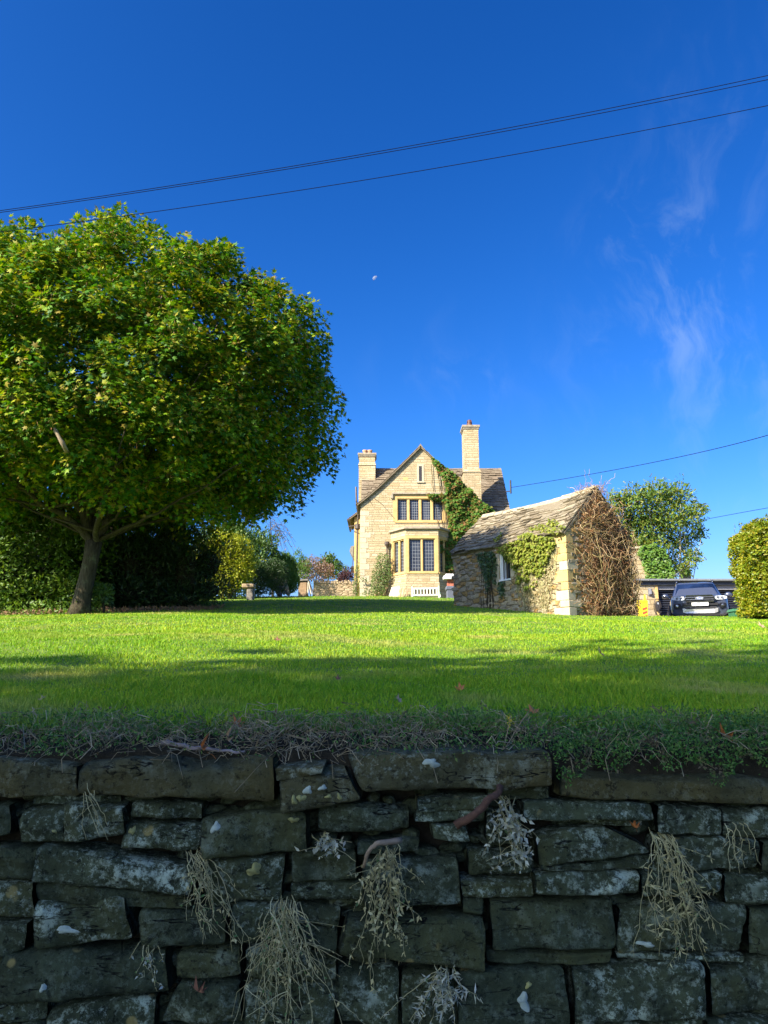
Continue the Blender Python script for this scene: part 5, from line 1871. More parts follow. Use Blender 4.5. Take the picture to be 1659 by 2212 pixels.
# low garden wall with upright coping stones
gw = thing('garden_wall', 'low pale rubble wall with upright coping stones left of the house', 'wall', (at(720, 1285, 44).x, 44, 4.0))
mb = MB()
gx0, gx1 = at(677, 1270, 44).x, at(768, 1270, 44).x
gzt = at(720, 1261, 44).z
mb.bb(gx0, gx1, 44, 44.4, 3.7, gzt)
M['gardenwall'] = rubble('garden_wall_stone', [(.36, .27, .16), (.44, .35, .22), (.40, .30, .19), (.48, .39, .26)], 3.0, 7.5, (.2, .15, .09))
mb.build('stonework', M['gardenwall'], gw)
mb = MB()
x = gx0
while x < gx1 - .06:
    w = rnd.uniform(.06, .12)
    ln = rnd.uniform(-.05, .06)
    h = rnd.uniform(.14, .24)
    mb.hexa([(x, 43.97, gzt), (x + w - .012, 43.97, gzt), (x + w - .012, 44.42, gzt), (x, 44.42, gzt), (x + ln, 44.0, gzt + h), (x + w - .02 + ln, 44.0, gzt + h * .9), (x + w - .02 + ln, 44.38, gzt + h * .9), (x + ln, 44.38, gzt + h)])
    x += w
mb.build('coping', M['gardenwall'], gw)

# cold frame
c0, c1 = at(644, 1283, 39.5), at(668, 1253, 39.5)
cf = thing('cold_frame', 'small wooden lean-to cold frame with sloping glass beside the garden wall', 'cold frame', (c0.x, 39.5, c0.z))
mb = MB()
mb.bb(c0.x, at(662, 1270, 39.5).x, 39.5, 40.6, c0.z - .3, c1.z - .05)
mb.build('body', M['wood'], cf)
mb = MB()
g0 = at(662.5, 1253, 39.5)
g1 = at(675, 1284, 39.5)
mb.prism([(g0.x, 39.5, c1.z - .02), (g1.x, 39.5, g1.z), (g1.x + .05, 39.5, g1.z), (g0.x + .07, 39.5, c1.z)], (0, 1.1, 0))
mb.build('glass_lid', M['glassframe'] if 'glassframe' in M else M['leadgrey'], cf)
mb = MB()
mb.prism([(c0.x - .05, 39.42, c1.z - .05), (g0.x + .08, 39.42, c1.z - .03), (g0.x + .08, 39.42, c1.z + .05), (c0.x - .05, 39.42, c1.z + .02)], (0, 1.25, 0))
mb.build('lid', M['greywood'], cf)
mb = MB()
p = [at(663, 1284, 39.46), at(666, 1284, 39.46), at(666, 1258, 39.46), at(664.5, 1258, 39.46)]
mb.prism(p, (0, .04, 0))
p = [at(671, 1284, 39.46), at(673, 1284, 39.46), at(667, 1256, 39.46), at(665.5, 1256, 39.46)]
mb.prism(p, (0, .04, 0))
mb.build('post', M['palewood'], cf)

# stone trough bench, leaning arch panel, urn
tr0 = at(536, 1276, 31)
tz = float(gz(tr0.x, 31))
st = thing('stone_bench', 'weathered stone slab on a dark pedestal block in front of the dark shrubs', 'bench', (tr0.x, 31, tz))
mb = MB()
ztop_ = at(540, 1262, 31).z
mb.cbox(at(524, 1265, 31).x, at(551, 1265, 31).x, 30.8, 31.25, ztop_ - .16, ztop_, .03)
M['trough'] = plain('trough_stone', (.36, .27, .16), .9, .25, 6, .4)
mb.build('slab', M['trough'], st)
mb = MB()
xa_, xb_ = at(534, 1275, 31).x, at(549, 1275, 31).x
mb.cbox(xa_, xb_, 30.86, 31.18, tz - .1, ztop_ - .165, .04)
mb.build('pedestal', M['greywood'], st)
ar = []
mb = MB()
for u, v in ((596, 1283), (590, 1262), (589, 1250), (597, 1246), (610, 1250), (618, 1262), (622, 1283)):
    ar.append(at(u, v, 36.0))
outer = ar
inner = [at(u, v, 36.0) for u, v in ((600, 1283), (597, 1266), (600, 1258), (606, 1258), (611, 1264), (614, 1272), (617, 1283))]
for i in range(6):
    mb.hexa([outer[i], outer[i + 1], inner[i + 1], inner[i], outer[i] + Vector((0, .9, 0)), outer[i + 1] + Vector((0, .9, 0)), inner[i + 1] + Vector((0, .9, 0)), inner[i] + Vector((0, .9, 0))])
tag(mb.build('log_arch', M['greywood']), 'grey hooped wooden shelter with dark opening beside the feathery conifer', 'shelter')
mb = MB()
mb.prism([at(621, 1284, 35.9), at(627, 1284, 35.9), at(618, 1252, 36.1), at(613, 1252, 36.1)], (0, .05, 0))
tag(mb.build('leaning_slab', M['trough']), 'long grey plank propped against the hooped shelter', 'plank')
ur = at(604, 1283, 35.4)
mb = MB()
mb.lathe((ur.x, 35.4, ur.z - .1), [(.12, 0), (.11, .12), (.06, .16), (.06, .26), (.17, .36), (.19, .44), (.15, .46)], 12)
tag(mb.build('garden_urn', M['bluegrey'], smooth=True), 'small blue grey urn standing before the hooped shelter', 'urn')
# ================================================================ THE STONE SHED
SR = rad(35.1)
sa = Vector((math.cos(SR), math.sin(SR), 0))
sb = Vector((-math.sin(SR), math.cos(SR), 0))
SA = Vector((5.27, 22.2, 0))
SW, SL, SZE, SZR = 3.2, 5.16, 4.12, 5.66
shed = thing('stone_shed', 'small rubble stone shed with sagging stone slate roof and ivy on its wall', 'shed', (SA.x, SA.y, 1.6))
io, ig = .11, .02                                  # eave and verge overhang
A0 = SA + sa * io + sb * ig
A1 = A0 + sa * (SW - 2 * io)
B0 = A0 + sb * (SL - 2 * ig)
B1 = B0 + sa * (SW - 2 * io)
SZ0 = 1.25
zt = SZE + io * (SZR - SZE) / (SW / 2) - .07
Flong = Face((B0.x, B0.y), (A0.x, A0.y))
Fgab = Face((A0.x, A0.y), (A1.x, A1.y))
Ffar = Face((B1.x, B1.y), (B0.x, B0.y))
Fright = Face((A1.x, A1.y), (B1.x, B1.y))
ku0, kz1 = Flong.from_photo(1077.5, 1196)
ku1, kz0 = Flong.from_photo(1103, 1253)
hole = (ku0, ku1, kz0, min(kz1, zt - .04))
mb = MB()
panel(mb, Flong, SZ0, [(0, zt), (Flong.w, zt)], [hole], .16)
gtop = [(0, zt), (Fgab.w / 2, SZR - .12), (Fgab.w, zt)]
panel(mb, Fgab, SZ0, gtop, [])
panel(mb, Ffar, SZ0, gtop, [])
panel(mb, Fright, SZ0, [(0, zt), (Fright.w, zt)], [])
mb.build('wall', M['rubble'], shed)
# corner stones at the near corner, battered footing
for pale in (0, 1):
    z = SZ0
    hs = [.42, .26, .20, .30, .24, .34, .28, .22, .30, .34]
    k = 0
    while z < zt - .1 and k < len(hs):
        h = min(hs[k], zt - z)
        isp = (k in (0, 1, 2, 3, 6)) == bool(pale)
        out = .075 if k == 0 else .045 if k < 3 else .012
        wl = (.34, .55, .3, .48, .26, .5, .3, .46, .25, .5)[k]
        wg = (.5, .28, .5, .30, .52, .24, .46, .3, .42, .3)[k]
        if isp:
            p0 = Flong.P(Flong.w - wl, -out, z + .006)
            p1 = Flong.P(Flong.w, -out, z + .006) - Fgab.P(0, 0, 0) + Fgab.P(0, -out, 0)
            p2 = Fgab.P(wg, -out, z + .006)
            pi = Fgab.P(wg, .1, z + .006)
            pj = Flong.P(Flong.w - wl, .1, z + .006)
            pc = Flong.P(Flong.w - .1, .1, z + .006)
            up = Vector((0, 0, h - .012))
            mb = MB()
            mb.rings([[q for q in (p0, p1, p2, pi, pc, pj)], [q + up for q in (p0, p1, p2, pi, pc, pj)]])
            mb.build('corner_stone', M['dressed_pale'] if pale else M['dressed'], shed, bevel=.018)
        z += h
        k += 1
# loose boulders of the footing along the long wall and scattered proud stones
mb = MB()
for i in range(420):
    u = rnd.random() * (Flong.w - .5)
    z = SZ0 + .1 + (zt - SZ0 - .2) * rnd.random()
    if hole[0] - .2 < u < hole[1] + .2 and z > hole[2] - .15: continue
    w, h = rnd.uniform(.14, .36), rnd.uniform(.07, .15)
    pr = rnd.uniform(.005, .03) + (.05 if z < 2.0 else 0) * rnd.random()
    c = [Flong.P(u + sx * w / 2 * rnd.uniform(.8, 1.1), 0.02, z + sz * h / 2 * rnd.uniform(.8, 1.1)) for sx, sz in ((-1, -1), (1, -1), (1, 1), (-1, 1))]
    mid = [q.lerp(Flong.P(u, 0, z), .22) + Flong.out * (pr + .018 + rnd.uniform(-.006, .006)) for q in c]
    mb.add(c + mid, [(4, 5, 6, 7), (0, 1, 5, 4), (1, 2, 6, 5), (2, 3, 7, 6), (3, 0, 4, 7)])
for i in range(240):
    u = .1 + rnd.random() * (Fgab.w - .2)
    z = SZ0 + .1 + rnd.random() * 3.6
    if z > zt - .15 + min(u, Fgab.w - u) * .9: continue
    w, h = rnd.uniform(.14, .36), rnd.uniform(.07, .15)
    c = [Fgab.P(u + sx * w / 2 * rnd.uniform(.8, 1.1), 0.02, z + sz * h / 2 * rnd.uniform(.8, 1.1)) for sx, sz in ((-1, -1), (1, -1), (1, 1), (-1, 1))]
    mid = [q.lerp(Fgab.P(u, 0, z), .22) + Fgab.out * rnd.uniform(.02, .045) for q in c]
    mb.add(c + mid, [(4, 5, 6, 7), (0, 1, 5, 4), (1, 2, 6, 5), (2, 3, 7, 6), (3, 0, 4, 7)])
t = NT('loose_rubble_stone')
g = t.n('ShaderNodeNewGeometry')
c = t.ramp(g.outputs['Random Per Island'], [(0, (.26, .21, .13)), (.2, (.42, .34, .21)), (.4, (.33, .28, .19)), (.55, (.40, .24, .08)), (.7, (.36, .30, .2)), (.85, (.44, .37, .25)), (1, (.34, .19, .06))], 'CONSTANT')
fine = t.noise(t.coord(), 14, 6, .7)
t.base(t.mix(.6, c, t.ramp(fine, [(.25, (.45, .42, .4)), (.75, (1.15, 1.15, 1.15))]), 'MULTIPLY'))
t.bump(fine, .8, .02)
t.setb(Roughness=.92)
M['loose'] = t.m
tag(mb.build('facing_stones', M['loose'], shed), kind='stuff')

rise = SZR - SZE
E0, E1 = SA, SA + sb * SL
hw = SW / 2
mb = MB()
sagf = lambda s, t: -.10 * math.sin(math.pi * s) * (.4 + .6 * t) + .025 * math.sin(s * 11 + t * 4)
z3 = lambda p, z: (p.x, p.y, z)
slates(mb, z3(E1, SZE - .03), z3(E0, SZE), z3(E1 + sa * hw, SZR), z3(E0 + sa * hw, SZR), .15, .29, .034, .3, sag=sagf)
slates(mb, z3(E0 + sa * SW, SZE), z3(E1 + sa * SW, SZE), z3(E0 + sa * hw, SZR), z3(E1 + sa * hw, SZR), .15, .27, .024, .25, sag=lambda s, t: sagf(1 - s, t))
roof = mb.build('roof', M['slate'], shed)
mb = MB()
s = 0.0
while s < SL - .05:
    w = min(rnd.uniform(.38, .52), SL - s)
    sg = -.10 * math.sin(math.pi * s / SL) + .03 + rnd.uniform(-.01, .01)
    c0 = E0 + sb * (s + .006) + sa * hw
    c1 = E0 + sb * (s + w - .006) + sa * hw
    prof = [(-.17, -.13), (-.15, -.085), (-.06, .035), (0, .06), (.06, .035), (.15, -.085), (.17, -.13), (0, -.02)]
    mb.rings([[Vector((c.x, c.y, SZR + sg + dz_)) + sa * dx for dx, dz_ in prof] for c in (c0, c1)])
    s += w
M['ridge'] = plain('ridge_stone', (.36, .31, .21), .9, .22, 7, .4, spec=.2)
mb.build('ridge_tiles', M['ridge'], shed, bevel=.012)
# eave board, lintel and the window with its bars
mb = MB()
Flong.hexa(mb, .02, Flong.w - .3, -.05, .02, zt - .075, zt - .005)
mb.build('wall_plate', M['greywood'], shed)
u0, u1, h0, h1 = hole
mb = MB()
wcut = u0 + (u1 - u0) * .30
Flong.hexa(mb, u0, wcut, .03, .15, h0 + .06, h1)
Flong.hexa(mb, u0, u1 + .01, -.02, .15, h0, h0 + .058)
Flong.hexa(mb, wcut + .01, wcut + .06, .05, .12, h0 + .06, h1)
wf = mb.build('window', M['whitepaint'], shed, bevel=.006)
mb = MB()
Flong.hexa(mb, wcut + .001, u1, .13, .15, h0 + .06, h1)
mb.build('pane', M['glass'], shed).parent = wf
for k in (.42, .74):
    mb = MB()
    x = u0 + (u1 - u0) * k
    mb.tube([Flong.P(x, .0, h0 + .05), Flong.P(x, .0, h1)], .017, 6)
    mb.build('window_bar', M['browniron'], shed).parent = wf
mb = MB()
Flong.hexa(mb, u0 - .16, u0 - .002, -.015, .1, h0 - .1, h1)
Flong.hexa(mb, u1 + .012, u1 + .22, -.012, .1, h0 + .1, h1)
mb.build('window_jamb', M['dressed_pale'], shed, bevel=.01).parent = wf

# ---------------------------------------------------------------- ivy and dead vine
def c2(a, b): return ((1750 + a * .5425) * .54, (1850 + b * .5425) * .54)


def on_face(F, uv, lift):
    out = []
    for (a, b), l in zip(uv, lift):
        k, z = F.from_photo(a, b)
        out.append(F.P(k, -l, z))
    return np.array([tuple(p) for p in out])


poly = [c2(*p) for p in ((450, 630), (500, 615), (560, 580), (640, 525), (700, 515), (760, 545), (865, 548), (880, 600), (850, 660), (830, 700), (832, 770), (790, 840), (740, 885), (720, 935), (690, 965), (650, 925), (600, 885), (575, 840), (600, 800), (555, 760), (550, 730), (520, 720), (490, 690))]
uv = inpoly(poly, 2700)
hole_ = np.array([mnoise.noise(Vector((a * .11, b * .11, 2.0))) for a, b in uv])
uv = uv[hole_ > -.24 + .5 * np.clip((uv[:, 1] - 1215) / 60, 0, 1)]
P = on_face(Flong, uv, .03 + rng.random(len(uv)) ** 1.5 * .16)
ivy = thing('ivy', 'thick yellow green ivy clump on the sunny end of the shed long wall', 'ivy', tuple(Flong.P(Flong.w - .9, -.1, 1.7)))
o3 = np.array(Flong.out)
n = len(P)
leaf_mesh('foliage', M['ivy'], ivy, P, rdir(n) * .6 + np.array([0, 0, -.7]) + o3 * .4, rdir(n) * .5 + o3 + np.array([0, 0, .4]), rng.uniform(.055, .12, n), IVY)
# pale dead lower stems and leaves of the same plant
uv0 = inpoly([c2(*p) for p in ((600, 720), (870, 600), (880, 660), (850, 860), (830, 1118), (640, 1118), (590, 940))], 300)
paths = []
for a, b in uv0:
    k, z = Flong.from_photo(a, b)
    L = rnd.uniform(.3, 1.0)
    s = np.linspace(0, 1, 7)
    base = np.array([[*Flong.P(k + .06 * math.sin(5 * q + k * 9) + rnd.gauss(0, .02), -.02 - .03 * rnd.random(), max(1.45, z + L * (.5 - q)))] for q in s])
    paths.append(base)
strands('stem', M['drystem'], ivy, np.array(paths), np.full(len(paths), .006) * rng.uniform(.5, 1.4, len(paths)))
uv = inpoly([c2(*p) for p in ((640, 900), (730, 930), (870, 700), (860, 900), (820, 1110), (650, 1110))], 700)
P = on_face(Flong, uv, .03 + rng.random(700) * .09)
leaf_mesh('dead_leaves', M['straw'], ivy, P, rdir(700) + np.array([0, 0, -.5]), rdir(700) * .6 + o3, rng.uniform(.04, .08, 700), OVAL)
uv = np.concatenate([inpoly([c2(*p) for p in ((300, 670), (420, 650), (440, 700), (410, 760), (405, 850), (385, 950), (360, 860), (330, 760))], 620), inpoly([c2(*p) for p in ((470, 880), (500, 880), (505, 980), (480, 1000), (455, 940))], 90), inpoly([c2(*p) for p in ((420, 700), (445, 700), (440, 900), (420, 900))], 90)])
P = on_face(Flong, uv, .02 + rng.random(len(uv)) * .13)
n = len(P)
iv2 = thing('ivy', 'dark thin ivy strands left of the shed window', 'ivy', tuple(Flong.P(1.2, -.1, 2.0)))
leaf_mesh('foliage', M['ivydark'], iv2, P, rdir(n) * .6 + np.array([0, 0, -.7]), rdir(n) * .5 + o3 + np.array([0, 0, .4]), rng.uniform(.05, .10, n), IVY)
paths = []
for i in range(10):
    k, z = Flong.from_photo(*c2(rnd.uniform(330, 420), 1090))
    paths.append(np.array([[*Flong.P(k + .04 * math.sin(q * 7 + i), -.03, 1.6 + q * 2.2)] for q in np.linspace(0, 1, 8)]))
strands('stem', M['bark'], iv2, np.array(paths), np.full(10, .010))
# ivy runners over the slates
uv = np.concatenate([inpoly([c2(*p) for p in ((640, 510), (760, 470), (900, 470), (950, 490), (900, 540), (760, 535))], 240), inpoly([c2(*p) for p in ((830, 435), (900, 440), (890, 470), (820, 470))], 60), inpoly([c2(*p) for p in ((425, 590), (470, 530), (480, 545), (440, 605))], 50)])
rp0, rn = Vector((E0.x, E0.y, SZE)), (sb).cross(sa * hw + Vector((0, 0, rise))).normalized()
if rn.z < 0: rn = -rn
P = []
for a, b in uv:
    r = at(a, b, 1.0)
    tt = rp0.dot(rn) / r.dot(rn)
    P.append(tuple(r * tt + rn * rnd.uniform(.03, .10)))
P = np.array(P)
n = len(P)
iv3 = thing('ivy', 'sparse ivy runners spilling over the lower slates of the shed roof', 'ivy', tuple(P.mean(0)))
leaf_mesh('foliage', M['ivy'], iv3, P, rdir(n), rdir(n) * .6 + np.array(rn), rng.uniform(.05, .11, n), IVY)

vine = thing('dead_vine', 'tangled brown dead vine covering the gable end of the shed up to the ridge', 'vine', tuple(Fgab.P(Fgab.w * .6, -.1, 1.6)))
M['vinestem'] = leafmat('vine_stems', [(.20, .10, .045), (.40, .25, .12), (.56, .40, .23), (.34, .27, .10), (.10, .045, .022), (.28, .14, .06)], .05, .8, tcol=(1, 1, 1))
M['vineleaf'] = leafmat('dead_vine_leaves', [(.14, .06, .02), (.26, .12, .04), (.09, .035, .015), (.36, .22, .09)], .25, .7, tcol=(1.1, 1, .8))
go = np.array(Fgab.out)


def gab(u, d, z): return np.array(Fgab.P(u, d, z))


def gap_top(u): return zt + min(u, Fgab.w - u) / (Fgab.w / 2) * (SZR - .1 - zt)


def vine_paths(n, L0, L1, k, wander, up, thick):
    out = []
    while len(out) < n:
        u = rng.random() * Fgab.w
        if u < .55 and rng.random() < .85: continue
        z = 1.5 + rng.random() * (gap_top(u) - 1.5)
        if u < .30 * Fgab.w and z < gap_top(u) - .6 and rng.random() < .8: continue
        d = -.02 - rng.random() ** 1.5 * thick * (1.25 - .5 * (z - 1.5) / 4)
        L = rng.uniform(L0, L1)
        dir_ = np.array([rng.normal(0, .6), rng.normal(0, .25), rng.normal(up, .55)])
        dir_ /= np.linalg.norm(dir_)
        p = np.array([u, d, z])
        pth = []
        for i in range(k):
            pth.append(gab(*p))
            dir_ = dir_ + rng.normal(0, wander, 3) * np.array([1, .6, 1])
            dir_ /= np.linalg.norm(dir_)
            p = p + dir_ * L / (k - 1)
            p[0] = min(p[0], Fgab.w - .12 + .5 * min(0, p[1]))
            p[1] = min(p[1], -.01)
            p[2] = max(p[2], 1.5)
        out.append(pth)
    return np.array(out)


a = vine_paths(420, .5, 1.3, 9, .55, .2, .26)
strands('tangle', M['vinestem'], vine, a, rng.uniform(.004, .010, len(a)))
a = vine_paths(1000, .2, .65, 7, .6, .0, .34)
strands('twigs', M['vinestem'], vine, a, rng.uniform(.003, .007, len(a)))
a = []
for i in range(24):                              # long canes arching from the ground
    u = rng.uniform(.9, Fgab.w - .1)
    s = np.linspace(0, 1, 10)
    H = rng.uniform(1.2, 3.1)
    lean = rng.normal(0, .8)
    a.append(np.array([gab(min(Fgab.w - .25, u + lean * q + .08 * math.sin(q * 6 + i)), -.06 - .40 * math.sin(q * 2.6) * rng.uniform(.7, 1.1), 1.5 + H * q ** .9) for q in s]))
strands('cane', M['vinestem'], vine, np.array(a), rng.uniform(.007, .013, len(a)))
n = 4200
u = rng.random(n) * Fgab.w
keep = rng.random(n) < np.clip((u - .3) / .6, .05, 1)
u = np.minimum(u[keep], Fgab.w - .15)
zz = np.array([1.5 + rng.random() ** .9 * (gap_top(q) - 1.55) for q in u])
P = np.array([gab(q, -.02 - rng.random() ** 1.6 * .3, w_) for q, w_ in zip(u, zz)])
n = len(P)
leaf_mesh('dead_leaves', M['vineleaf'], vine, P, rdir(n) + np.array([0, 0, -.6]), rdir(n) * .7 + go, rng.uniform(.05, .12, n), OVAL)
# tuft standing over the ridge
a = []
for i in range(210):
    p = np.array(z3(E0 + sa * (hw + rng.normal(.05, .26)) + sb * rng.uniform(-.15, .7), SZR + rng.uniform(-.25, .12)))
    d = rdir(1)[0] * np.array([1, 1, .55]) + np.array([0, -.1, .15])
    L = rng.uniform(.15, .40)
    pth = []
    for k in range(6):
        pth.append(p.copy())
        d = d + rng.normal(0, .45, 3)
        d /= np.linalg.norm(d)
        p = p + d * L / 5
    a.append(pth)
strands('ridge_tuft', M['vinestem'], vine, np.array(a), rng.uniform(.003, .007, len(a)))
a = []
for p, q in (((1268, 1050), (1262, 1010)), ((1280, 1045), (1284, 1012)), ((1305, 1055), (1322, 1030)), ((1240, 1062), (1222, 1050)), ((1318, 1075), (1362, 1052)), ((1330, 1100), (1385, 1080))):
    p0, p1 = np.array(at(*p, 23.2)), np.array(at(*q, 23.1))
    s = np.linspace(0, 1, 6)[:, None]
    a.append(p0 + (p1 - p0) * s + np.cumsum(rng.normal(0, .03, (6, 3)), 0))
strands('whip', M['vinestem'], vine, np.array(a), np.full(len(a), .006))

# ================================================================ GARAGE AND DRIVE
GY = 34.0
gzv = lambda v: at(1400, v, GY).z
gx = lambda u: at(u, 1300, GY).x
gar = thing('garage', 'low flat roofed garage with dark ribbed roller doors and a stone pier', 'garage', (gx(1450), GY, 1.95))
X0, X1 = gx(1371), 22.0
mb = MB()
mb.bb(X0, gx(1423), GY, GY + .5, 1.6, gzv(1264))
mb.bb(X0, X0 + .4, GY + .5, GY + 6, 1.6, gzv(1264))
M['pier'] = ashlar('garage_pier_stone', [(.46, .37, .23), (.52, .42, .27), (.44, .33, .18), (.50, .43, .3)], .45, .22)
mb.build('pier', M['pier'], gar)
mb = MB()
mb.bb(gx(1417), gx(1423) + .004, GY - .012, GY + .3, 1.6, gzv(1264) - .005)
mb.build('door_quoin', M['dressed'], gar, bevel=.008)
M['darkboard'] = plain('dark_fascia', (.03, .033, .045), .5, .15, 6, .05)
M['gutter'] = plain('grey_gutter', (.16, .165, .17), .5, .1, 6, .03)
M['lintel'] = plain('grey_lintel', (.19, .19, .21), .6, .1, 6, .05)
mb = MB()
mb.bb(X0 - .05, X1, GY - .15, GY + 7, gzv(1256), gzv(1251))
mb.build('roof', M['gutter'], gar, bevel=.01)
mb = MB()
mb.bb(X0 - .02, X1, GY - .10, GY + .02, gzv(1264) + .002, gzv(1256) - .003)
mb.build('fascia', M['darkboard'], gar)
mb = MB()
mb.tube([(X0 - .05, GY - .2, gzv(1254)), (X1, GY - .2, gzv(1254.5))], .055, 8)
for i in range(8):
    x = X0 + .6 + i * 1.35
    mb.bb(x - .02, x + .02, GY - .27, GY - .16, gzv(1256), gzv(1252.5))
mb.build('gutter', M['gutter'], gar, smooth=False)
mb = MB()
mb.bb(gx(1423) + .006, X1, GY + .05, GY + .3, gzv(1273.5), gzv(1264) - .003)
mb.build('lintel', M['lintel'], gar)
M['roller'] = plain('dark_roller_door', (.022, .024, .034), .45, .1, 6, .0)
mb = MB()
z = 1.6
while z < gzv(1273.5):
    mb.prism([(gx(1423) + .006, GY + .25, z), (gx(1423) + .006, GY + .19, z + .03), (gx(1423) + .006, GY + .19, z + .07), (gx(1423) + .006, GY + .25, z + .098)], (X1 - gx(1423) - .01, 0, 0))
    z += .10
mb.bb(gx(1423) + .006, X1, GY + .25, GY + .3, 1.6, gzv(1273.5) - .002)
mb.build('roller_door', M['roller'], gar)
lmp = thing('wall_lamp', 'boxy grey lamp fixed to the garage pier', 'lamp', (gx(1404), GY - .1, gzv(1280)))
mb = MB()
mb.bb(gx(1401), gx(1408), GY - .05, GY - .002, gzv(1287), gzv(1271))
mb.build('back_plate', M['gutter'], lmp)
mb = MB()
mb.hexa([(gx(1402), GY - .16, gzv(1284)), (gx(1407), GY - .16, gzv(1284)), (gx(1407), GY - .052, gzv(1286)), (gx(1402), GY - .052, gzv(1286)), (gx(1402), GY - .12, gzv(1273)), (gx(1407), GY - .12, gzv(1273)), (gx(1407), GY - .052, gzv(1272)), (gx(1402), GY - .052, gzv(1272))])
mb.build('lamp_head', M['lintel'], lmp, bevel=.008)
ev = thing('wall_charger', 'black oval wall charger with looped cable on the garage pier edge', 'charger', (gx(1419), GY - .1, gzv(1310)))
mb = MB()
mb.rings([[(gx(1419) + w * .12 * math.cos(a), GY - dd, gzv(1310) + w * .24 * math.sin(a)) for a in np.linspace(0, 2 * math.pi, 18)[:-1]] for w, dd in ((1, .015), (1, .09), (.8, .13))])
mb.build('body', M['iron'], ev)
mb = MB()
mb.tube([(gx(1419) - .16 * math.cos(a) - .02, GY - .1, gzv(1312) + .36 * math.sin(a)) for a in np.linspace(-2.6, 3.2, 18)], .018, 6)
mb.tube([(gx(1419) - .05, GY - .14, gzv(1306)), (gx(1419) + .0, GY - .16, gzv(1318)), (gx(1421), GY - .14, gzv(1328))], .02, 6)
mb.build('cable', M['iron'], ev)
M['lightgrey'] = plain('light_grey_plastic', (.35, .36, .38), .4, .05, 8, 0)
mb = MB()
mb.bb(gx(1417.5), gx(1420.5), GY - .14, GY - .131, gzv(1306), gzv(1302))
mb.build('display', M['lightgrey'], ev)

# yellow bin
BZ = 32.0
bn = at(1387, 1310, BZ)
bz0 = float(drive_z(BZ)) + .012
btop = at(1387, 1300, BZ).z - bz0
binn = thing('wheelie_bin', 'yellow wheelie bin with raised handle and red striped sticker beside the shed gable', 'bin', (bn.x, BZ, bz0), rad(-12))
M['yellowbin'] = plain('yellow_plastic', (.62, .45, .015), .45, .08, 6, .03)
M['yellowlid'] = plain('yellow_lid_plastic', (.72, .55, .02), .4, .08, 6, .03)
mb = MB()
wb = .205
mb.rings([[(-k * x, y, z) for x, y in ((-wb, -.22), (wb, -.22), (wb, .24), (-wb, .24))] for z, k in ((.06, .78), (btop * .82, .97), (btop * .83, 1.02), (btop - .02, 1.02))])
mb.build('body', M['yellowbin'], binn, local=True, bevel=.02)
mb = MB()
mb.hexa([(-.23, -.26, btop - .018), (.23, -.26, btop - .018), (.23, .26, btop - .018), (-.23, .26, btop - .018), (-.19, -.22, btop + .05), (.19, -.22, btop + .05), (.20, .26, btop + .085), (-.20, .26, btop + .085)])
mb.build('lid', M['yellowlid'], binn, local=True, bevel=.02)
mb = MB()
mb.hexa([(.10, .20, btop + .06), (.21, .20, btop + .06), (.21, .28, btop + .06), (.10, .28, btop + .06), (.13, .22, btop + .32), (.19, .22, btop + .32), (.19, .27, btop + .32), (.13, .27, btop + .32)])
mb.build('handle', M['yellowbin'], binn, local=True, bevel=.01)
M['redpaint'] = plain('red_sticker', (.55, .05, .02), .5, .1, 6, 0)
M['stick_o'] = plain('orange_sticker', (.7, .22, .04), .5, .1, 6, 0)
mb = MB()
k = [(-.02, -.245), (.17, -.245)]
for i in range(3):
    z = btop - .22 - i * .16
    mb.hexa([(-.02, -.226, z - .16), (.16, -.226, z - .10), (.16, -.215, z - .10), (-.02, -.215, z - .16), (-.02, -.228, z - .07), (.16, -.228, z - .01), (.16, -.215, z - .01), (-.02, -.215, z - .07)])
mb.build('sticker', M['redpaint'], binn, local=True)
for x in (-.2, .2):
    mb = MB()
    mb.rings([[(x + dx, .22 + .1 * math.cos(a), .1 + .1 * math.sin(a)) for a in np.linspace(0, 2 * math.pi, 14)[:-1]] for dx in (-.025, .025)])
    mb.build('wheel', M['iron'], binn, local=True)
# green box by the hedge
M['greenbin'] = plain('green_plastic', (.04, .14, .07), .45, .1, 6, .03)
gp = at(1588, 1325, 23.9)
gz_ = float(drive_z(23.9)) + .012
gt = at(1588, 1318, 23.9).z - gz_
gb = thing('green_box', 'green recycling box with lid half hidden behind the beech hedge', 'box', (gp.x + .06, 23.9, gz_))
mb = MB()
mb.rings([[(k * x, k * y, z) for x, y in ((-.2, -.2), (.2, -.2), (.2, .2), (-.2, .2))] for z, k in ((0, .82), (gt - .06, 1))])
mb.build('body', M['greenbin'], gb, local=True, bevel=.015)
mb = MB()
mb.hexa([(-.235, -.235, gt - .058), (.235, -.235, gt - .058), (.235, .235, gt - .058), (-.235, .235, gt - .058), (-.19, -.19, gt + .03), (.19, -.19, gt + .03), (.19, .19, gt + .03), (-.19, .19, gt + .03)])
mb.build('lid', M['greenbin'], gb, local=True, bevel=.01)

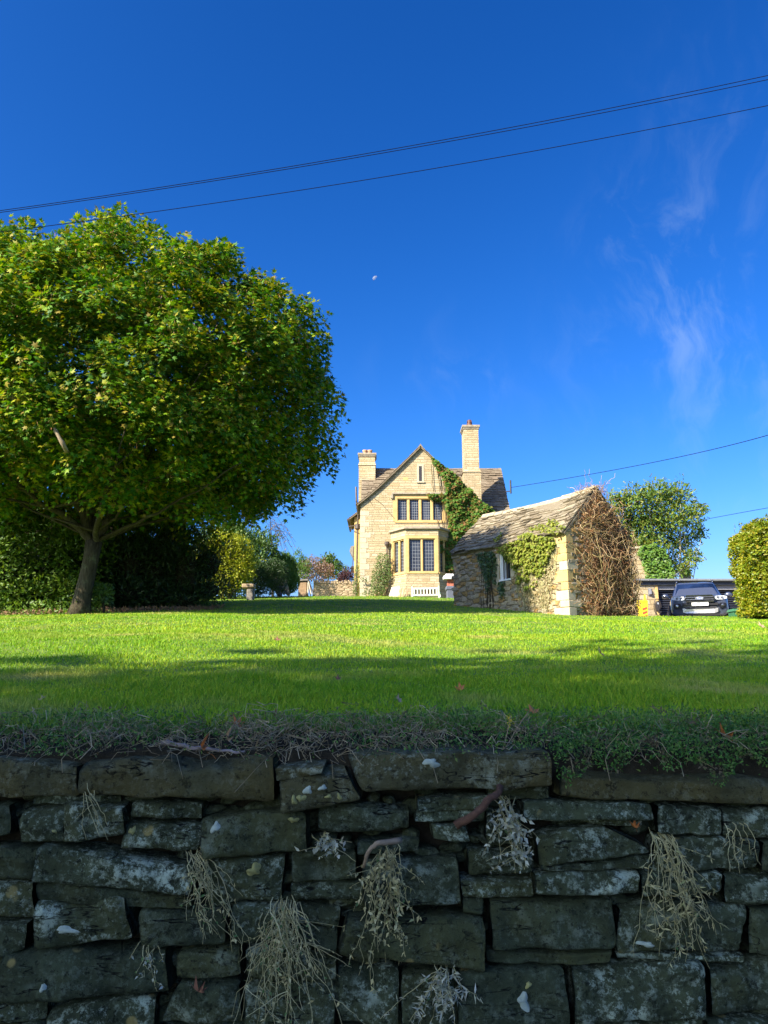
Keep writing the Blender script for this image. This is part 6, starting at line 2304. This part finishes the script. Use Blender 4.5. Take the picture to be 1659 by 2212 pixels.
# ivy clad gable and chimney stub behind the garage
ivg = thing('ivy_clad_gable', 'pale stone gable end smothered with bright ivy above the garage roof', 'outbuilding', (at(1405, 1250, 39).x, 39, 2))
q = [at(u, v, 39.0) for u, v in ((1368, 1262), (1446, 1262), (1444, 1225), (1408, 1186), (1397, 1186), (1394, 1185), (1368, 1185))]
mb = MB()
mb.prism([(p.x, 39.0, p.z) for p in q], (0, 1.6, 0))
mb.build('wall', M['pier'], ivg)
mb = MB()
pa, pb = at(1366, 1184.5, 38.9), at(1398, 1183, 38.9)
mb.bb(pa.x, pb.x, 38.9, 40.7, pa.z, pa.z + .1)
mb.build('coping', M['dressed_pale'], ivg)
uv = inpoly([(1380, 1182), (1410, 1176), (1432, 1190), (1440, 1215), (1448, 1235), (1450, 1256), (1394, 1256), (1390, 1232), (1384, 1210), (1375, 1198)], 2300)
P = np.array([at(a, b, 38.95) for a, b in uv])
P[:, 1] -= rng.random(len(P)) ** .7 * .55
n = len(P)
M['brightivy'] = leafmat('bright_ivy', [(.07, .17, .02), (.11, .22, .025), (.15, .24, .03), (.05, .12, .02)], .35, .45)
leaf_mesh('foliage', M['brightivy'], ivg, P, rdir(n) * .6 + np.array([0, -.3, -.6]), rdir(n) * .5 + np.array([-.2, -1, .5]), rng.uniform(.10, .18, n), IVY)
cs = at(1485, 1245, 46)
mb = MB()
mb.bb(cs.x - .22, cs.x + .22, 46, 46.5, 2, at(1485, 1234, 46).z)
cst = thing('distant_chimney', 'small brick chimney showing over the garage roof under the ash tree', 'chimney', (cs.x, 46, 2))
M['buffbrick'] = plain('buff_brick', (.36, .24, .15), .9, .2, 12, .2)
mb.build('stack', M['buffbrick'], cst)
mb = MB()
mb.bb(cs.x - .3, cs.x + .27, 45.94, 46.56, at(1485, 1234, 46).z + .001, at(1485, 1231, 46).z)
mb.build('cap', M['dressed_pale'], cst)

# ================================================================ PICKUP
CY = 25.7
cp = at(1513, 1316, CY)
CZ = float(drive_z(CY)) + .012
car = thing('pickup_truck', 'dark blue grey pickup truck with silver skid plate parked on the drive facing the lawn', 'pickup', (cp.x, CY, CZ), rad(-19))
t = NT('dark_metallic_paint')
t.setb(Roughness=.35, Metallic=.35)
t.b.inputs['Coat Weight'].default_value = 1.0
t.b.inputs['Coat Roughness'].default_value = .04
t.base(t.ramp(t.noise(t.coord(), 300, 2), [(.3, (.07, .085, .13)), (.7, (.09, .105, .155))]))
M['carpaint'] = t.m
M['blackplastic'] = plain('black_trim_plastic', (.012, .012, .014), .5, .2, 20, .03)
M['silver'] = plain('silver_trim', (.55, .55, .54), .35, .05, 10, 0, metal=.6)
M['chrome'] = plain('dark_chrome', (.22, .23, .25), .2, .05, 10, 0, metal=.9)
M['headlamp'] = plain('headlamp_glass', (.55, .57, .6), .12, .15, 14, .0, spec=.8, coat=1)
M['lampdark'] = plain('lamp_inner', (.08, .085, .1), .2, .2, 14, .0, spec=.8, coat=1)
M['plate'] = plain('white_number_plate', (.80, .80, .76), .4, .02, 10, 0)
M['blacktext'] = plain('black_lettering', (.01, .01, .01), .5, .0, 10, 0)
M['badge'] = plain('blue_badge', (.03, .07, .22), .25, .05, 10, 0, coat=1)
M['tyre'] = plain('tyre_rubber', (.02, .02, .02), .85, .2, 20, .1)
curve = lambda x: .20 * (abs(x) / .93) ** 3.2


def ring(y, hw, zb, zm, zs_, zt_, cv):
    p = [(-hw * .84, zb), (-hw * .98, zb + .1), (-hw, zm), (-hw * .985, zs_ - .12), (-hw * .955, zs_), (-hw * .88, zt_ - .035), (-hw * .66, zt_ - .006), (-hw * .35, zt_ + .006), (0, zt_ + .012)]
    p = p + [(-x, z) for x, z in reversed(p[:-1])]
    return [(x, y + cv * curve(x), z) for x, z in p]


mb = MB()
mb.rings([ring(*a) for a in ((.00, .80, .50, .66, .90, .98, 1), (.015, .84, .46, .64, .96, 1.05, 1), (.06, .875, .44, .66, 1.02, 1.105, 1), (.20, .905, .43, .68, 1.05, 1.135, .8),
                             (.60, .92, .43, .70, 1.07, 1.165, .3), (1.0, .93, .43, .70, 1.085, 1.185, .05), (1.40, .93, .43, .70, 1.09, 1.20, 0), (3.9, .93, .43, .70, 1.10, 1.18, 0), (5.2, .93, .45, .70, 1.10, 1.16, 0), (5.32, .88, .55, .72, 1.05, 1.10, 0))])
body = mb.build('body', M['carpaint'], car, smooth=True, local=True)
mb = MB()


def rr(x, y0, y1, z, c=.12):
    return [(-x + c, y0, z), (x - c, y0, z), (x, y0 + c * 1.2, z), (x, y1 - c, z), (x - c, y1, z), (-x + c, y1, z), (-x, y1 - c, z), (-x, y0 + c * 1.2, z)]


mb.rings([rr(.82, 1.22, 3.95, 1.14), rr(.79, 1.34, 3.9, 1.24), rr(.64, 1.98, 3.72, 1.70), rr(.60, 2.10, 3.66, 1.765), rr(.45, 2.35, 3.5, 1.80)])
mb.build('cab', M['carpaint'], car, smooth=False, local=True, bevel=.03)
# glass
mb = MB()
ws = [(-.71, 1.405, 1.235), (.71, 1.405, 1.235), (.60, 1.955, 1.675), (.40, 1.965, 1.69), (-.40, 1.965, 1.69), (-.60, 1.955, 1.675)]
nrm_w = Vector((0, -.62, .78))
mb.prism([Vector(p) + nrm_w * .018 for p in ws], -nrm_w * .045)
mb.build('windscreen', M['carglass'], car, local=True)
for s in (-1, 1):
    mb = MB()
    q = [(s * .80, 1.62, 1.245), (s * .80, 2.65, 1.245), (s * .665, 2.65, 1.655), (s * .668, 2.08, 1.655)]
    mb.prism(q, (s * .012, 0, .004))
    q = [(s * .80, 2.72, 1.245), (s * .80, 3.6, 1.245), (s * .665, 3.5, 1.655), (s * .668, 2.72, 1.655)]
    mb.prism(q, (s * .012, 0, .004))
    mb.build('side_window', M['carglass'], car, local=True)
    mb = MB()
    mb.tube([(s * .60, 2.15, 1.775), (s * .60, 2.25, 1.83), (s * .60, 3.4, 1.84), (s * .60, 3.55, 1.78)], .022, 6)
    mb.build('roof_rail', M['chrome'], car, local=True, smooth=True)
    mb = MB()
    mb.rings([[(s * (1.03 + w * .125 * math.cos(a)), 1.50 + dd, 1.235 + w * .085 * math.sin(a) * (1.15 if math.sin(a) > 0 else .9)) for a in np.linspace(0, 2 * math.pi, 15)[:-1]] for w, dd in ((.55, -.09), (.9, -.05), (1, .02), (.96, .08))])
    mb.tube([(s * .86, 1.56, 1.17), (s * .98, 1.53, 1.19)], .03, 6)
    mi = mb.build('wing_mirror', M['chrome'] if s < 0 else M['carpaint'], car, smooth=True, local=True)  # brighter chrome on the left mirror stands in for sunlight on it
    # headlight follows the round of the wing
    mb = MB()
    hl = [(.455, .965), (.50, 1.075), (.62, 1.092), (.78, 1.085), (.865, 1.06), (.85, .985), (.70, .955), (.56, .952)]
    f = [(s * x, curve(x) + (-.022 + (z - .95) * .22), z) for x, z in hl]
    mb.add(f + [(x, y + .09, z) for x, y, z in f], [tuple(range(8))] + [(i, (i + 1) % 8, 8 + (i + 1) % 8, 8 + i) for i in range(8)])
    h = mb.build('headlight', M['headlamp'], car, local=True)
    for cx_, r_ in ((.57, .042), (.70, .040)):
        k = MB()
        k.rings([[(s * (cx_ + r * math.cos(a)), curve(cx_) - .012 + d, 1.022 + r * math.sin(a)) for a in np.linspace(0, 2 * math.pi, 15)[:-1]] for r, d in ((r_, .02), (r_, -.004), (r_ * .75, -.012), (r_ * .3, -.008))])
        k.build('projector', M['lampdark'], car, local=True).parent = h
    mb = MB()
    fg = [(.60, .70), (.58, .80), (.63, .845), (.80, .84), (.83, .79), (.80, .69), (.66, .675)]
    f = [(s * x, curve(x) - .030, z) for x, z in fg]
    n_ = len(f)
    mb.add(f + [(x, y + .08, z) for x, y, z in f], [tuple(range(n_))] + [(i, (i + 1) % n_, n_ + (i + 1) % n_, n_ + i) for i in range(n_)])
    fo = mb.build('fog_surround', M['blackplastic'], car, local=True)
    k = MB()
    k.rings([[(s * (.71 + r * 1.15 * math.cos(a)), curve(.71) - .034 + d, .765 + r * math.sin(a)) for a in np.linspace(0, 2 * math.pi, 15)[:-1]] for r, d in ((.045, .01), (.045, -.008), (.025, -.012))])
    k.build('fog_light', M['chrome'], car, local=True).parent = fo
    for y in (.95, 4.18):
        mb = MB()
        mb.rings([[(s * x, y + r * math.cos(a), .385 + r * math.sin(a)) for a in np.linspace(0, 2 * math.pi, 29)[:-1]] for x, r in ((.69, .30), (.69, .385), (.93, .385), (.955, .36), (.95, .27))])
        w = mb.build('wheel', M['tyre'], car, local=True, smooth=False)
        k = MB()
        k.rings([[(s * x, y + r * math.cos(a), .385 + r * math.sin(a)) for a in np.linspace(0, 2 * math.pi, 21)[:-1]] for x, r in ((.94, .268), (.958, .25), (.93, .08), (.95, .06))])
        k.build('rim', M['silver'], car, local=True).parent = w
        k = MB()
        k.tube([(s * .935, y + .45 * math.cos(a), .40 + .45 * math.sin(a)) for a in np.linspace(-.1, math.pi + .1, 17)], .035, 6)
        k.build('wheel_arch', M['blackplastic'], car, local=True, smooth=True)
# front face
mb = MB()
gr = [(-.475, .985), (-.40, 1.105), (.40, 1.105), (.475, .985), (.43, .895), (-.43, .895)]
gf = lambda pts, y: [(x, curve(x) + y, z) for x, z in pts]
mb.add(gf(gr, -.045) + gf(gr, .05), [tuple(range(6))] + [(i, (i + 1) % 6, 6 + (i + 1) % 6, 6 + i) for i in range(6)])
g_ = mb.build('grille', M['blackplastic'], car, local=True)
mb = MB()
o_ = gf(gr, -.05)
mb.tube([Vector(o_[i % 6]) for i in range(7)], .017, 6)
mb.build('grille_surround', M['chrome'], car, local=True).parent = g_
mb = MB()
for z in (.965, 1.035):
    mb.rings([[(x, curve(x) - .05 + dy, z + dz_) for dy, dz_ in ((0, -.02), (-.022, -.008), (-.022, .010), (0, .022))] for x in np.linspace(-.42, .42, 9)])
mb.build('grille_bar', M['lampdark'], car, local=True).parent = g_
el = lambda rx, rz2, y: [(rx * math.cos(a), y, 1.0 + rz2 * math.sin(a)) for a in np.linspace(0, 2 * math.pi, 25)[:-1]]
mb = MB()
mb.rings([el(.125, .055, -.05), el(.125, .055, -.085), el(.118, .049, -.09)])
bd = mb.build('emblem', M['silver'], car, local=True)
mb = MB()
mb.rings([el(.114, .046, -.088), el(.112, .044, -.093)])
mb.build('emblem_field', M['badge'], car, local=True).parent = bd


def text(body, size, m, parent, loc, name, sx=1.0, shear=0.0):
    c = bpy.data.curves.new(name, 'FONT')
    c.body = body
    c.size = size
    c.align_x = 'CENTER'
    c.align_y = 'CENTER'
    c.extrude = .0015
    c.shear = shear
    o = bpy.data.objects.new(name, c)
    COL.objects.link(o)
    c.materials.append(m)
    o.parent = parent
    o.location = loc
    bpy.context.view_layer.update()
    me = bpy.data.meshes.new_from_object(o.evaluated_get(bpy.context.evaluated_depsgraph_get()))
    bpy.data.objects.remove(o)
    T = Matrix.Translation(loc) @ Matrix.Rotation(rad(90), 4, 'X') @ Matrix.Diagonal((sx, 1, 1, 1))
    me.transform(T)
    me.name = name
    r = bpy.data.objects.new(name, me)
    COL.objects.link(r)
    if not me.materials: me.materials.append(m)
    r.parent = parent
    return r


text('Ford', .085, M['plate'], bd, (0, -.097, 1.0), 'emblem_lettering', 1.05, .25)
mb = MB()
mb.add(gf([(-.56, .855), (.56, .855), (.56, .775), (-.56, .775)], -.02) + gf([(-.56, .855), (.56, .855), (.56, .775), (-.56, .775)], .06), [(0, 1, 2, 3), (0, 4, 5, 1), (3, 2, 6, 7)])
mb.add(gf([(-.52, .73), (.52, .73), (.48, .672), (-.48, .672)], -.03) + gf([(-.52, .73), (.52, .73), (.48, .672), (-.48, .672)], .06), [(0, 1, 2, 3), (0, 4, 5, 1), (3, 2, 6, 7)])
mb.build('lower_intake', M['blackplastic'], car, local=True)
mb = MB()
sk = [(-.545, .665), (-.50, .672), (-.44, .64), (.44, .64), (.50, .672), (.545, .665), (.53, .55), (.42, .515), (-.42, .515), (-.53, .55)]
mb.add(gf(sk, -.055) + gf(sk, .08), [tuple(range(10))] + [(i, (i + 1) % 10, 10 + (i + 1) % 10, 10 + i) for i in range(10)])
mb.build('skid_plate', M['silver'], car, local=True, bevel=.008)
mb = MB()
mb.bb(-.26, .26, -.068, -.05, .752, .863)
np_ = mb.build('number_plate', M['plate'], car, local=True, bevel=.004)
text('RO20 SZW', .098, M['blacktext'], np_, (0, -.070, .8065), 'plate_lettering', .92)
mb = MB()
mb.tube([(.12, 2.5, 1.79), (.12, 2.62, 1.98)], .006, 5)
mb.build('aerial', M['blackplastic'], car, local=True)
mb = MB()
for x in (-.35, .18):
    mb.tube([(x - .28, 1.30, 1.215), (x + .30, 1.33, 1.225)], .010, 5)
mb.build('wiper', M['blackplastic'], car, local=True)

# ================================================================ OVERHEAD CABLES
M['wire'] = plain('cable_black', (.012, .012, .02), 1.0, .1, 5, 0, spec=0)


def cable(pts, r, label, name='overhead_cable', ext=0.0):
    """catenary-like cable through three surveyed points"""
    a, b, c = [Vector(p) for p in pts]
    mb = MB()
    path = []
    for i in range(61):
        s = -ext + (1 + 2 * ext) * i / 60
        path.append(a * ((1 - s) * (1 - 2 * s)) + b * (4 * s * (1 - s)) + c * (s * (2 * s - 1)))
    mb.tube(path, r, 8)
    return tag(mb.build(name, M['wire'], smooth=True), label, 'cable', 'overhead cables')


cable((at(0, 455, 9.6), at(830, 325, 9.3), at(1659, 163, 9.0)), .0046, 'topmost cable of the close pair crossing the sky above the maple', ext=.9)
cable((at(0, 459, 9.6), at(830, 330, 9.3), at(1659, 172, 9.0)), .0046, 'lower cable of the close pair crossing the sky above the maple', ext=.9)
cable((at(0, 501, 9.6), at(830, 382, 9.3), at(1659, 228, 9.0)), .0046, 'single cable below the close pair, crossing in front of the maple crown', ext=.9)
cable((at(1104, 1053, 43.9), at(1390, 1003, 36), at(1659, 940, 28)), .014, 'thin cable running from the house bracket up to the right')
cable((at(1450, 1136, 55), at(1560, 1115, 50), at(1659, 1097, 45)), .016, 'thin cable emerging from behind the ash tree at right')

# ================================================================ MOON
md = at(811, 602, 1.0).normalized()
MR = 900 * math.tan(rad(.20))
mc = md * 900
V, F = [], []
axis = SUN.normalized()
x_ = md.cross(Vector((0, 0, 1))).normalized()
idx = {}
nu, nv = 48, 24
for i in range(nv + 1):
    for j in range(nu):
        th_, ph = math.pi * i / nv, 2 * math.pi * j / nu
        V.append(Vector((math.sin(th_) * math.cos(ph), math.sin(th_) * math.sin(ph), math.cos(th_))))
up_ = x_.cross(md)
lit = (x_ * -.72 + up_ * .66 - md * .10).normalized()        # the sunlit half, as the photograph shows it
for i in range(nv):
    for j in range(nu):
        q = (i * nu + j, i * nu + (j + 1) % nu, (i + 1) * nu + (j + 1) % nu, (i + 1) * nu + j)
        m_ = sum((V[k] for k in q), Vector()) / 4
        if m_.dot(lit) > 0: F.append(q)
mb = MB()
mb.add([mc + p * MR for p in V], F)
t = NT('pale_daytime_moon')
t.setb(Roughness=1)
t.base(t.ramp(t.noise(t.coord(), .35, 4), [(.35, (.25, .27, .30)), (.65, (.50, .52, .54))]))
tp = t.n('ShaderNodeBsdfTransparent')
mx = t.n('ShaderNodeMixShader')
mx.inputs[0].default_value = .70
t.l(t.b.outputs[0], mx.inputs[1])
t.l(tp.outputs[0], mx.inputs[2])
t.l(mx.outputs[0], t.out.inputs['Surface'])
tag(mb.build('moon', t.m, smooth=True), 'pale half moon in the blue sky above the house', 'moon')

# ================================================================ LIGHT, SKY, CAMERA
sun = bpy.data.lights.new('sun', 'SUN')
sun.energy = 5.0
sun.angle = rad(.53)
sun.color = (1.0, .90, .74)
so = bpy.data.objects.new('sun', sun)
COL.objects.link(so)
so.rotation_euler = SUN.to_track_quat('Z', 'Y').to_euler()

w = bpy.data.worlds.new('World')
SC.world = w
w.use_nodes = True
nt = w.node_tree
bg = nt.nodes['Background']
sky = nt.nodes.new('ShaderNodeTexSky')
sky.sky_type = 'NISHITA'
sky.sun_disc = False
sky.sun_elevation = SUN_EL
sky.sun_rotation = math.pi + SUN_AZ
sky.air_density = 1.0
sky.dust_density = 1.9
sky.ozone_density = 3.5
hs = nt.nodes.new('ShaderNodeHueSaturation')
hs.inputs['Saturation'].default_value = 1.18
hs.inputs['Value'].default_value = 1.0
nt.links.new(sky.outputs[0], hs.inputs['Color'])
# a clear dry autumn sky: deepen the blue channel by channel
sp_ = nt.nodes.new('ShaderNodeSeparateColor')
cb_ = nt.nodes.new('ShaderNodeCombineColor')
nt.links.new(hs.outputs[0], sp_.inputs[0])
for i_, (pw, kk) in enumerate(((2.0, .252), (1.40, .43), (1.332, .623))):
    a_ = nt.nodes.new('ShaderNodeMath'); a_.operation = 'POWER'; a_.inputs[1].default_value = pw
    b_ = nt.nodes.new('ShaderNodeMath'); b_.operation = 'MULTIPLY'; b_.inputs[1].default_value = kk
    nt.links.new(sp_.outputs[i_], a_.inputs[0]); nt.links.new(a_.outputs[0], b_.inputs[0]); chan_ = [b_] if i_ == 0 else chan_ + [b_]
# the glow round the sun stays white rather than red
lim_ = nt.nodes.new('ShaderNodeMath'); lim_.operation = 'MULTIPLY'; lim_.inputs[1].default_value = .80
mn_ = nt.nodes.new('ShaderNodeMath'); mn_.operation = 'MINIMUM'
nt.links.new(chan_[1].outputs[0], lim_.inputs[0]); nt.links.new(chan_[0].outputs[0], mn_.inputs[0]); nt.links.new(lim_.outputs[0], mn_.inputs[1])
for i_, c_ in enumerate((mn_, chan_[1], chan_[2])): nt.links.new(c_.outputs[0], cb_.inputs[i_])
# thin cirrus, set by direction in the sky
tc = nt.nodes.new('ShaderNodeTexCoord')


def wn(typ, **kw):
    n = nt.nodes.new(typ)
    for k, v in kw.items():
        if hasattr(n, k): setattr(n, k, v)
        else: n.inputs[k.replace('_', ' ')].default_value = v
    return n


def wmath(op, a, b=0.0, clamp=False):
    n = wn('ShaderNodeMath', operation=op)
    n.use_clamp = clamp
    for s, v in ((n.inputs[0], a), (n.inputs[1], b)):
        if hasattr(v, 'links'): nt.links.new(v, s)
        else: s.default_value = v
    return n.outputs[0]


warp = wn('ShaderNodeTexNoise', Scale=5.0, Detail=3)
nt.links.new(tc.outputs['Generated'], warp.inputs['Vector'])
wv = wn('ShaderNodeVectorMath', operation='MULTIPLY_ADD')
nt.links.new(warp.outputs['Color'], wv.inputs[0])
wv.inputs[1].default_value = (.16, .16, .16)
nt.links.new(tc.outputs['Generated'], wv.inputs[2])
mp = wn('ShaderNodeMapping')
mp.inputs['Rotation'].default_value = (.1, .75, .2)
mp.inputs['Scale'].default_value = (10, 10, 2.4)
nt.links.new(wv.outputs[0], mp.inputs['Vector'])
fib = wn('ShaderNodeTexNoise', Scale=2.2, Detail=9, Roughness=.62)
nt.links.new(mp.outputs[0], fib.inputs['Vector'])
mr = wn('ShaderNodeMapRange', interpolation_type='SMOOTHSTEP')
mr.inputs[1].default_value = .44
mr.inputs[2].default_value = .78
nt.links.new(fib.outputs[0], mr.inputs[0])
total = None
for u, v, r, a in ((1400, 480, .05, .5), (1470, 590, .06, .9), (1540, 720, .07, .85), (1590, 850, .07, .55), (1510, 400, .08, .35), (1040, 830, .03, .5), (1085, 832, .025, .5), (860, 800, .04, .2), (985, 810, .025, .3), (1380, 760, .05, .6), (1490, 790, .07, .5), (1620, 960, .06, .5), (1500, 250, .08, .2), (1560, 560, .09, .35), (1240, 880, .06, .3), (1000, 800, .05, .35), (1420, 640, .09, .35), (1600, 1010, .07, .5)):
    d = at(u, v, 1.0).normalized()
    ds = wn('ShaderNodeVectorMath', operation='DISTANCE')
    nt.links.new(wv.outputs[0], ds.inputs[0])
    ds.inputs[1].default_value = tuple(d + Vector((.08, .08, .08)))
    f = wn('ShaderNodeMapRange', interpolation_type='SMOOTHSTEP')
    f.inputs[1].default_value = r * 2.0
    f.inputs[2].default_value = 0
    f.inputs[3].default_value = 0
    f.inputs[4].default_value = a
    nt.links.new(ds.outputs['Value'], f.inputs[0])
    total = f.outputs[0] if total is None else wmath('ADD', total, f.outputs[0])
mask = wmath('MULTIPLY', wmath('MULTIPLY', total, mr.outputs[0]), .13, True)
mxc = wn('ShaderNodeMix', data_type='RGBA')
nt.links.new(mask, mxc.inputs[0])
nt.links.new(cb_.outputs[0], mxc.inputs[6])
mxc.inputs[7].default_value = (2.2, 2.9, 3.9, 1)
nt.links.new(mxc.outputs[2], bg.inputs['Color'])
bg.inputs['Strength'].default_value = .10

cam = bpy.data.cameras.new('camera')
cam.sensor_width = 36
cam.lens = 36 * FPX / 2212
cam.clip_start = .05
cam.clip_end = 3000
co = bpy.data.objects.new('camera', cam)
COL.objects.link(co)
co.location = (0, 0, 0)
co.rotation_euler = (rad(90) + PITCH, 0, 0)
SC.camera = co
SC.view_settings.view_transform = 'Standard'
SC.view_settings.look = 'None'
SC.view_settings.exposure = 1.4
SC.view_settings.gamma = 1
SC.render.film_transparent = False
SC.cycles.use_denoising = True
SC.cycles.max_bounces = 6
SC.cycles.transparent_max_bounces = 6
